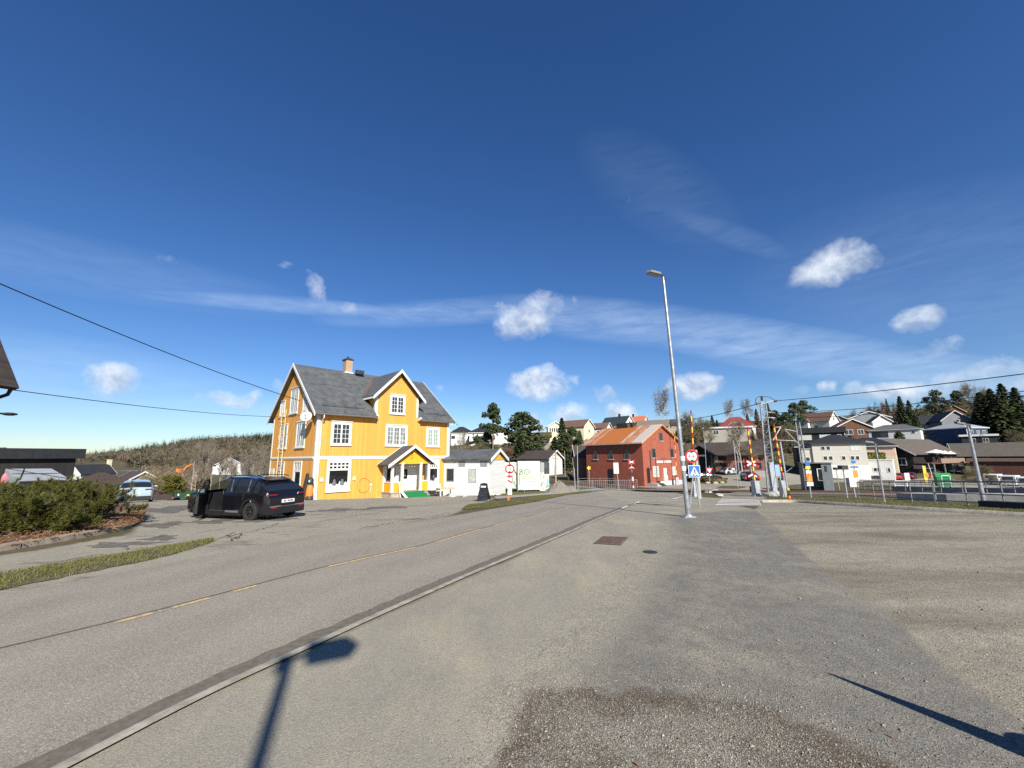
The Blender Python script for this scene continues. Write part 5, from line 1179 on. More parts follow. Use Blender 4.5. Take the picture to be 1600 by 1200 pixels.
railing(gp(1464, 788.5), gp(1640, 800), 1.05, 1.5, (1.05, .55, .2), RG, 'grey tube railing on the verge at the right, nearest the road', group='grey tube railings')
railing(gp(1352, 769), gp(1640, 781), 1.0, 1.9, (1.0, .55), RG, 'second grey railing behind, along the platform ramp', group='grey tube railings')
railing(gp(1345, 762), gp(1660, 772), 1.05, 2.4, (1.05, .6, .2), RG, 'third grey railing on the far side of the tracks', group='grey tube railings', mesh=.5)
railing(gp(905, 768.5), gp(985, 766), 1.25, 2.2, (1.2, .1), GREYM, 'steel mesh fence between the gravel heap and the warning cross', 'mesh_fence', .025, .3, cat='fence')
railing(gp(985, 766), gp(996, 765.5), 1.3, 1.0, (1.25, .1), GREYM, 'short end bay of steel fence at the warning cross', 'mesh_fence', .03, .3, cat='fence')
railing(gp(905, 757), gp(1000, 757), .9, 4, (.9,), RG, 'low rail along the foot of the brick warehouse', 'low_fence', .03, cat='fence')
railing(gp(700, 772), gp(736, 772), 1.9, 1.3, (1.85, 1.2, .2), M('thin_wire', (.3, .3, .28), .6, .3, var=.1), 'thin wire fence panel against the white annexe', 'wire_fence', .012, .25, cat='fence')
# ---- railway
trk = NT('ballast'); v = trk.coord(); trk.base(trk.mix(trk.ramp(trk.noise(v, 5, 6, .8), .35, .65), (.1, .085, .072), (.24, .215, .185))); trk.set(rough=.95); trk.bump(trk.noise(v, 14, 4, .8), 1, .06); BALL = trk.m
ta, tb = gp(700, 760)[:2], gp(1425, 779.5)[:2]
ta2, tb2 = gp(930, 761.5)[:2], gp(1400, 773)[:2]
dv = (tb2-ta2)/np.linalg.norm(tb2-ta2); nv = np.array([-dv[1], dv[0]])
T0, T1 = ta2-dv*60, tb2+dv*2
line = resample(np.stack([T0, T1]), 160)
strip('railway_bed', line+nv*3.9, line-nv*2.2, lambda t: .02+.12*np.minimum(1, np.minimum(t, 1-t)*6), BALL, 10)
def oncross(q): return q[1] > 12 and 1004 < proj((q[0], q[1], gz(*q)))[0] < 1162
for c in (-.2, 2.6):
    for s in (-.72, .72):
        pts = [(q[0], q[1], gz(*q)+.15) for q in line+nv*(c+s)]; m = MB(); m.tube(pts, .065, 4); tag(m.build('rail', M('rusty_rail', (.14, .07, .04), .7, .4, var=.3)), kind='structure')
m = MB(); n = int(np.linalg.norm(T1-T0)/.65)
for i in range(n):
    q = T0+dv*.65*i
    if oncross(q): continue
    for c in (-.2, 2.6):
        e = q+nv*c; a = e-nv*1.25; b_ = e+nv*1.25; w = dv*.12; z = gz(*e)+.07
        m.prism([(*(a-w), z), (*(b_-w), z), (*(b_+w), z), (*(a+w), z)], (0, 0, .05))
tag(m.build('railway_sleepers', M('tarred_sleeper', (.065, .045, .032), .9, var=.3)), kind='structure')
print('TRACK', ta2, tb2)
def deckpts(): return np.array([q for q in resample(line, 800) if oncross(q) and 15 < q[1] < 80])
dk = deckpts(); dkm = M('crossing_asphalt', (.2, .195, .175), .9, var=.2)
for c in (-.2, 2.6):
    for o0, o1 in ((-2.0, -.8), (-.62, .62), (.8, 1.25)): strip('crossing_deck', dk+nv*(c+o1), dk+nv*(c+o0), .19, dkm, 3)
# platform and low concrete walls to the right of it
def wall(pl, h, t, mat, label, name='concrete_wall', cat='wall', off=0):
    q = [gp(*p) for p in pl]; o0 = q[0]; m = MB()
    for a, b in zip(q[:-1], q[1:]):
        d = (b-a)[:2]; d /= np.linalg.norm(d); n_ = np.array([-d[1], d[0], 0])*t; a, b = a-o0, b-o0
        m.prism([a, b, b+n_, a+n_], (0, 0, h)) if h < 0 else m.add([a-(0, 0, .3), b-(0, 0, .3), b+n_-(0, 0, .3), a+n_-(0, 0, .3), a+(0, 0, h), b+(0, 0, h), b+n_+(0, 0, h), a+n_+(0, 0, h)], [(0, 3, 2, 1), (4, 5, 6, 7), (0, 1, 5, 4), (1, 2, 6, 5), (2, 3, 7, 6), (3, 0, 4, 7)])
    o = m.build(name, mat, loc=o0); return tag(o, label, cat)
wall([(1402, 781), (1480, 784), (1640, 788)], .38, 1.6, CONC, 'low concrete platform edge behind the first railings', 'platform_edge', 'platform')
wall([(1395, 769), (1640, 776)], .5, .25, M('dark_concrete', (.24, .235, .22), .9, var=.25), 'dark concrete wall across the tracks behind the railings')
wall([(1530, 794), (1640, 801)], .3, .5, M('blue_black_panel', (.012, .018, .03), .7, var=.1), 'dark blue low box beside the right lamp foot', 'low_box', 'barrier')  # one plain blue-black box over the dark stretch beside the lamp foot
# ---- A-board, table, bench, barrow, sacks
b = gp(756, 783); o = empty('sandwich_board', b, R_(-16), 'black folding sandwich board on the grass before the white annexe', 'sandwich board')
for s in (1, -1):
    m = MB(); m.prism([(-.5, -.42*s, .12), (.5, -.42*s, .12), (.36, -.1*s, 1.12), (-.36, -.1*s, 1.12)], (0, .05*s, 0)); q = m.build('panel', M('black_board', (.017, .018, .022), .45, var=.2), o)
    if s == 1: m = MB(); m.box((-.27, -.245, .72), (.27, -.235, .735)); m.box((-.2, -.3, .5), (.2, -.29, .515)); m.build('chalk_line', M('chalk', (.1, .1, .1), .9), q)
    for x in (-.42, .42): m = MB(); m.tube([(x*1.08, -.46*s, 0), (x*.95, -.38*s, .2)], .02, 5); m.build('leg', DKMET, o)
m = MB(); m.prism([(-.38, -.14, 1.12), (.38, -.14, 1.12), (.3, -.06, 1.5), (.0, -.04, 1.56), (-.3, -.06, 1.5)], (0, .16, 0)); h_ = m.build('header', BLACK, o)
m = MB(); m.box((-.24, -.15, 1.17), (.24, -.142, 1.32)); m.build('header_label', WHITE, h_); o.scale = (.74, .74, .74)
tp = hw(11.4, -1.75, 0); tz = gz(tp[0], tp[1]); o = empty('garden_table', (tp[0], tp[1], tz), R_(46-6), 'white garden table outside the right shop window', 'table'); WP = M('white_plastic', (.66, .65, .6), .5, var=.06)
m = MB(); m.box((-.85, -.42, .7), (.85, .42, .75)); m.box((-.8, -.38, .62), (.8, .38, .7)); m.build('table_top', M('table_wood_top', (.5, .42, .26), .6, var=.15), o)
for x in (-.75, .75):
    for y in (-.36, .36): m = MB(); m.box((x-.05, y-.05, 0), (x+.05, y+.05, .62)); m.build('leg', WP, o)
bp = hw(10.9, -.55, 0); o = empty('garden_bench', (bp[0], bp[1], gz(bp[0], bp[1])), R_(46), 'white slatted garden bench against the wall under the right shop window', 'bench')
m = MB(); m.box((-1.0, -.28, .42), (1.0, .28, .48)); m.build('seat', WP, o); m = MB()
for k in range(4): m.box((-1.0, .24, .52+.14*k), (1.0, .28, .63+.14*k))
for x in (-.95, .9): m.box((x, .281, .0), (x+.06, .31, 1.05))
m.build('backrest', WP, o)
for x in (-.95, .85): m = MB(); m.box((x, -.27, 0), (x+.08, .2, .42)); m.build('leg', WP, o)
bp = hw(10.0, -1.5, 0); o = empty('wheelbarrow', (bp[0], bp[1], gz(bp[0], bp[1])), R_(30), 'dark wheelbarrow parked between the porch and the white table', 'wheelbarrow')
m = MB(); m.prism([(-.45, -.28, .55), (.4, -.28, .5), (.2, -.2, .25), (-.3, -.2, .28)], (0, .52, 0)); m.build('tray', DKMET, o)
m = MB(); m.lathe([(0, -.05), (.17, -.05), (.2, 0), (.17, .05), (0, .05)], n=16, f=lambda x, y, z: (.52+x, z, .2+y)); m.build('wheel', TYRE, o)
for s in (-.2, .2): m = MB(); m.tube([(.52, s*.4, .2), (-.3, s, .4), (-.85, s*1.2, .62)], .02, 5); m.build('handle', WOOD, o); m = MB(); m.tube([(-.3, s, .35), (-.35, s, 0)], .02, 5); m.build('leg', DKMET, o)
bp = hw(-.38, -.5, 0); bz = gz(bp[0], bp[1])
o = empty('sack_stand', (bp[0], bp[1], bz), R_(46), 'orange sack under a dark teal lidded holder at the house corner', 'sack stand')
m = MB(); m.lathe([(.0, .28), (.24, .3), (.27, .55), (.22, .95), (.14, 1.12)], n=14); m.build('sack', M('orange_sack', (.62, .2, .04), .8, var=.15, scale=4, bump=.4, bscale=8), o, smooth=60)
m = MB(); m.lathe([(.12, 1.1), (.22, 1.2), (.24, 1.5), (.14, 1.66), (0, 1.7)], n=14); h_ = m.build('holder', M('dark_teal', (.02, .04, .04), .6), o, smooth=50)
m = MB(); m.ball((-.14, -.17, 1.4), (.07, .05, .09), 8, 6); m.build('pale_knob', M('pale_teal', (.4, .55, .52), .5), h_)
m = MB(); m.lathe([(0, 0), (.28, 0), (.3, .12), (.2, .3), (0, .3)], n=12); m.build('base', DKMET, o)
bp = hw(-.45, .9, 0); m = MB(); m.prism([(-.06, -.22, 0), (-.06, .22, 0), (.3, .22, 2.0), (.3, -.22, 2.0)], (.06, 0, 0)); o = m.build('leaning_board', M('dark_plank', (.045, .03, .025), .8), loc=(bp[0], bp[1], gz(bp[0], bp[1])), rz=R_(46)); tag(o, 'dark plank leaning against the gable beside the side door', 'plank')
# ---- bins, hydrant, right hand clutter
b = gp(1475, 762); o = empty('waste_container', b, R_(-28), 'green steel waste container by the timber restaurant', 'container'); GC = M('green_steel', (.02, .2, .065), .55, .1, var=.15, dirt=.15)
h = hat(b, 739); m = MB(); m.prism([(-.75, -.6, .2), (.75, -.6, .2), (.85, -.75, h*.72), (-.85, -.75, h*.72)], (0, 1.2, 0)); m.build('body', GC, o); m = MB(); m.prism([(-.88, -.8, h*.72), (-.88, .5, h*.72), (-.88, .45, h), (-.88, -.2, h)], (1.76, 0, 0)); m.build('lid', GC, o)
for x in (-.6, .6): m = MB(); m.lathe([(0, -.05), (.12, -.05), (.12, .05), (0, .05)], n=12, f=lambda a, b_, c, x=x: (x+c, -.4+a, .12+b_)); m.build('wheel', TYRE, o)
o, b, t = post(1448, 766, 1442.5, 728, .04, GREYM, 'pole with a yellow bus stop plate before the restaurant', 'sign_pole'); m = MB(); m.box((t[0]-.16, -.06, t[2]-1.75), (t[0]+.16, -.02, t[2])); m.build('plate', YELP, o)
m = MB(); m.box((t[0]-.05, -.08, t[2]-1.2), (t[0]+.3, -.06, t[2]-.75)); m.build('plate', ORAP, o)
o, b, t = post(1460, 753, 1450, 724, .06, WHITE, 'white post with a round red no entry disc', 'sign_pole'); m = MB(); c = np.array(t)*.3; disc(m, fS(c[0], -.07, c[2]), .38, 0, .02); s = m.build('disc', M('pink_red', (.55, .06, .09), .5), o); m = MB(); m.box((c[0]-.25, -.1, c[2]-.06), (c[0]+.25, -.09, c[2]+.06)); m.build('bar', WHITE, s)
for px, py, w, h, lab in [(1411, 766, 1.3, 1.0, 'white steel hoop rail left of the green container'), (1481, 764, .8, 1.6, 'white steel hoop frame right of the green container')]:
    b = gp(px, py); o = empty('hoop_barrier', b, R_(-20), lab, 'barrier'); m = MB(); m.tube([(-w/2, 0, 0), (-w/2, 0, h*.96), (-w/2+.08, 0, h), (w/2-.08, 0, h), (w/2, 0, h*.96), (w/2, 0, 0)], .045, 8); m.build('hoop', WHITE, o); m = MB(); m.tube([(-w/2, 0, h*.5), (w/2, 0, h*.5)], .03, 6); m.build('rail', WHITE, o)
b = gp(1418, 768); o = empty('sign_pole', b, 0, 'white post with a small white plate right of the red cars', 'sign'); t = np.array(upto(b, 1415, 739)); m = MB(); m.tube([(0, 0, 0), t], .05, 8); m.build('pole', WHITE, o); m = MB(); m.box((t[0]-.25, -.1, t[2]-.7), (t[0]+.25, -.06, t[2])); m.build('plate', M('pale_pink_plate', (.6, .5, .46), .5), o)
b = gp(287, 779.5); ln = 3.2; o = empty('sheet_fence', b, R_(8), 'low dark green sheet fence at the far edge of the lot', 'fence'); GF = M('dark_green_sheet', (.012, .055, .035), .6, var=.15)
h = hat(b, 766.5); 
for k in range(3): m = MB(); m.box((-ln/2*1.3+k*ln*.45, 0, 0), (-ln/2*1.3+(k+1)*ln*.45-.03, .05, h)); m.build('panel', GF, o)
for x, z in ((-.65, .35), (1.28, .55), (1.28, .25)): m = MB(); m.box((x, -.02, z), (x+.16, 0, z+.2)); m.build('notice', WHITE, o)
b = gp(293, 780); o = empty('hydrant', b, 0, 'small yellow hydrant before the dark green fence', 'hydrant'); m = MB(); m.lathe([(.12, 0), (.12, .35), (.16, .36), (.16, .42), (.08, .5), (0, .52)], n=12); m.build('body', YELP, o, smooth=50)
for s in (-1, 1): m = MB(); m.tube([(0, 0, .25), (s*.25, -.05, .25)], .07, 8); m.build('outlet', YELP, o)
m = MB(); m.tube([(.25, -.05, .22), (.5, -.1, .1), (.9, -.1, .04)], .04, 6); m.build('hose', M('pale_hose', (.55, .5, .3), .7), o)
# gravel heap, loose white stones by the annexe
for px, py, r, h, lab in [(874, 769, 1.75, 1.25, 'heap of grey gravel beside the banners'), (893, 769, 1.0, .75, 'smaller grey gravel heap by the steel gate post')]:
    b = gp(px, py); m = MB(); n = 26; V = []
    for i in range(9):
        for j in range(n):
            k = i/8; a = 2*math.pi*j/n; V.append((r*k*math.cos(a)*rnd.uniform(.9, 1.1), r*.8*k*math.sin(a)*rnd.uniform(.9, 1.1), h*(1-k**1.25)*rnd.uniform(.9, 1.08)-.05))
    m.add(V, [(i*n+j, i*n+(j+1) % n, (i+1)*n+(j+1) % n, (i+1)*n+j) for i in range(8) for j in range(n)]); o = m.build('gravel_heap', M('heap_gravel', (.17, .155, .13), .95, var=.4, scale=9, bump=1, bscale=18), loc=b); tag(o, lab, 'gravel heap')
# excavator far left
b = np.array(atd(281, 745, 170)); o = empty('excavator', (b[0], b[1], gz(b[0], b[1])), R_(-10), 'orange excavator with raised arm on the slope beyond the birches', 'excavator'); k = 1.5
gzb = float(b[2])-gz(b[0], b[1]); o.location = (b[0], b[1], float(b[2]))
m = MB(); m.box((-1.2, -1, .9), (1.2, 1, 2.2)); m.box((-1.1, -.9, 2.2), (.1, .2, 3.2)); m.build('cab', ORAP, o); m = MB(); m.box((-1.6, -1.1, -1.5), (1.6, 1.1, .85)); m.build('tracks', DKMET, o)
m = MB(); m.tube([(.9, 0, 1.6), (2.6, 0, 3.9), (5.0, 0, 5.0), (6.6, 0, 4.4)], [.35, .4, .3, .25], 6); m.build('arm', ORAP, o); m = MB(); m.prism([(6.4, -.5, 4.6), (7.2, -.5, 4.3), (6.9, -.5, 3.5), (6.2, -.5, 3.8)], (0, 1, 0)); m.build('bucket', DKMET, o)
# ------------------------------------------------------------ other buildings
def simple_window(parent, f, a, b, w, h, fr=None, pane=None, t=.1, label=None):
    m = MB(); fr = fr or WHITE
    m.box((a-w/2-t, .0, b-t), (a-w/2, .06, b+h+t), 0, f); m.box((a+w/2, .0, b-t), (a+w/2+t, .06, b+h+t), 0, f); m.box((a-w/2, .0, b-t), (a+w/2, .055, b), 0, f); m.box((a-w/2, .0, b+h), (a+w/2, .055, b+h+t), 0, f)
    if w > .9: m.box((a-.04, .0, b), (a+.04, .05, b+h), 0, f)
    o = m.build('window', fr, parent); p = MB(); p.poly([f(a-w/2, .02, b), f(a+w/2, .02, b), f(a+w/2, .02, b+h), f(a-w/2, .02, b+h)]); p.build('pane', pane or GLASS, o); return o
def bldg(name, label, px, y, w, d, hw, hr, wm, rm, yaw=0, roof='gable', ridge='x', base=None, wins=(), over=.45, chim=None, fascia=WHITE, cat='house', group=None, low=None, down=5, abs_rz=None, loc=None, th=.18):
    p = np.array(loc, float) if loc is not None else (atd(px, base, y) if base else gcol(px, y)); rz = abs_rz if abs_rz is not None else -math.atan2(p[0], p[1])+R_(yaw)
    o = empty(name, p, rz, label, cat, group); X, Yh = w/2, d/2
    m = MB()
    if roof == 'gable' and ridge == 'x':
        for s in (1, -1): m.poly([(s*X, -Yh, -down), (s*X, Yh, -down), (s*X, Yh, hw), (s*X, 0, hr-.1), (s*X, -Yh, hw)][::s])
        for s in (1, -1): m.poly([(-X, -s*Yh, -down), (X, -s*Yh, -down), (X, -s*Yh, hw), (-X, -s*Yh, hw)][::s])
    elif roof == 'gable':
        for s in (1, -1): m.poly([(-X, -s*Yh, -down), (X, -s*Yh, -down), (X, -s*Yh, hw), (0, -s*Yh, hr-.1), (-X, -s*Yh, hw)][::s])
        for s in (1, -1): m.poly([(s*X, -Yh, -down), (s*X, Yh, -down), (s*X, Yh, hw), (s*X, -Yh, hw)][::s])
    else: m.box((-X, -Yh, -down), (X, Yh, hw))
    m.build('wall', wm, o)
    if low: m = MB(); m.box((-X-.03, -Yh-.03, -down), (X+.03, Yh+.03, low[0])); m.build('lower_wall', low[1], o)
    m = MB(); b = MB(); v = over
    if roof == 'gable':
        A, B = (X, Yh) if ridge == 'x' else (Yh, X); sl2 = (hr-hw)/B; T = (lambda a, b_, c: (a, b_, c)) if ridge == 'x' else (lambda a, b_, c: (b_, a, c))
        for s in (1, -1): slab(m, [T(-A-v, s*(B+v), hw-v*sl2), T(A+v, s*(B+v), hw-v*sl2), T(A+v, 0, hr), T(-A-v, 0, hr)], th)
        for e in (1, -1):
            for s in (1, -1): barge(b, T(e*(A+v+.01), s*(B+v+.04), hw-v*sl2+th+.05), T(e*(A+v+.01), 0, hr+th+.06), T(e, 0, 0), .32, .06)
            if fascia: b.build('bargeboard', fascia, o)
            b = MB()
    elif roof == 'hip':
        A, B = (X, Yh) if X >= Yh else (Yh, X); T = (lambda a, b_, c: (a, b_, c)) if X >= Yh else (lambda a, b_, c: (b_, a, c)); r_ = max(A-B, .01); A += v; B += v
        e = [T(-A, -B, hw), T(A, -B, hw), T(A, B, hw), T(-A, B, hw)]; q = [T(-r_, 0, hr), T(r_, 0, hr)]
        m.add(e+q, [(0, 1, 5, 4), (1, 2, 5), (2, 3, 4, 5), (3, 0, 4)]); m.prism(e, (0, 0, -.14), 0); b.box((-X-v-.02, -Yh-v-.02, hw-.3), (X+v+.02, Yh+v+.02, hw-.145))
    else:
        m.box((-X-v, -Yh-v, hw), (X+v, Yh+v, hr)); b.box((-X-v-.02, -Yh-v-.02, hw-.02), (X+v+.02, Yh+v+.02, hr-.08))
    ro = m.build('roof', rm, o); b.build('fascia', fascia, o) if fascia and b.v else None
    if chim:
        for (cx, cy, cz, mt) in ([chim] if not isinstance(chim, list) else chim): m = MB(); m.box((cx-.35, cy-.35, hw), (cx+.35, cy+.35, cz)); m.box((cx-.42, cy-.42, cz), (cx+.42, cy+.42, cz+.12)); m.build('chimney', mt, ro)
    fm = {'f': wallmap((0, -Yh, 0), (1, 0, 0), (0, -1, 0)), 'r': wallmap((X, 0, 0), (0, 1, 0), (1, 0, 0)), 'l': wallmap((-X, 0, 0), (0, -1, 0), (-1, 0, 0))}
    for wv in wins:
        face, a, z, ww, hh = wv[:5]; simple_window(o, fm[face], a, z, ww, hh, wv[5] if len(wv) > 5 else WHITE, wv[6] if len(wv) > 6 else GLASS)
    return o, fm
WB = boards('white_boards', (.58, .58, .55), .16, 'h', .05, .3, .6, .06)
CREAM = boards('cream_boards', (.62, .56, .38), .16, 'h', .05, .3, .6, .05)
BLKROOF = roofing('black_tiles', (.022, .024, .027), .3); BRNROOF = roofing('brown_tiles', (.15, .085, .06), .3); DBROOF = roofing('dark_brown_tiles', (.06, .047, .04), .3)
REDROOF = roofing('red_tiles', (.22, .035, .03), .3); GRNROOF = roofing('green_black_tiles', (.03, .045, .048), .3); GRYROOF = roofing('grey_tiles', (.11, .11, .11), .3); STONER = roofing('stone_slates', (.17, .15, .115), .5)
BLKW = boards('black_boards', (.016, .015, .016), .16, 'v', .15, .4, .7, .05); BRNW = boards('brown_boards', (.11, .05, .025), .16, 'v', .12, .4, .7, .1)
BLUW = boards('blue_boards', (.022, .055, .13), .16, 'h', .08, .4, .6, .05); DKBL = boards('dark_blue_boards', (.02, .024, .035), .16, 'h', .1, .4, .6, .05)
GRYW = boards('grey_boards', (.2, .21, .22), .16, 'v', .08, .35, .65, .1); PEACH = boards('peach_render', (.62, .44, .32), 3.0, 'h', .03, .1, .8, .04)
PALE = boards('pale_grey_cladding', (.47, .455, .395), .22, 'h', .05, .25, .8, .08); VILLA = M('grey_villa_render', (.3, .285, .24), .85, var=.15, dirt=.3)
BRK = brick('red_brick', (.34, .082, .045), (.25, .052, .03), (.27, .13, .095)); BRK2 = brick('brown_brick', (.3, .11, .07), (.2, .075, .05), (.26, .2, .17))
CBL = M('chimney_black', (.02, .02, .02), .7)

# red brick warehouse
c = atd(1007, 756.5, 62); o = empty('brick_warehouse', c, R_(36.6), 'red brick warehouse with rusty sheet roof beside the level crossing', 'warehouse'); gw, ln, hw_, hr_ = 9.9, 11.4, 6.25, 8.9
m = MB(); m.poly([(0, 0, -2), (gw, 0, -2), (gw, 0, hw_), (gw/2, 0, hr_-.1), (0, 0, hw_)]); m.poly([(0, ln, -2), (0, ln, hw_), (gw/2, ln, hr_-.1), (gw, ln, hw_), (gw, ln, -2)]); m.poly([(0, ln, -2), (0, 0, -2), (0, 0, hw_), (0, ln, hw_)]); m.poly([(gw, 0, -2), (gw, ln, -2), (gw, ln, hw_), (gw, 0, hw_)]); m.build('wall', BRK, o)
t = NT('rusty_sheet_roof'); v = t.coord(); sx = t.new('ShaderNodeSeparateXYZ'); t.link(v, sx.inputs[0]); fr = t.math('FRACT', t.math('DIVIDE', sx.outputs[1], .75)); st_ = t.math('FLOOR', t.math('DIVIDE', sx.outputs[1], .75)); wn = t.new('ShaderNodeTexWhiteNoise', noise_dimensions='1D'); t.link(st_, wn.inputs['W'])
n = t.noise(t.mapping(v, (.5, 2.2, .5)), 1.3, 7, .7); mid = t.ramp(t.math('ABSOLUTE', t.math('SUBTRACT', sx.outputs[1], 6.6)), 2.0, 6.2, .3, -.22)
rf = t.ramp(t.math('ADD', t.math('ADD', n, mid), t.math('MULTIPLY', wn.outputs[0], .3)), .54, .8); col = t.mix(rf, (.46, .41, .36), (.4, .13, .032)); col = t.mix(t.ramp(t.math('ABSOLUTE', t.math('SUBTRACT', fr, .5)), .44, .5, 0, .5), col, (.2, .09, .05))
t.base(col); t.set(rough=.6, spec=.3); t.bump(t.ramp(t.math('ABSOLUTE', t.math('SUBTRACT', fr, .5)), .42, .5), .4, .03); RUSTR = t.m
m = MB(); sl3 = (hr_-hw_)/(gw/2); ov = .55
for s in (0, 1):
    e = -ov if s == 0 else gw+ov; slab(m, [(e, -.4, hw_-ov*sl3), (gw/2, -.4, hr_), (gw/2, ln+.4, hr_), (e, ln+.4, hw_-ov*sl3)], .1)
ro = m.build('roof', RUSTR, o)
m = MB()
for s in (0, 1): barge(m, (-ov if s == 0 else gw+ov, -.41, hw_-ov*sl3+.08), (gw/2, -.41, hr_+.12), (0, -1, 0), .22, .05)
m.build('bargeboard', M('orange_wood_trim', (.45, .2, .08), .7, var=.2), o)
m = MB(); m.box((-ov-.05, -.4, hw_-ov*sl3-.05), (-ov+.02, ln+.4, hw_-ov*sl3+.14)); m.build('eaves_board', M('pale_eaves', (.45, .36, .3), .7, var=.2), o)
m = MB(); m.box((gw/2-.5, 4.8, hr_-.3), (gw/2+.5, 8.2, hr_+.75)); m.build('roof_lantern', M('dark_lantern', (.03, .028, .026), .7), ro); m = MB(); m.box((gw/2-.52, 5.4, hr_-.2), (gw/2+.52, 5.9, hr_+.6)); m.build('shutter', M('grey_plank', (.2, .18, .16), .8), ro)
fF = wallmap((0, 0, 0), (1, 0, 0), (0, -1, 0)); fL = wallmap((0, 0, 0), (0, -1, 0), (-1, 0, 0)); DF = M('brown_frame', (.12, .1, .085), .7)
for a, z, w, h in ((4.9, 6.5, .8, 1.1), (2.75, 3.9, .8, 1.25), (7.6, 3.9, .8, 1.25), (3.0, 1.1, 1.25, 1.35), (7.8, 1.2, 1.0, 1.1)): 
    w_ = simple_window(o, fF, a, z, w, h, DF if z > 2 else WHITE, GLASS if z > 2 else CURT, .08); m = MB(); m.box((a-w/2-.15, 0, z-.2), (a+w/2+.15, .12, z-.1), 0, fF); m.build('sill', CONC, w_)
for a in (-2.9, -6.0, -9.3):
    w_ = simple_window(o, fL, a, 3.75, .75, 1.3, DF, GLASS, .07); m = MB(); m.box((a-.6, 0, 3.5), (a+.6, .12, 3.64), 0, fL); m.build('sill', CONC, w_)
m = MB(); m.box((-6.7, 0, -.3), (-5.7, .06, 2.1), 0, fL); m.build('door', BLACK, o); m = MB(); m.box((.75, 0, .1), (1.45, .06, 2.3), 0, fF); m.build('door', BLACK, o)
m = MB(); m.box((5.0, 0, .9), (5.75, .05, 2.2), 0, fF); m.build('notice_board', WHITE, o)
m = MB(); m.box((3.6, -.0, -2), (gw+.02, .05, .25), 0, fF); m.build('white_plinth', WB, o)
m = MB()   # the two lines painted on the gable, too blurred in the photograph to read
x = 3.4
for w in (.3, .28, .3, .3, .28, .0, .2, .0, .32, .3, .3, .26, .3): 
    if w: m.box((x, .0, 3.02), (x+w*.8, .02, 3.36), 0, fF)
    x += w+.04 if w else .2
m.build('white_lettering', WHITE, o); m = MB(); x = 4.6
for w in (.3, .28, .3, .3, 0, .35): 
    if w: m.box((x, .0, 3.5), (x+w*.8, .02, 3.78), 0, fF)
    x += w+.04 if w else .25
m.build('dark_lettering', M('dark_paint_faded', (.2, .06, .04), .8), o)
m = MB(); m.tube([(3.0, -.15, 4.6), (3.0, -.15, 0)], .04, 6); m.box((1.7, -.12, 1.9), (1.8, -.02, 4.9)); m.build('pipe', DKMET, o)
m = MB(); m.box((1.0, -1.5, -.9), (2.6, -.02, .1)); m.prism([(2.6, -1.5, .1), (2.6, -1.5, -.9), (4.4, -1.5, -.9)], (0, 1.4, 0)); m.build('loading_ramp', CONC, o); m = MB(); m.box((2.7, -1.6, .35), (3.6, -1.3, 1.2)); m.build('meter_box', M('cream_box', (.55, .52, .42), .6), o); m = MB(); m.prism([(1.2, -1.65, .15), (2.2, -1.65, .15), (4.6, -1.65, -.95), (3.9, -1.65, -.95)], (0, .1, 0)); m.build('stair_side', DKMET, o)
# annexe and banners beside the yellow house
o, fm = bldg('white_annexe', 'low white boarded annexe with slate roof right of the yellow house', 731, 43, 6.6, 4.2, 3.35, 4.25, WB, SLATE, -26, base=771, over=.25, cat='building')
for a, z, w, h, pn in ((-.9, 1.35, .75, 1.15, GLASS), (1.5, 1.3, .7, 1.15, CURT)): simple_window(o, fm['f'], a, z, w, h, M('thin_grey_frame', (.3, .3, .28), .6), pn, .05)
m = MB(); m.prism([(3.32, -1.5, 3.35), (3.32, 1.5, 3.35), (3.32, 0, 4.0)], (.03, 0, 0)); m.build('yellow_gable', YP, o)
for a in (.35, 2.7): m = MB(); m.box((a-.35, .0, 2.75), (a+.35, .05, 3.3), 0, fm['f']); m.build('grey_patch', GRYW, o)
h0 = gp(776, 770); h1 = gp(846, 768.5); o = empty('banner_fence', h0, 0, 'long hoarding of printed banners beside the annexe, one lettered BO', 'hoarding'); D = h1-h0; L_ = np.linalg.norm(D[:2]); ex = np.array([D[0], D[1], 0])/L_; en = np.array([ex[1], -ex[0], 0]); H_ = hat(h0, 722)
fB = lambda a, d, b: tuple(ex*a+en*d+np.array([0, 0, b+D[2]*a/L_]))
t = NT('printed_banner'); v = t.coord(); n = t.noise(v, 2.2, 6, .7); n2 = t.noise(v, 5, 5, .7, .8); c1 = t.mix(t.ramp(n, .48, .58), (.6, .63, .55), (.2, .26, .17)); t.base(t.mix(t.ramp(n2, .56, .64), c1, (.07, .085, .06))); t.set(rough=.6); BAN = t.m
PAPER = M('banner_white', (.5, .54, .44), .6, var=.07, scale=2)
for k in range(4):
    x = L_*(0, .47, .62, 1)[k]; m = MB(); m.tube([fB(x, -.06, -.3), fB(x, -.06, H_+.05)], .05, 6); m.build('post', GREYM, o)
m = MB(); m.box((.05, 0, .45), (L_*.44, .04, H_-.02), 0, fB); m.box((L_*.1, .041, .45), (L_*.43, .05, .75), 0, fB); p_ = m.build('picture_banner', BAN, o)
m = MB(); m.box((L_*.47, .03, .25), (L_*.97, .07, H_+.08), 0, fB); p_ = m.build('white_banner', PAPER, o)
a = fB(L_*.62, .075, H_*.66); text('lettering', 'BO', .95, M('green_print', (.13, .2, .12), .7), p_, frame(a, ex, (0, 0, 1)), .003)
m = MB()
for j, (z, w0, w1) in enumerate(((.5, .58, .82), (.44, .56, .92), (.33, .55, .95), (.09, .5, .55), (.09, .6, .63), (.09, .7, .74), (.09, .82, .86))):
    k = w0
    while k < w1: m.box((L_*k, .07, H_*z), (L_*(k+.012), .074, H_*(z+.025)), 0, fB); k += .02
m.build('small_print', M('green_print', (.13, .2, .12), .7), p_)
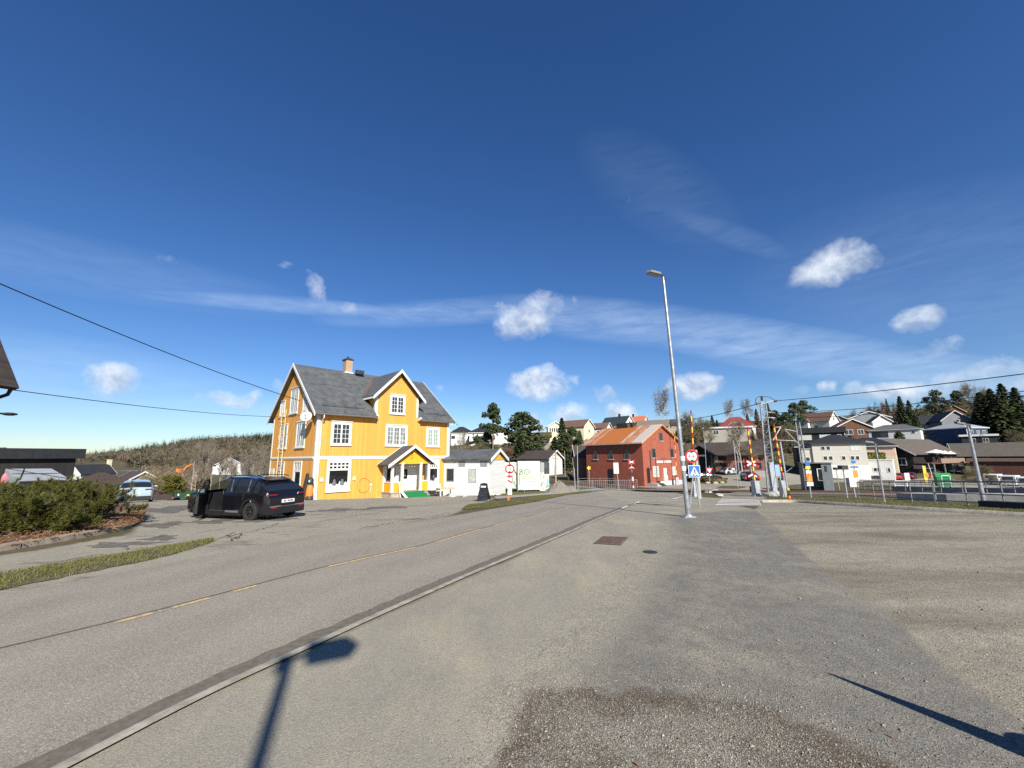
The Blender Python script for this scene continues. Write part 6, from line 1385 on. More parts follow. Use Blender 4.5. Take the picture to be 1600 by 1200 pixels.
m = MB(); m.tube([fB(L_*.27, .1, H_), fB(L_*.44, .1, H_*.62), fB(L_*.44, .1, .2)], .035, 5); m.tube([fB(L_*.56, .1, H_*.72), fB(L_*.5, .1, H_*.6), fB(L_*.5, .1, H_*.25)], .03, 5); m.build('brace', DKMET, o)
b = gp(851, 768.5); o = empty('picture_panel', b, R_(-8), 'dark and pale printed picture panel at the right end of the banners', 'hoarding'); m = MB(); h = hat(b, 722); m.box((-.55, 0, .1), (.55, .05, h*.66)); m.build('picture', BAN, o); m = MB(); m.box((.0, -.02, h*.6), (.6, .04, h)); m.build('dark_picture', M('dark_print', (.05, .06, .05), .7, var=.6, scale=3), o); m = MB(); m.ball((.1, -.03, h*.35), (.18, .02, .5), 8, 6); m.build('pale_shape', PAPER, o); m = MB(); m.ball((.38, -.03, h*.3), (.15, .02, .45), 8, 6); m.build('blue_shape', M('blue_print', (.2, .42, .5), .6), o)
b = gp(738, 771); o = empty('brace_frame', b, 0, 'dark slanting pole frame before the annexe, by the sandwich board', 'frame'); LB = lambda px, py: np.array(atd(px, py, b[1]))-b
m = MB(); m.tube([LB(736, 770), LB(735.5, 738)], .05, 6); m.tube([LB(737, 736.5), LB(764, 768)], .05, 6); m.tube([LB(738, 736.5), LB(776, 736.5)], .05, 6); m.tube([LB(738, 741), LB(752, 765)], .02, 4); m.build('frame', M('frame_grey', (.16, .15, .13), .7), o)
m = MB(); m.prism([LB(763, 760), LB(776, 756), LB(776, 768), LB(765, 768)], (0, .05, 0)); m.build('grey_panel', GRYW, o)
for i, (px, py) in enumerate([(724, 777), (743, 773), (772, 774), (778, 774.5), (706, 777)]):
    q = gp(px, py); m = MB(); m.ball((0, 0, .08), (.28+.05*(i % 3), .2, .14), 8, 5, jit=.2); tag(m.build('stone', M('pale_rock', (.4, .37, .33), .9), loc=q), ['white stone below the dark annexe window', 'pale stones at the foot of the slanting pole', 'flat pale stone behind the sandwich board, left one', 'flat pale stone behind the sandwich board, right one', 'white stone just right of the white garden table'][i], 'stone', 'stones along the annexe')
# ---- houses on the ridge, middle
G_ = 'houses on the hill'
bldg('white_house', 'wide white house with low black hip roof behind the tall pine', 768, 150, 15.5, 9, 3.6, 6.2, WB, BLKROOF, 0, 'hip', base=692, group=G_, wins=[('f', -4.5, .2, 2.4, 1.9, BLACK), ('f', -6.4, 2.4, .5, .6), ('f', -5, 2.4, .5, .6), ('f', 2, 2.3, .6, .7), ('f', 4, 2.3, .6, .7)])
bldg('white_house', 'smaller white house with black hip roof left of the wide one', 721, 158, 8.5, 7, 3.4, 5.9, WB, BLKROOF, 5, 'hip', base=691, group=G_, wins=[('f', 2.5, 1.2, .9, 1), ('f', -3.4, 1.2, 1.2, 1, BLACK)])
bldg('white_garage', 'white low garage block between the tall pine and the round pine', 790, 148, 5, 5, 2.6, 3.2, WB, BLKROOF, 0, 'flat', base=691, over=.2, cat='garage')
bldg('conservatory_house', 'cream house with a white gabled glass conservatory front', 867, 155, 5.6, 6, 2.6, 4.3, CREAM, BRNROOF, 6, 'gable', 'y', base=678, group=G_, wins=[('f', -2+.8*k, .6, .5, 1.4) for k in range(6)])
bldg('cream_house', 'long cream house with brown roof and bright gable end behind the spruce', 899, 160, 12, 8, 3.2, 5.9, CREAM, BRNROOF, -30, base=681, group=G_, wins=[('f', -4, 1, 1.6, 1.2), ('f', 0, 1, 1.6, 1.2), ('r', 0, 1, .9, 1.2)])
bldg('brown_roof_house', 'low brown roofed house with a small white gable, left of the black roofed house', 935, 168, 9, 7, 1.8, 4.0, WB, BRNROOF, -20, base=677, group=G_)
bldg('black_roof_house', 'white house with steep black roof and chimney above the warehouse', 966, 176, 11.5, 9, 2.4, 6.4, WB, GRNROOF, -33, base=675, group=G_, wins=[('r', 0, 3, .9, 1.3), ('r', -2, 2.4, .5, .8), ('r', 2, 2.4, .5, .8)], chim=(1, 0, 7.6, CBL))
bldg('orange_roof_house', 'little house with orange roof peeping over the warehouse ridge', 997, 195, 8, 7, 3, 5.8, WB, M('orange_tiles', (.42, .13, .06), .8, var=.15), -20, base=670, group=G_, chim=(-2, 0, 7, CBL))
bldg('stone_roof_barn', 'long building with mossy grey stone roof behind the warehouse lantern', 1022, 172, 12, 8, 1.2, 4.0, VILLA, STONER, -8, base=672, group=G_, fascia=None)
bldg('stone_roof_shed', 'low stone roofed shed left of the warehouse lantern', 977, 150, 7, 5, 1.0, 2.3, VILLA, STONER, -10, base=676, group=G_, fascia=None)
bldg('slate_roof_house', 'dark slate roofed house with chimney right of the stone roof, behind the tall lamp', 1053, 176, 7, 7, 1.8, 4.2, VILLA, DBROOF, 0, base=671, group=G_, fascia=None, chim=(1.5, 0, 5.2, CBL))
bldg('brown_gable_house', 'white house with brown roof below the ridge behind the hoarding', 843, 96, 8.6, 6, 2.2, 3.9, WB, DBROOF, -33, base=732, group=G_, wins=[('f', -2.6, .4, 1.5, 1.2), ('f', .2, .4, 1.5, 1.2), ('r', 0, .6, .5, 1.0)], chim=(0, .5, 4.5, CBL))
bldg('small_brick_house', 'small brick house with dark roof tucked behind the warehouse left end', 920, 78, 4.8, 5, 3.4, 5.2, BRK2, DBROOF, 8, base=741, group='brick houses', wins=[('f', 1.3, .2, .8, 2.2, WHITE)])
# ---- centre right
o, fm = bldg('brick_hall', 'brick hall with dark roof and shadowed entrance gable past the crossing', 1147, 92, 12.5, 8, 3.6, 6.0, BRK2, DBROOF, -8, base=735, over=.8, cat='hall', fascia=DKMET)
for a, w in ((-2.2, 3.0), (2.6, 2.4), (5.2, .9)):
    simple_window(o, fm['f'], a, 2.2, w, .9, DF, GLASS, .06); simple_window(o, fm['f'], a, .5, w, 1.2, DF, GLASS, .06)
m = MB(); m.box((-3.4, .03, 2.2), (-2.9, .06, 3.1), 0, fm['f']); m.box((-2.75, .03, 2.2), (-2.35, .06, 3.1), 0, fm['f']); m.build('curtain', CURT, o)
m = MB(); m.box((-6.2, -.01, -2), (6.2, .06, .1), 0, fm['f']); m.build('pale_plinth', CONC, o)
m = MB(); XX = -5.4
m.prism([(XX-2.6, -7, 3.3), (XX, -7, 5.4), (XX, -7, 5.65), (XX-2.9, -7, 3.35)], (0, 4, 0)); m.prism([(XX, -7, 5.4), (XX+2.9, -7, 3.3), (XX+3.1, -7, 3.35), (XX, -7, 5.65)], (0, 4, 0)); m.build('entrance_roof', DBROOF, o)
m = MB(); m.prism([(XX-2.3, -5.2, -2), (XX+2.4, -5.2, -2), (XX+2.4, -5.2, 3.6), (XX, -5.2, 5.3), (XX-2.3, -5.2, 3.6)], (0, 1.2, 0)); m.build('entrance_wall', BLKW, o)
for x in (-2.2, -.2, 2.3): m = MB(); m.box((XX+x-.12, -6.9, -2), (XX+x+.12, -6.7, 3.4)); m.build('entrance_post', DKMET, o)
m = MB(); m.box((XX-2.2, -7.0, 3.1), (XX+1.2, -6.9, 3.4)); m.build('beam', GREYM, o)
bldg('red_roof_house', 'tall white house with red hip roof above the brick hall', 1152, 166, 12.5, 9, 6.6, 10.6, WB, REDROOF, 8, 'hip', base=693, group=G_, wins=[('f', -2.5, 4.3, 1.1, 1.3), ('f', 1.5, 4.3, 1.1, 1.3)])
o, fm = bldg('flat_villa', 'grey rendered flat roofed villa in front of the red roofed house', 1136, 152, 15.5, 8, 5.4, 5.9, VILLA, M('pale_roof_edge', (.45, .42, .37), .8), 4, 'flat', base=693, group=G_, over=.6, wins=[('f', -3.5, 3.2, 1.6, 1.5), ('f', 2.5, 3.2, 2.2, 1.5, WHITE)])
m = MB(); m.tube([(3.0+2.8*math.cos(a), -4.3, 5.4+1.9*math.sin(a)) for a in np.linspace(0, math.pi, 12)], .14, 5); m.build('arched_hood', GREYM, o)
o, fm = bldg('hill_villa', 'white villa with brown roof and tall right gable on the hill', 1280, 182, 12.5, 8, 4.6, 8.4, WB, BRNROOF, -26, base=675, group=G_, wins=[('r', 0, 4.6, .9, 1.3), ('r', -1.6, 1, 1, 1.3), ('r', 1.6, 1, 1, 1.3), ('f', 1, 1.2, 1.4, 1.4)])
m = MB(); X0 = -3.5; m.prism([(X0-2.4, -6, -3), (X0+2.4, -6, -3), (X0+2.4, -6, 4.6), (X0, -6, 6.6), (X0-2.4, -6, 4.6)], (0, 3, 0)); wg = m.build('front_gable', WB, o); f2 = wallmap((X0, -6, 0), (1, 0, 0), (0, -1, 0)); simple_window(o, f2, 0, 3.1, 1.6, 1.2); simple_window(o, f2, 0, .3, 1.8, 1.6)
m = MB(); slab(m, [(X0-2.9, -6.5, 4.2), (X0, -6.5, 6.75), (X0, -2, 6.75), (X0-2.9, -2, 4.2)]); slab(m, [(X0+2.9, -6.5, 4.2), (X0, -6.5, 6.75), (X0, -2, 6.75), (X0+2.9, -2, 4.2)]); m.build('front_roof', BRNROOF, o)
m = MB(); m.box((-9.5, -7, -3), (-6.2, -3, .2)); m.box((-9.5, -7, 3.4), (-6, -2.5, 3.6)); m.build('veranda', BRNW, o)
bldg('black_flat_house', 'long black flat roofed house with white panels below the hill villa', 1281, 132, 12.5, 6, 2.6, 4.3, BLKW, BLKROOF, 0, 'flat', base=690, group=G_, over=.5, fascia=None, wins=[('f', -3.6, .6, 3.2, 1.5, WHITE, PAPER), ('f', 1.5, .6, 2.6, 1.4, WHITE, PAPER), ('f', 5.0, .6, .8, 1.3)])
bldg('dark_house', 'dark blue house wedged left of the pale apartment house', 1264, 104, 4.8, 7, 6.4, 7.6, DKBL, BLKROOF, 8, 'hip', base=738, group='houses by the station', wins=[('f', -.9, 4.1, .9, 1), ('f', 1.2, 4.1, .9, 1), ('f', 0, 1.2, 1.4, 1.2)], low=(.6, VILLA))
o, fm = bldg('apartment_house', 'three storey pale apartment house with white ground floor and black roof', 1311, 94, 9.4, 8, 7.6, 9.4, PALE, BLKROOF, 9, 'hip', base=745.5, group='houses by the station', over=.5, low=(2.75, WHITE), fascia=DKMET,
     wins=[('f', -2.75, 6.0, .62, .75), ('f', -1.8, 6.0, .62, .75), ('f', -2.55, 3.85, .62, .75), ('f', -1.6, 3.85, .62, .75), ('f', .65, 3.85, .6, .75), ('f', 2.15, 3.85, .55, .75), ('f', 3.0, 3.85, .55, .75), ('f', -2.3, .8, .95, 1.1, WHITE), ('f', .45, .8, .85, 1.1, WHITE), ('f', 2.9, .8, .5, .8, WHITE), ('f', 2.9, 5.9, 1.5, 1.1, WHITE, PAPER)])
m = MB(); m.box((-6.7, -3.6, -2), (-4.7, 2, 6.2)); m.build('side_wing', PALE, o); m = MB(); m.box((-6.85, -3.75, 6.2), (-4.7, 2, 6.4)); m.build('wing_roof', VILLA, o); simple_window(o, wallmap((-5.7, -3.6, 0), (1, 0, 0), (0, -1, 0)), 0, 3.6, .7, .8)
bldg('peach_house', 'peach rendered house with long black hip roof right of the apartment house', 1366, 104, 9.6, 7, 8.4, 10.4, PEACH, BLKROOF, -3, 'hip', base=750, group='houses by the station', wins=[('f', 1.6, 6.2, .5, 1.4), ('f', 2.2, 3.9, 1.1, .5)], low=(5.9, CREAM), over=.5, chim=(-3.4, 0, 10.9, CBL))
bldg('white_garages', 'white flat roofed garage block under the clipped hedge', 1371, 92, 5.9, 5, 3.4, 3.65, WB, M('garage_roof', (.55, .53, .48), .8), -4, 'flat', base=744, cat='garage', over=.08, wins=[('f', -1.7, .9, .4, .9), ('f', .3, 1.1, 1.1, .7), ('f', 2.2, 1.0, .35, .8)], fascia=None)
# timber restaurant: gable to the left, long side with terrace to the right
c = atd(1433, 752, 104); o = empty('timber_restaurant', c, R_(27), 'black timber restaurant with white gable trim and long grey brown roof', 'restaurant'); gd, ll, hw_, hr_ = 10.5, 27, 7.0, 10.6
m = MB(); m.poly([(0, 0, -2), (0, 0, hw_), (0, gd/2, hr_-.1), (0, gd, hw_), (0, gd, -2)]); m.poly([(ll, 0, -2), (ll, gd, -2), (ll, gd, hw_), (ll, gd/2, hr_-.1), (ll, 0, hw_)]); m.poly([(0, 0, -2), (ll, 0, -2), (ll, 0, hw_), (0, 0, hw_)]); m.poly([(0, gd, -2), (0, gd, hw_), (ll, gd, hw_), (ll, gd, -2)]); m.build('wall', BLKW, o)
m = MB(); s4 = (hr_-hw_)/(gd/2); TROOF = roofing('weathered_tiles', (.1, .083, .065), .3)
for y0 in (-.9, gd+.9): slab(m, [(-.9, y0, hw_-.9*s4), (ll+.5, y0, hw_-.9*s4), (ll+.5, gd/2, hr_), (-.9, gd/2, hr_)], .16)
m.build('roof', TROOF, o); m = MB()
for y0 in (-.95, gd+.95): barge(m, (-.92, y0, hw_-.9*s4+.16), (-.92, gd/2, hr_+.2), (-1, 0, 0), .35, .06)
m.build('bargeboard', WHITE, o); fR = wallmap((0, 0, 0), (0, -1, 0), (-1, 0, 0)); fR2 = wallmap((0, 0, 0), (1, 0, 0), (0, -1, 0))
for a, z, w, h in ((-5.25, 7.0, 1.2, 1.6), (-2.3, 4.0, 1.5, 1.5), (-8.1, 4.0, 1.5, 1.5)): simple_window(o, fR, a, z, w, h, M('pale_grey_trim', (.45, .45, .46), .6), GLASS, .2)
for a in (3.2, 6.5, 9.5, 12.5): simple_window(o, fR2, a, .6, 2.2, 1.9, GREYM, GLASS, .1)
m = MB(); m.box((-.6, -1.6, 3.0), (5.2, -.02, 3.9)); m.build('canopy', M('purple_grey_canopy', (.14, .12, .15), .7), o); m = MB(); m.box((.2, -3.2, 4.2), (24, -.02, 4.5)); m.build('balcony_floor', BRNW, o)
m = MB(); m.box((5.4, -3.4, 4.3), (20, -3.2, 5.5)); m.build('balcony_front', M('shingle_front', (.23, .16, .12), .85, var=.35, scale=9), o)
for x in (2.0, 8, 13): m = MB(); m.box((x-.12, -3.1, -1), (x+.12, -2.9, 4.2)); m.build('balcony_post', GREYM, o)
m = MB(); m.box((11.5, -3.6, 2.3), (18.5, -3.4, 3.4)); m.build('blue_grey_fascia', M('blue_grey_fascia', (.1, .11, .14), .6), o)
def umbrella(x, y, z, r, h, label, tilt=0):
    p = Vector((0, 0, 0)); q = Matrix.Translation(Vector(c)) @ Matrix.Rotation(R_(27), 4, 'Z') @ Vector((x, y, z)); u = empty('parasol', q, 0, label, 'parasol', 'parasols on the restaurant balcony')
    m = MB(); n = 10; m.v = [(0, 0, h)]+[(r*math.cos(6.283*i/n), r*math.sin(6.283*i/n), h*.72) for i in range(n)]; m.f = [(0, 1+i, 1+(i+1) % n) for i in range(n)]; m.mi = [0]*n; m.build('canopy', M('parasol_white', (.7, .7, .68), .7, var=.04), u); m = MB(); m.tube([(0, 0, 0), (0, 0, h)], .04, 6); m.build('pole', WOOD, u)
umbrella(8.6, -1.7, 4.5, 2.6, 3.3, 'large open white parasol on the restaurant balcony'); umbrella(13.6, -1.8, 4.5, 1.1, 3.0, 'small white parasol right of the large open one'); umbrella(17.0, -1.8, 4.5, 1.1, 2.9, 'small white parasol nearest the right lamp')
bldg('long_brown_house', 'long dark house with grey brown roof at the right picture edge', 1580, 122, 22, 9, 5.6, 9.0, BLKW, roofing('grey_brown_tiles', (.085, .075, .06), .3), 14, base=741, over=.8, group='houses by the station', wins=[('f', -6, 2.8, 3, 1.8, GREYM), ('f', -1, 2.8, 3.4, 1.8, DKMET), ('f', 4, 2.8, 3.4, 1.8, DKMET)])
bldg('maroon_hall', 'low maroon boarded building with brown roof band behind the white vans', 1597, 100, 15, 7, 5.4, 6.1, boards('maroon_boards', (.1, .04, .03), .25, 'v', .12, .4, .7, .1), M('brown_band', (.17, .11, .085), .8, var=.15), 0, 'flat', base=757, over=.5, cat='building', fascia=None)
# ---- hillside right
bldg('brown_timber_house', 'brown timber house with rusty red roof and white rafters above the apartment house', 1327, 150, 11, 9, 2.6, 5.6, BRNW, roofing('rusty_tiles', (.19, .075, .045), .3), 18, 'gable', 'y', base=681, group=G_, wins=[('f', -1.5, .3, 2.4, 1.6), ('f', 2, .3, 1.6, 1.6)])
bldg('dark_gable_house', 'dark house with low black gable between the hill villa and the brown timber house', 1311, 186, 8, 8, 2.0, 4.3, GRYW, BLKROOF, 0, 'gable', 'y', base=665, group=G_)
bldg('grey_gable_house', 'grey house with broad low gable and pale trim on the hill', 1355, 180, 14, 10, 2.6, 5.4, GRYW, DBROOF, 12, 'gable', 'y', base=664, group=G_)
bldg('small_white_gable_house', 'small white gabled house with dark roof below the grey gable', 1374, 166, 6, 6, 2.2, 4.6, WB, DBROOF, 20, 'gable', 'y', base=668, group=G_)
bldg('terrace_house', 'white house with dark hip roof and low terrace wall above the peach house', 1401, 142, 13, 8, 3.9, 5.6, WB, GRYROOF, -6, 'hip', base=689, group=G_, wins=[('f', 4.8, 2.2, .7, .9), ('f', -3.5, 1.3, 4.0, 1.8, BLACK), ('f', 1.2, 1, 2.0, 1.2)])
o, fm = bldg('blue_house', 'blue boarded house with light grey hip roof and white windows on the hill', 1497, 150, 12.5, 9, 5.6, 7.6, BLUW, M('light_grey_roof', (.3, .32, .33), .6, var=.1), -34, 'hip', base=694, group=G_, wins=[('f', -4.4, 3.2, .8, 1.2, GRYW), ('f', 3.6, 3.2, .8, 1.2, GRYW), ('f', -2.5, .6, 1.6, 1.0, GRYW), ('r', -2.6, 3.1, 1.3, 1.5), ('r', .2, 3.6, 1.0, .8), ('r', 2.8, 3.0, 1.2, 1.5), ('r', -2.2, .3, 1.4, 1.5)])
m = MB(); m.box((6.1, -4.55, -2), (6.3, -4.3, 5.6)); m.build('corner_board', WHITE, o)
bldg('slate_house', 'dark slate coloured house with white bargeboards behind the blue house', 1482, 178, 9, 14, 3.6, 7.4, GRYW, BLKROOF, 22, 'gable', 'y', base=671, group=G_, over=.6, wins=[('f', .5, 2.8, .9, .9)])
bldg('black_roof_cottage', 'low cottage with large black roof left of the slate coloured house', 1458, 186, 8, 8, 2.4, 6.2, WB, BLKROOF, 10, base=671, group=G_, fascia=None)
bldg('wooden_gable_house', 'brown wooden gable with pale rafters among the bare trees', 1488, 206, 8, 8, 3.2, 6.6, BRNW, DBROOF, 15, 'gable', 'y', base=655, group=G_, fascia=M('pale_rafter', (.45, .36, .24), .7))
bldg('dark_annexe', 'low dark shed with white windows right of the blue house', 1530, 140, 8, 5, 2.6, 3.3, DKBL, BLKROOF, 5, 'flat', base=694, group=G_, wins=[('f', -1.5, .6, 1.2, 1.2), ('f', 1.4, .6, 1.2, 1.2)])
# ---- left side
A_ = atd(22, 606, 13.5); bdir = ray(-12, 520); B_ = None
for tt in np.linspace(13.4, 7, 400):
    q = CAM+bdir*(tt/bdir[1]); hd_ = np.hypot(*(A_-q)[:2])
    if (q[2]-A_[2]) >= .8*hd_ and hd_ > .3: B_ = q; break
if B_ is None: B_ = A_+np.array([-1.5, -1.2, 1.5])
d_ = (A_-B_)[:2]; d_ /= np.linalg.norm(d_); slp = (B_[2]-A_[2])/np.linalg.norm((A_-B_)[:2]); base = np.array([A_[0], A_[1], gz(A_[0], A_[1])])
o = empty('grey_house', base, math.atan2(d_[1], d_[0]), 'grey planked house whose eaves and downpipe enter at the left edge', 'house'); he = A_[2]-base[2]   # local +x towards the eaves tip, +y into the house
side = 1 if (np.array([-d_[1], d_[0]])@np.array([-1, .3])) < 0 else -1
m = MB(); hw9 = 2.8
m.poly([(-.75, side*.5, -1), (-.75, side*.5, he+.75*slp-.25), (-hw9, side*.5, he+hw9*slp-.25), (-2*hw9, side*.5, he-.1), (-2*hw9, side*.5, -1)]); m.poly([(-.75, side*.5, -1), (-.75, side*.5, he+.75*slp-.25), (-.75, side*5.5, he+.75*slp-.25), (-.75, side*5.5, -1)]); m.build('wall', boards('weathered_grey_boards', (.2, .2, .19), .18, 'v', .1, .4, .7, .2), o)
m = MB(); slab(m, [(0, 0, he-.1), (-hw9, 0, he+hw9*slp-.1), (-hw9, side*6, he+hw9*slp-.1), (0, side*6, he-.1)], .16); slab(m, [(-2*hw9, 0, he-.1), (-hw9, 0, he+hw9*slp-.1), (-hw9, side*6, he+hw9*slp-.1), (-2*hw9, side*6, he-.1)], .16); m.build('roof', DBROOF, o)
m = MB(); m.tube([(.02, side*.1, he-.05), (.0, side*.15, he-.25), (-.3, side*.3, he-.45), (-.68, side*.45, he-.65), (-.68, side*.45, -.5)], .055, 8); m.build('downpipe', BLACK, o)
m = MB(); m.box((-1.6, side*.5-.02*side, 2.2), (-1.2, side*.5-.06*side, 4.0)); m.build('window', GLASS, o)
lp = atd(-30, 646, 13.5); e_ = atd(8, 646, 13.5); m = MB(); R0 = (Matrix.Rotation(-o.rotation_euler.z, 4, 'Z') @ Matrix.Translation(-Vector(base)))
m.tube([R0 @ Vector(lp), R0 @ Vector(e_)], .03, 6); c9 = R0 @ Vector(atd(15, 647, 13.5)); m.ball(c9, (.2, .17, .055), 10, 6); m.build('wall_lamp', DKMET, o)
bldg('black_flat_building', 'low building with black flat roof edge behind the pine shrubs', -45, 27, 7.4, 6, 2.6, 3.25, BLKW, M('black_roof_edge', (.014, .015, .018), .5, var=.1), 8, 'flat', base=782, cat='building', over=.35, fascia=None)
p = atd(58, 770, 24.5); o = empty('glass_lean_to', p, R_(46-4), 'grey lean to shed with glossy sheet roof behind the pine shrubs', 'shed')
q0, q1, q2, q3 = [np.array(atd(px, py, y))-p for px, py, y in ((8, 735, 26), (80, 734.5, 27), (109, 751.5, 24.5), (30, 753.5, 23))]; RM = np.array([[math.cos(R_(42)), math.sin(R_(42)), 0], [-math.sin(R_(42)), math.cos(R_(42)), 0], [0, 0, 1]]); q = [RM@x for x in (q0, q1, q2, q3)]
m = MB(); m.prism(q, (0, 0, .1)); m.build('roof', M('glossy_sheet', (.34, .37, .39), .45, 0, var=.1, spec=.6), o); m = MB()
for a, b in ((q[0], q[2]), ((q[0]+q[3])/2, (q[1]+q[2])/2), (q[0]*.6+q[1]*.4, q[3])): m.tube([a+(0, 0, .12), b+(0, 0, .12)], .025, 4)
m.tube([q[2]+(0, 0, .02), q[3]+(0, 0, .02)], .07, 6); m.build('roof_seam', DKMET, o)
m = MB(); m.poly([q[0], q[3], q[3]*(1, 1, 0)-(0, 0, 1.2), q[0]*(1, 1, 0)-(0, 0, 1.2)]); m.build('end_wall', M('pale_sheet', (.27, .29, .3), .5, var=.2), o); m = MB(); m.poly([q[3]-(0, 0, .03), q[2]-(0, 0, .03), q[2]*(1, 1, 0)-(0, 0, 1.2), q[3]*(1, 1, 0)-(0, 0, 1.2)]); m.build('front_wall', BLACK, o)
m = MB(); u = (q[0]*.85+q[3]*.15); m.ball(u+np.array([-.02, -.15, -.45]), (.14, .12, .4), 10, 8); m.build('pink_float', M('pink_float', (.6, .12, .16), .5), o)
bldg('hip_roof_house', 'house in the valley showing only its large brown hip roof', 152, 43, 9.5, 9, -.2, 2.6, BRNW, roofing('chocolate_tiles', (.06, .042, .034), .3), 14, 'hip', base=779, over=.5, fascia=DKMET, group='houses in the valley', chim=None)
bldg('valley_house', 'small house with dark roof and white gable beyond the brown hip roof', 139, 100, 6, 6, 1.2, 3.2, WB, BLKROOF, 28, base=748, group='houses in the valley', chim=(3.5, 0, 4.4, CREAM))
bldg('valley_white_house', 'white gabled house peeping over the light blue car', 212, 100, 4.8, 6, 2.0, 3.5, WB, DBROOF, 22, 'gable', 'y', base=761, group='houses in the valley')
for px, base_, y, w, h, rm, wm, lab in [(224, 738, 300, 11, 3.4, REDROOF, BRNW, 'cottage with bright red roof at the foot of the wooded hill, left one'), (264, 738, 300, 14, 3.6, REDROOF, BRNW, 'cottage with dark red roof at the foot of the wooded hill, right one'), (181, 746, 220, 8, 3, BRNROOF, CREAM, 'tiny cream house at the valley edge'), (194, 749, 200, 8, 3.2, GRYROOF, WB, 'tiny white house between the cream one and the cottages'), (240, 742, 290, 20, 2.0, GRYROOF, WB, 'row of low white sheds below the red roofed cottages'), (226, 747, 260, 10, 2.0, GRYROOF, WB, 'low white shed on the slope below the row of sheds'), (302, 746, 230, 10, 1.2, GRYROOF, WB, 'white boat like shed on the slope among the birches')]:
    bldg('cottage', lab, px, y, w, 7, h*.55, h*1.25, wm, rm, 18, base=base_, group='houses in the valley', fascia=None)
o, fm = bldg('slope_house', 'white house with black roof alone on the wooded slope left of the yellow house', 367, 190, 10.5, 11, 3.4, 6.2, WB, BLKROOF, -24, 'gable', 'y', base=737, group='houses in the valley', wins=[('f', -2.3, 1.2, .9, 1.1), ('f', 2.3, 1.2, .9, 1.1), ('f', -.5, 4, .7, .7), ('f', .8, 4, .7, .7)])
m = MB(); m.box((-8.5, -2, -3), (-5.25, 4, 3.0)); m.build('wing', WB, o); m = MB(); slab(m, [(-9, -2.6, 2.8), (-5.2, -2.6, 2.8), (-5.2, 1, 5.0), (-9, 1, 5.0)]); slab(m, [(-9, 4.6, 2.8), (-5.2, 4.6, 2.8), (-5.2, 1, 5.0), (-9, 1, 5.0)]); m.build('wing_roof', BLKROOF, o)
# ------------------------------------------------------------ vegetation
def quads(C, U, V):            # cards from centre and two half axes
    P = np.stack([C-U-V, C+U-V, C+U+V, C-U+V], 1).reshape(-1, 3); return P, np.arange(len(P)).reshape(-1, 4)
def unit(a): return a/(np.linalg.norm(a, axis=-1, keepdims=True)+1e-9)
def rdir(n, g): return unit(g.normal(size=(n, 3)))
NEED = leafmat('spruce_needles', (.016, .028, .012), (.04, .055, .02), (.055, .065, .025), .8)
NEEDP = leafmat('pine_needles', (.025, .042, .018), (.055, .075, .03), (.08, .095, .04), .9)
NEEDB = leafmat('brown_needles', (.075, .048, .028), (.12, .085, .05), (.13, .1, .06), .8)
TW1 = leafmat('bare_twigs_grey', (.12, .095, .07), (.19, .155, .115), (.22, .185, .14), .6)
TW2 = leafmat('bare_twigs_red', (.12, .075, .05), (.18, .118, .078), (.2, .14, .095), .6)
TW3 = leafmat('bare_twigs_olive', (.1, .085, .045), (.16, .135, .075), (.19, .165, .09), .6)
MUGO = leafmat('dwarf_pine_needles', (.02, .028, .008), (.075, .08, .013), (.115, .11, .02), 2.2)
JUN = leafmat('juniper_needles', (.05, .06, .012), (.13, .125, .02), (.15, .14, .03), 1.5)
def spruce(seed, h=10., rad=2.0, mat=None, sparse=1.0):
    g = np.random.default_rng(seed); o = empty('spruce_tree'); m = MB(); m.tube([(0, 0, -.5), (0, 0, h*.5), (0, 0, h*.98)], [h*.016, h*.01, .01], 6); m.build('trunk', BARK, o)
    n = int(1500*sparse); t = g.random(n)**.75; z = h*(.05+.93*t); a = g.random(n)*6.283
    lump = 1+.28*np.sin(a*3+seed)*np.sin(z*1.3+seed)+.15*g.normal(size=n)
    R = rad*(1-t)**.85*lump+.08; q = g.random(n)**.55; r = R*q
    C = np.stack([r*np.cos(a), r*np.sin(a), z-q*R*.35], -1); out = np.stack([np.cos(a), np.sin(a), -.35+.25*g.normal(size=n)], -1); sd = np.stack([-np.sin(a), np.cos(a), .3*g.normal(size=n)], -1)
    s = (.035*h*(1-.55*t)*(.6+.7*g.random(n)))[:, None]
    P, Q_ = quads(C, unit(out)*s*1.5, unit(sd)*s*.6); npmesh('crown', P, Q_, mat or NEED, o); return o
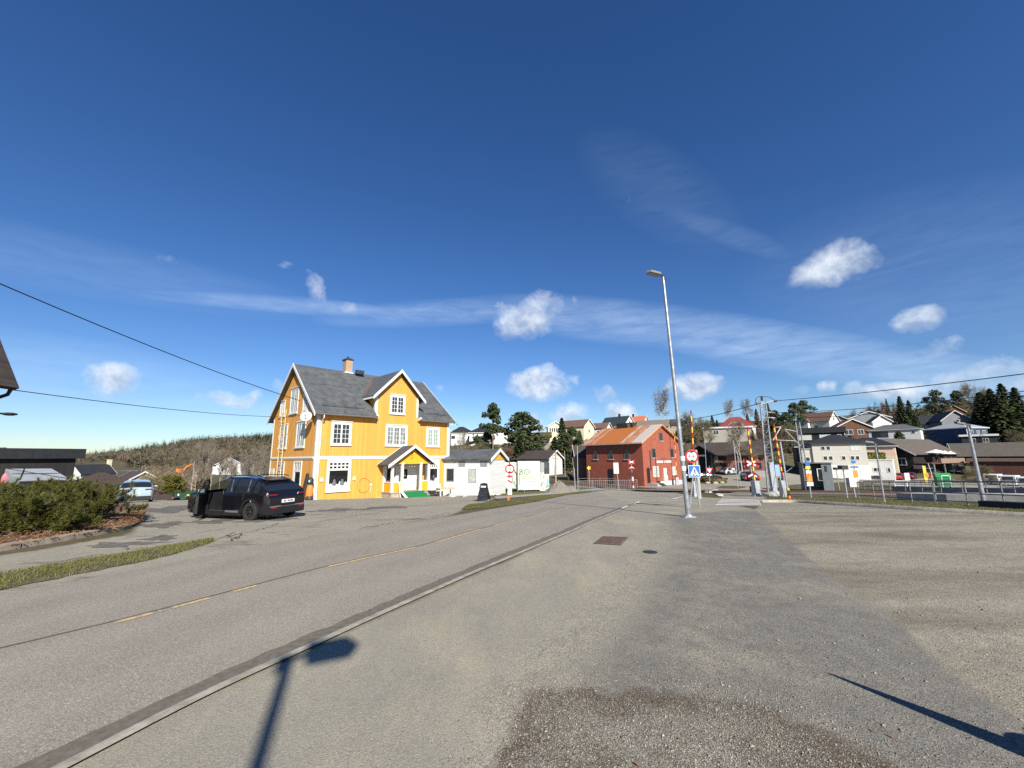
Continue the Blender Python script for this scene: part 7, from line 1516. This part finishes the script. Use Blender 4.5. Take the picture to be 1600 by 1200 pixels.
def pine(seed, h=12., rad=3.0, bare=.5, clumps=26, kind='tall'):
    g = np.random.default_rng(seed); o = empty('pine_tree'); m = MB(); bend = g.normal(size=2)*.02*h
    T = lambda k: np.array([bend[0]*k*k, bend[1]*k*k, h*.96*k]); m.tube([T(k) for k in (-.04, .25, .5, .75, 1)], [h*.018, h*.015, h*.012, h*.008, .03], 7)
    CC = []
    for i in range(clumps):
        k = bare+(1-bare)*(i+.5)/clumps; a = i*2.4+g.random(); u = (k-bare)/(1-bare); rr_ = rad*(math.sin(math.pi*min(1, .18+u*.82))**.7)*(.35+.65*g.random()); c = T(k)+np.array([rr_*math.cos(a), rr_*math.sin(a), .06*h*g.normal()*.4]); CC.append(c)
        m.tube([T(k*.97), T(k*.97)*.45+c*.55-(0, 0, .02*h), c], [h*.006, h*.004, .012], 4)
    CC.append(T(1.0)); m.build('trunk', M('pine_bark', (.2, .12, .075), .95, var=.35, scale=3), o)
    P = []; nn = 120
    for c in CC:
        sz = rad*.34*(.7+.6*g.random()); d = rdir(nn, g); q = g.random(nn)[:, None]**.4; P.append(c+d*q*np.array([sz, sz, sz*.55]))
    C = np.concatenate(P); n = len(C); u = rdir(n, g); v = unit(np.cross(u, rdir(n, g))); s = h*.0125*(.6+.8*g.random(n))[:, None]
    P, Q_ = quads(C, u*s*1.2, v*s*.7); npmesh('crown', P, Q_, NEEDP, o); return o
def bare_tree(seed, h=10., rad=3.0, mat=None, bark=None, dens=1.0, name='bare_tree', droop=0, low=.3):
    g = np.random.default_rng(seed); o = empty(name); m = MB(); tips = []
    def grow(p, d, L, r, lv):
        e = p+d*L+np.array([0, 0, .06*L]); m.tube([p, (p+e)/2+g.normal(size=3)*L*.04, e], [r, r*.75, r*.5], 5 if lv < 2 else 3, cap=False)
        if lv >= 3: tips.append((p, e)); return
        for k in range(3 if lv else 4):
            t = (.35 if lv else low)+(1-(.35 if lv else low))*(k+g.random())/(3 if lv else 4); nd = unit(d+rdir(1, g)[0]*(.75 if lv else .8)+np.array([0, 0, .18])); grow(p+(e-p)*min(t, .98), nd, L*(.5+.15*g.random()), r*.5, lv+1)
        grow(e, unit(d+rdir(1, g)[0]*.25), L*.55, r*.5, lv+1)
    grow(np.array([0, 0, -.3]), np.array([.03*g.normal(), .03*g.normal(), 1.]), h*.52, h*.014, 0)
    V = np.array(m.v); k = h/V[:, 2].max(); rr_ = np.hypot(V[:, 0], V[:, 1]).max(); S = np.array([rad/rr_, rad/rr_, k]); 
    m.v = [(float(a*(1 if c < h*.15 else min(1.6, max(S[0], .6)))), float(b*(1 if c < h*.15 else min(1.6, max(S[0], .6)))), float(c*k)) for a, b, c in m.v]
    m.build('trunk', bark or BARK, o); sx_ = min(1.6, max(S[0], .6))
    n = int(1300*dens); ti = g.integers(0, len(tips), n); A_ = np.array([t[0] for t in tips])[ti]; B_ = np.array([t[1] for t in tips])[ti]; q = g.random(n)[:, None]*1.15
    C = (A_+(B_-A_)*q)*np.array([sx_, sx_, k]); d = unit((B_-A_)+rdir(n, g)*np.linalg.norm(B_-A_, axis=1)[:, None]*1.1+np.array([0, 0, -droop])); L = h*.045*(.5+g.random(n))[:, None]; w = unit(np.cross(d, rdir(n, g)))*h*.0016
    P, Q_ = quads(C+d*L, d*L, w); npmesh('crown', P, Q_, mat or TW1, o); return o
def lay(o, px, base, top, label, cat='tree', group=None, y=100., wid=None, first=True, h0=None, rz=None):
    p = gcol(px, y) if base is None else atd(px, base, y); p[2] = min(p[2], gz(p[0], p[1])+1.5) if base else p[2]; hh = hat(p, top); s = hh/h0; w = wid if wid else s
    c = o if first else copy_tree(o); c.location = [float(v) for v in p]; c.rotation_euler = (0, 0, rnd.random()*6.28 if rz is None else rz); c.scale = (w, w, s); tag(c, label, cat, group); return c
SPR = [spruce(k, 10, 2.1+.3*k) for k in (1, 2, 3)]; SPB = [spruce(k, 10, 2.2, NEEDB, .8) for k in (14, 15)]
PIN = [pine(1, 12, 2.3, .56, 20), pine(2, 12, 3.6, .22, 46), pine(3, 12, 3.4, .45, 24)]
BAR = [bare_tree(1, 10, 3.2, TW1), bare_tree(2, 10, 3.6, TW2, dens=1.4), bare_tree(3, 10, 3.8, TW3, dens=1.5), bare_tree(5, 10, 2.6, TW1, BIRCH, droop=.5)]
used = set()
def plant(lst, i, h0, *a, **k):
    o = lst[i]; f = id(o) not in used; used.add(id(o)); return lay(o, *a, first=f, h0=h0, **k)
GH = 'trees on the hillside'
pl1 = [
 (PIN, 0, 12, 770, 735, 629, 110, 'tall thin pine with bare trunk standing clear above the wide white house', 1.25),
 (PIN, 1, 12, 818, 733, 645, 112, 'broad dense dark pine right of the tall thin pine', 1.75),
 (SPR, 0, 10, 812, 742, 682, 98, 'dark spruce below the broad dense pine, behind the hoarding', 1.2),
 (SPR, 1, 10, 880, 738, 652, 104, 'tall pointed spruce before the cream houses', 1.25), (SPR, 2, 10, 868, 738, 682, 100, 'dark bushy spruce left of the tall pointed one', 1.25),
 (PIN, 1, 12, 896, 738, 668, 108, 'dark green pine just right of the tall pointed spruce', .85), (SPR, 0, 10, 908, 738, 672, 112, 'spruce between the pines and the rusty roof', 1.1),
 (BAR, 0, 10, 829, 680, 655, 170, 'small bare tree on the ridge right of the broad pine', .95), (BAR, 0, 10, 842, 680, 662, 175, 'smallest bare tree on the ridge near the cream conservatory', .7),
 (BAR, 3, 10, 1040, 668, 608, 172, 'tall bare birch on the skyline left of the tall lamp', 1.75),
 (BAR, 2, 10, 1083, 715, 646, 122, 'wide brown bare tree behind the raised barrier', 1.5), (BAR, 2, 10, 1068, 712, 655, 128, 'brown bare tree between the tall lamp and the barrier', 1.2), (BAR, 2, 10, 1102, 712, 655, 128, 'brown bare tree left of the flat villa', 1.1),
 (SPR, 1, 10, 1115, 680, 648, 168, 'small spruce left of the red roofed house, taller of two', .75), (SPR, 2, 10, 1122, 680, 655, 170, 'small spruce left of the red roofed house, shorter of two', .6),
 (BAR, 3, 10, 1143, 664, 625, 196, 'bare tree behind the left side of the red roof', 1.2), (BAR, 3, 10, 1171, 670, 624, 192, 'bare tree behind the right side of the red roof', 1.3),
 (SPB, 0, 10, 1187, 692, 638, 170, 'brown conifer right of the red roofed house', 1.15), (SPB, 1, 10, 1206, 690, 629, 172, 'tall brown conifer behind the tall lattice mast', 1.3), (SPB, 0, 10, 1172, 690, 645, 178, 'brown conifer showing behind the red roof corner', 1.0), (SPR, 0, 10, 1178, 712, 665, 150, 'narrow dark spruce beside the wall of the red roofed house', .9),
 (PIN, 1, 12, 1216, 695, 642, 160, 'green pine right of the tall lattice mast', .8), (PIN, 1, 12, 1233, 698, 645, 158, 'dark round pine left of the hill villa', .95), (PIN, 2, 12, 1246, 690, 630, 176, 'dark pine behind the shorter lattice mast', 1.05), (PIN, 2, 12, 1266, 680, 626, 190, 'airy pine above the hill villa roof', 1.25),
 (BAR, 1, 10, 1222, 722, 668, 128, 'rust brown bare tree on the slope behind the barrier', 1.1), (BAR, 1, 10, 1195, 728, 672, 118, 'rust brown bare tree behind the foot of the tall mast', 1.15), (BAR, 2, 10, 1238, 712, 662, 134, 'bare tree in front of the round pine', 1.0), (BAR, 1, 10, 1248, 722, 690, 112, 'dense red brown bush left of the dark house', .75),
 (BAR, 3, 10, 1160, 738, 655, 82, 'pale bare birch in front of the brick hall', 1.0), (BAR, 0, 10, 1172, 738, 690, 84, 'small bare tree at the right end of the brick hall', .7),
 (BAR, 0, 10, 1337, 664, 640, 205, 'thin bare tree on the skyline above the brown timber house', .9), (PIN, 1, 12, 1350, 664, 644, 205, 'dark pine on the skyline beside the grey gable', .75), (BAR, 1, 10, 1382, 672, 633, 195, 'big round rust brown tree behind the small white gable', 2.2), (SPR, 1, 10, 1391, 664, 622, 215, 'slim spruce behind the round brown tree', .7),
 (BAR, 3, 10, 1404, 676, 630, 200, 'bare birch with pale trunk left of the big spruces', 1.15), (SPR, 0, 10, 1417, 690, 618, 175, 'tallest dark spruce above the white terrace house', 1.6), (SPR, 2, 10, 1430, 690, 624, 178, 'dark spruce right of the tallest one', 1.35), (SPR, 1, 10, 1436, 694, 648, 165, 'short dark spruce left of the black roofed cottage', 1.2),
 (BAR, 2, 10, 1448, 676, 642, 205, 'brown bare tree behind the black roofed cottage', 1.5), (PIN, 2, 12, 1466, 668, 611, 205, 'tall pine with pale double stem behind the slate coloured house', 1.45), (BAR, 2, 10, 1472, 668, 622, 205, 'bare tree with pale stems beside the tall pine', 1.3), (BAR, 2, 10, 1505, 668, 630, 215, 'wide bare tree behind the wooden gable', 2.0),
 (PIN, 1, 12, 1502, 660, 611, 235, 'dark pine on the skyline left of the bare wood', 1.3), (BAR, 2, 10, 1527, 668, 600, 225, 'tall brown bare tree on the skyline', 2.3), (BAR, 2, 10, 1545, 660, 612, 235, 'bare tree between the tall brown one and the dark spruces', 1.8),
 (SPR, 0, 10, 1548, 700, 612, 158, 'huge dark spruce at the right, left of the group', 2.5), (SPR, 2, 10, 1566, 702, 606, 156, 'huge dark spruce at the right, in the middle of the group', 2.5), (SPR, 1, 10, 1585, 702, 598, 160, 'huge dark spruce at the right, highest of the group', 2.5), (SPR, 0, 10, 1606, 704, 604, 160, 'huge dark spruce cut by the right picture edge', 2.5), (SPR, 2, 10, 1574, 704, 616, 150, 'dark spruce standing in front of the highest one', 2.4), (SPR, 0, 10, 1535, 700, 640, 164, 'shorter dark spruce at the left flank of the group', 1.8),
 (BAR, 2, 10, 1592, 720, 672, 130, 'bare bush before the dark spruces at the right edge', 1.1), (PIN, 1, 12, 1407, 694, 674, 130, 'round dark little pine before the white terrace house', .5), (BAR, 2, 10, 1543, 766, 728, 80, 'thin yellowish bare shrub before the maroon hall', .65), (BAR, 2, 10, 1518, 764, 734, 84, 'thin bare shrub left of the right lamp pole', .5),
 (BAR, 1, 10, 728, 748, 700, 90, 'bare brown tree on the bank above the annexe', 1.0), (BAR, 2, 10, 745, 748, 694, 92, 'olive bare tree behind the annexe roof', 1.1), (BAR, 2, 10, 757, 750, 703, 90, 'low bare tree left of the tall pine trunk', 1.1), (BAR, 1, 10, 785, 746, 697, 96, 'bare brown tree between the two pines', 1.0), (BAR, 2, 10, 845, 728, 690, 120, 'bare tree on the rocky slope behind the hoarding', 1.0), (BAR, 3, 10, 722, 745, 676, 95, 'pale slim birch trunk left of the pines', .6), (PIN, 0, 12, 745, 742, 680, 104, 'thin dark pine before the wide white house', .8), (PIN, 1, 12, 760, 742, 676, 112, 'bushy pine at the foot of the wide white house', .8),
 (PIN, 1, 12, 270, 778, 744, 42, 'yellow green conical juniper left of the green fence', .3), (BAR, 2, 10, 245, 779, 752, 44, 'bare shrub on the bank right of the light blue car', .3), (BAR, 2, 10, 255, 770, 742, 60, 'bare shrub behind the yellow green juniper', .5),
]
for lst, i, h0, px, base, top, y, lab, w in pl1:
    c = plant(lst, i, h0, px, base, top, lab, 'shrub' if 'shrub' in lab or 'bush ' in lab else 'tree', GH if px > 600 else 'shrubs by the lot', y=y, wid=w)
    if 'juniper' in lab:
        for ch in c.children:
            if ch.name.startswith('crown'): ch.data = ch.data.copy(); ch.data.materials[0] = JUN
# birches below the lot
bx = [(303, 700), (309, 693), (318, 702), (326, 690), (333, 704), (346, 706), (353, 712), (362, 720), (367, 726), (378, 712), (386, 722), (396, 704), (406, 708), (413, 700)]
blab = ['leftmost slim birch over the green fence', 'second slim birch over the green fence', 'birch behind the raised car mirror', 'tall pale birch between the fence and the white slope house', 'birch left of the white slope house', 'birch at the left wall of the white slope house', 'birch before the wing of the white slope house', 'birch before the white slope house, left one', 'birch before the white slope house, right one', 'birch at the right end of the white slope house', 'slim birch over the black car roof', 'pale birch left of the yellow house', 'slender birch nearer the yellow house', 'birch right beside the yellow house corner']
for i, (px, top) in enumerate(bx): plant(BAR, 3, 10, px, None, top-4, blab[i], 'tree', 'birches below the lot', y=58+3*(i % 4), wid=.34)
FT1 = leafmat('far_twigs_grey', (.085, .07, .052), (.13, .11, .08), (.15, .125, .095), .02); FT2 = leafmat('far_twigs_brown', (.09, .066, .045), (.135, .1, .07), (.15, .115, .08), .02); FT3 = leafmat('far_twigs_olive', (.07, .064, .036), (.115, .1, .06), (.13, .115, .07), .02)
# distant woods: many merged trees, one object
def wood(name, label, spots, kinds, hmin, hmax, seed=3, cards=46):
    g = np.random.default_rng(seed); Vs = []; Mi = []
    for (x, y, z), kd in zip(spots, kinds):
        h = g.uniform(hmin, hmax)*(.85+.2*(kd == 0)); n = cards
        if kd == 0:
            t = g.random(n); a = g.random(n)*6.283; R = h*.17*(1-t)**.8*(.5+.6*g.random(n)); C = np.stack([R*np.cos(a), R*np.sin(a), h*(.08+.92*t)], -1); s = h*.06*(1.1-t)[:, None]; u = np.stack([np.cos(a), np.sin(a), -.4*np.ones(n)], -1)*s; v = np.stack([-np.sin(a), np.cos(a), .4*g.normal(size=n)], -1)*s*.7; m_ = g.integers(0, 2, 1)[0]
        else:
            d = rdir(n, g); d[:, 2] = np.abs(d[:, 2]); C = np.array([0, 0, h*.32])+d*np.array([h*.2, h*.2, h*.5])*(.25+.6*g.random(n)[:, None]); dd = unit(d+np.array([0, 0, .8])+.5*g.normal(size=(n, 3))); u = dd*h*.09; v = unit(np.cross(dd, rdir(n, g)))*h*.011; C[:3] = [0, 0, h*.25]; u[:3] = [0, 0, h*.27]; v[:3] = rdir(3, g)*h*.012; m_ = 2+g.integers(0, 3, 1)[0]
        C = C+np.array([x, y, z-.3]); Vs.append(np.stack([C-u-v, C+u-v, C+u+v, C-u+v], 1)); Mi.append(np.full(n, m_))
    P = np.concatenate(Vs).reshape(-1, 3); o = npmesh(name, P, np.arange(len(P)).reshape(-1, 4), [NEED, NEEDP]+([FT1, FT2, FT3] if name == 'forest' else [TW1, TW2, TW3]), mi=np.concatenate(Mi)); return tag(o, label, 'forest', None, 'stuff')
g = np.random.default_rng(21); sp = []; kd = []
while len(sp) < 3600:
    px = g.uniform(60, 720) if g.random() < .9 else g.uniform(-150, 100); d = ray(px, 715); a = math.atan2(d[0], d[1]); r = g.uniform(330, 1050)
    if px < 190 and r < 560: continue
    if 330 < px < 430 and r < 330: continue
    x, y = r*math.sin(a), r*math.cos(a); sp.append((x, y, gz(x, y))); kd.append(0 if g.random() < (.1+.55*((r > 640) and px > 170)*(g.random() < .75)+.6*(math.sin(x*.021+1.3)+math.sin(y*.017+x*.006) > 1.05)) else 1)
wood('forest', 'mixed bare and conifer wood covering the far left hill', sp, kd, 10, 16, 5)
sp = []; kd = []
while len(sp) < 1500:
    px = g.uniform(225, 440); d = ray(px, 715); a = math.atan2(d[0], d[1]); r = g.uniform(75, 330)
    if 326 < px < 400: continue
    x, y = r*math.sin(a), r*math.cos(a); sp.append((x, y, gz(x, y)-.5)); kd.append(0 if g.random() < .06 else 1)
wood('valley_woods', 'bare scrub and young trees on the slope below the left hill', sp, kd, 2.2, 5.5, 6, 30)
sp = []; kd = []
while len(sp) < 1500:
    px = g.uniform(700, 935); y = g.uniform(72, 150); d = ray(px, 715); x = d[0]/d[1]*y
    if 800 < px < 885 and y < 100: continue
    zz = gz(x, y); sp.append((x, y, zz-.4)); kd.append(0 if g.random() < .1 else 1)
wood('undergrowth', 'brown bare undergrowth on the bank behind the annexe and hoarding', sp, kd, 1.0, 3.2, 7, 36)
sp = []; kd = []
while len(sp) < 2600:
    px = g.uniform(930, 1700); y = g.uniform(108, 270); d = ray(px, 715); x = d[0]/d[1]*y
    if px < 1200 and y < 125: continue
    sp.append((x, y, gz(x, y)-.4)); kd.append(0 if g.random() < .14 else 1)
wood('undergrowth', 'bare garden scrub scattered over the right hillside', sp, kd, 1.2, 5.6, 8, 40)
sp = []; kd = []
while len(sp) < 700:
    px = g.uniform(1370, 1750); y = g.uniform(200, 300); d = ray(px, 715); x = d[0]/d[1]*y; sp.append((x, y, gz(x, y)-.4)); kd.append(0 if g.random() < .3 else 1)
wood('woods', 'bare brown wood with a few conifers along the right skyline', sp, kd, 8, 15, 9, 80)
sp = []; kd = []
while len(sp) < 420:
    px = g.uniform(930, 1560); y = g.uniform(135, 250); d = ray(px, 715); x = d[0]/d[1]*y
    if px < 1200 and y < 150: continue
    sp.append((x, y, gz(x, y)-.4)); kd.append(0 if g.random() < .22 else 1)
wood('woods', 'bare garden trees and small conifers filling the gaps between the hillside houses', sp, kd, 4, 9, 12, 64)
# clipped hedges
def hedge(name, label, p0, p1, h, t, mat, n=2600, cat='hedge'):
    p0, p1 = np.array(p0, float), np.array(p1, float); g = np.random.default_rng(len(label)); u = g.random((n, 3)); d = p1-p0; L_ = np.linalg.norm(d[:2]); nn_ = np.array([-d[1], d[0], 0])/L_; f = g.integers(0, 3, n)
    C = d*u[:, :1]+nn_*((u[:, 1:2]-.5)*t)+np.array([0, 0, h])*np.where(f == 0, .97, u[:, 2])[:, None]; U = rdir(n, g); V = unit(np.cross(U, rdir(n, g))); s = .09*(.6+g.random(n))[:, None]*max(1, h/1.2)
    P, Q_ = quads(C, U*s, V*s*.7); m = MB(); m.prism([-nn_*t*.42, d-nn_*t*.42, d+nn_*t*.42, nn_*t*.42], (0, 0, h*.93)); k = len(P); P2_ = np.concatenate([P, np.array(m.v)]); 
    q = np.concatenate([Q_, np.array([f_ for f_ in m.f if len(f_) == 4])+k]); o = npmesh(name, P2_, q, mat); o.location = [float(v) for v in p0]; return tag(o, label, cat)
HG = leafmat('hedge_leaves', (.05, .06, .012), (.1, .105, .022), (.12, .12, .03), 1.2); HB = leafmat('brown_hedge', (.1, .055, .03), (.16, .09, .05), (.17, .11, .07), 1.2); HGB = leafmat('olive_hedge', (.06, .052, .015), (.11, .085, .03), (.13, .1, .04), 1.2)
a = atd(1346, 718, 94); b = atd(1379, 718, 94); hedge('hedge', 'clipped green hedge on top of the white garages', a, b, 1.5, 2.0, HG)
hedge('hedge', 'long olive hedge along the ridge left of the conservatory house', atd(823, 685, 150), atd(862, 684, 150), 1.9, 2, HGB)
hedge('hedge', 'brown leafless hedge at the road before the brick hall', gp(1117, 741), gp(1200, 738), 1.7, 2.0, HB, 4000)
hedge('hedge', 'low dark hedge below the black roofed house', atd(934, 679, 150), atd(966, 676, 150), 1.2, 1.5, NEED)
hedge('hedge', 'low brown planting on the mound before the black hatchback', gp(1075, 752), gp(1128, 755), .7, 2.4, HGB, 3000, 'shrub bed')
# rock outcrop on the bank
for i, (px, py, y, r) in enumerate([(858, 700, 128, 3.2), (850, 706, 124, 2.6), (925, 683, 150, 3.0)]):
    p = gcol(px, y); m = MB(); m.ball((0, 0, 0), (r*1.5, r, r), 12, 9, jit=.16); o = m.build('rock_outcrop', M('bank_rock', (.24, .21, .17), .95, var=.4, scale=.6, bump=.6, bscale=3), loc=p); tag(o, ['pale rock face on the bank right of the broad pine', 'lower rock on the bank behind the hoarding', 'rock below the brown roofed house'][i], 'rock')
# dwarf mountain pines in the bed: limbs with needle tufts
def dwarf(px, y, w, h, lab, seed, nt=420):
    g = np.random.default_rng(seed); p = gcol(px, y); p[2] += .1; o = empty('dwarf_pine', p, 0, lab, 'shrub', 'dwarf pines in the planting bed'); m = MB(); C = []; D = []
    nl = 26
    for i in range(nl):
        a = 6.283*i/nl+g.random()*.5; el = .25+.95*g.random()**1.3; L_ = (w*math.cos(el)+h*math.sin(el)*1.02)*(.75+.3*g.random()); d = np.array([math.cos(a)*math.cos(el), math.sin(a)*math.cos(el)*.8, math.sin(el)*.55]); pts = [np.zeros(3)+g.normal(size=3)*.06]
        for k in range(4): d = unit(d+np.array([0, 0, .16])+.14*g.normal(size=3)); pts.append(pts[-1]+d*L_/4)
        m.tube(pts, [.028, .023, .018, .013, .007], 5)
        for _ in range(nt//nl):
            t = 4*(.18+.82*g.random()**.75); k = min(int(t), 3); q = pts[k]+(pts[k+1]-pts[k])*(t-k); e = unit(rdir(1, g)[0]+np.array([0, 0, .9])+unit(q)*.7); q2 = q+e*g.uniform(.05, .28); C.append(q2); D.append(unit(e+np.array([0, 0, .5])))
            if g.random() < .4: m.tube([q, q2], [.008, .005], 3, cap=False)
    m.build('limbs', M('grey_pine_limb', (.2, .16, .13), .9, var=.3, scale=6), o)
    C = np.array(C); D = np.array(D); K = 46; n = len(C)*K; c = np.repeat(C, K, 0); d = np.repeat(D, K, 0); nd = unit(d*.75+rdir(n, g)*.85); base = c-d*(g.random(n)[:, None]*.16); L_ = .12*(.7+.6*g.random(n))[:, None]; wv = unit(np.cross(nd, rdir(n, g)))*.0075
    P = np.stack([base-wv, base+wv, base+nd*L_], 1).reshape(-1, 3); npmesh('needles', P, np.arange(len(P)).reshape(-1, 3), MUGO, o); return o
for i, (px, y, w, h) in enumerate([(-55, 11.4, 1.5, .86), (8, 12.2, 1.55, .88), (60, 12.9, 1.5, .88), (100, 12.7, 1.35, .86), (130, 13.3, 1.4, .92), (32, 11.1, 1.15, .66), (86, 11.5, 1.1, .58)]):
    dwarf(px, y, w, h, ['dwarf pine at the left picture edge of the bed', 'tall dwarf pine before the glossy lean to shed', 'dwarf pine in the middle of the bed, back row', 'dwarf pine with grey bare limb showing, before the brown hip roof', 'spreading dwarf pine at the right end of the bed, reaching over the lot', 'low dwarf pine in the front row at the left', 'low dwarf pine in the front row near the stone edging'][i], 40+i, 520)
# grass blades, mulch bits, pebbles
GB = leafmat('grass_blades', (.06, .085, .015), (.13, .13, .035), (.2, .165, .08), 3)
def blades(name, label, A_, B_, n, hmin, hmax, lift, clumpy=True):
    g = np.random.default_rng(n); i = g.integers(0, len(A_)-1, n); f = g.random(n)[:, None]; t = g.random(n)[:, None]; a = A_[i]*(1-f)+A_[i+1]*f; b = B_[i]*(1-f)+B_[i+1]*f; p = a*(1-t)+b*t+g.normal(size=(n, 2))*.045; keep = (np.sin(p[:, 0]*5.1)+np.sin(p[:, 1]*6.3+p[:, 0]*2) + g.normal(size=n)*.9) > -.9; p = p[keep]; t = t[keep]; n = len(p)
    z = G(p[:, 0], p[:, 1])+lift*np.sin(np.pi*t[:, 0])**.6; P0 = np.concatenate([p, z[:, None]], -1); h = g.uniform(hmin, hmax, n)[:, None]; d = unit(np.array([0, 0, 1.])+rdir(n, g)*.75)*h; wv = unit(np.cross(d, rdir(n, g)))*.006*(1+hmax*3)
    P = np.stack([P0-wv, P0+wv, P0+d], 1).reshape(-1, 3); tag(npmesh(name, P, np.arange(len(P)).reshape(-1, 3), GB), label, 'grass', None, 'stuff')
blades('grass', 'short spring grass on the left verge', vin, vout, 24000, .02, .075, .06)
blades('grass', 'short grass on the verge before the hoarding', V1[0], V1[1], 9000, .03, .09, .06); blades('grass', 'grass under the hoarding', V2[0], V2[1], 4000, .05, .14, .06); blades('grass', 'short grass along the railway kerb', V3[0], V3[1], 12000, .03, .09, .05)
PEB = NT('pebble_stone'); w = PEB.new('ShaderNodeNewGeometry').outputs['Random Per Island']; cr = PEB.new('ShaderNodeValToRGB'); PEB.link(w, cr.inputs[0])
for k, (p_, c_) in enumerate([(0, (.1, .09, .08)), (.35, (.16, .147, .125)), (.7, (.24, .225, .195)), (.96, (.3, .28, .245)), (1, (.46, .44, .4))]):
    e = cr.color_ramp.elements[k] if k < 2 else cr.color_ramp.elements.new(p_); e.position = p_; e.color = (*c_, 1)
PEB.base(cr.outputs[0]); PEB.set(rough=.85, spec=.3)
def pebbles(name, label, X_, Y_, S_):
    n = len(X_); g = np.random.default_rng(n); Z_ = G(X_, Y_); o6 = np.array([[1, 0, 0], [0, 1, 0], [-1, 0, 0], [0, -1, 0], [0, 0, 1], [0, 0, -1]], float); V = o6[None]*(S_[:, None, None]*(.55+.7*g.random((n, 6, 1)))*np.array([1, .8, .6])); th = g.random(n)*6.283; cs, sn = np.cos(th)[:, None], np.sin(th)[:, None]
    V = np.stack([V[..., 0]*cs-V[..., 1]*sn, V[..., 0]*sn+V[..., 1]*cs, V[..., 2]], -1)+np.stack([X_, Y_, Z_+S_*.25], -1)[:, None]; f = np.array([[0, 1, 4], [1, 2, 4], [2, 3, 4], [3, 0, 4], [1, 0, 5], [2, 1, 5], [3, 2, 5], [0, 3, 5]]); Q_ = (np.arange(n)*6)[:, None, None]+f[None]
    tag(npmesh(name, V.reshape(-1, 3), Q_.reshape(-1, 3), PEB.m), label, 'gravel', None, 'stuff')
pp = P2([(765,1195),(800,1120),(835,1082),(900,1072),(1050,1082),(1200,1105),(1300,1150),(1390,1195)]); pp = np.vstack([pp, [[3.0, 1.6], [-.1, 1.6]]])
g = np.random.default_rng(5); x = g.uniform(-.5, 3.4, 60000); y = g.uniform(1.6, 4.3, 60000); sd_ = sdist(x, y, pp); k = (sd_ > -.15-.25*g.random(len(x))) & (g.random(len(x)) < .3+.55*((np.sin(x*4.1+1)+np.sin(y*5.3+x*3)) > -.3)); pebbles('gravel', 'loose pale pebbles on the bare patch at the bottom', x[k], y[k], g.uniform(.003, .008, k.sum())*(1+.9*(g.random(k.sum()) > .96)))
g = np.random.default_rng(6); r = 2.4+g.random(16000)**1.6*14; a = g.uniform(-.35, .85, 16000); x, y = r*np.sin(a), r*np.cos(a); road_poly = np.vstack([kR, eL[::-1]]); k = (sdist(x, y, road_poly) < -.5) & (sdist(x, y, RIGHT*0+RIGHT) < 1e9); k &= (g.random(len(x)) < np.clip(.25+.75*(a+.1), .1, 1)); pebbles('gravel', 'stray grit scattered over the footpath and gravel lot', x[k], y[k], g.uniform(.003, .0085, k.sum())*(1+1.2*(g.random(k.sum()) > .97))*(1+r[k]*.03))
LF = leafmat('dead_leaves', (.13, .05, .02), (.2, .1, .05), (.22, .13, .07), 4)
g = np.random.default_rng(8); n = 16; x = g.uniform(.2, 3.2, n); y = g.uniform(2.3, 3.9, n); u = rdir(n, g)*np.array([1, 1, .25]); v = unit(np.cross(u, np.array([0, 0, 1.])+.4*rdir(n, g))); C = np.stack([x, y, G(x, y)+.012], -1); P, Q_ = quads(C, unit(u)*.016, v*.006); tag(npmesh('fallen_leaves', P, Q_, LF), 'few dead brown leaves on the pebble patch', 'leaves', None, 'stuff')
a_ = bin_[::2]; b_ = np.array([bk[np.argmin(np.hypot(*(bk-q).T))] for q in a_]); g = np.random.default_rng(9); n = 9000; i = g.integers(0, len(a_)-1, n); t = g.random(n)[:, None]**1.6; p = a_[i]*(1-t)+b_[i]*t+g.normal(size=(n, 2))*.06; C = np.concatenate([p, (G(p[:, 0], p[:, 1])+.12+.18*np.sin(np.pi*t[:, 0]))[:, None]], -1); u = rdir(n, g)*np.array([1, 1, .4]); v = unit(np.cross(u, rdir(n, g))); P, Q_ = quads(C, u*.035, v*.008); tag(npmesh('bark_chips', P, Q_, leafmat('mulch_chips', (.11, .055, .025), (.2, .11, .055), (.24, .15, .085), 3)), 'rusty brown needle litter in the planting bed', 'litter', None, 'stuff')
SC.cycles.use_denoising = False
SC.cycles.max_bounces = 6
SC.cycles.diffuse_bounces = 3
SC.cycles.transparent_max_bounces = 8
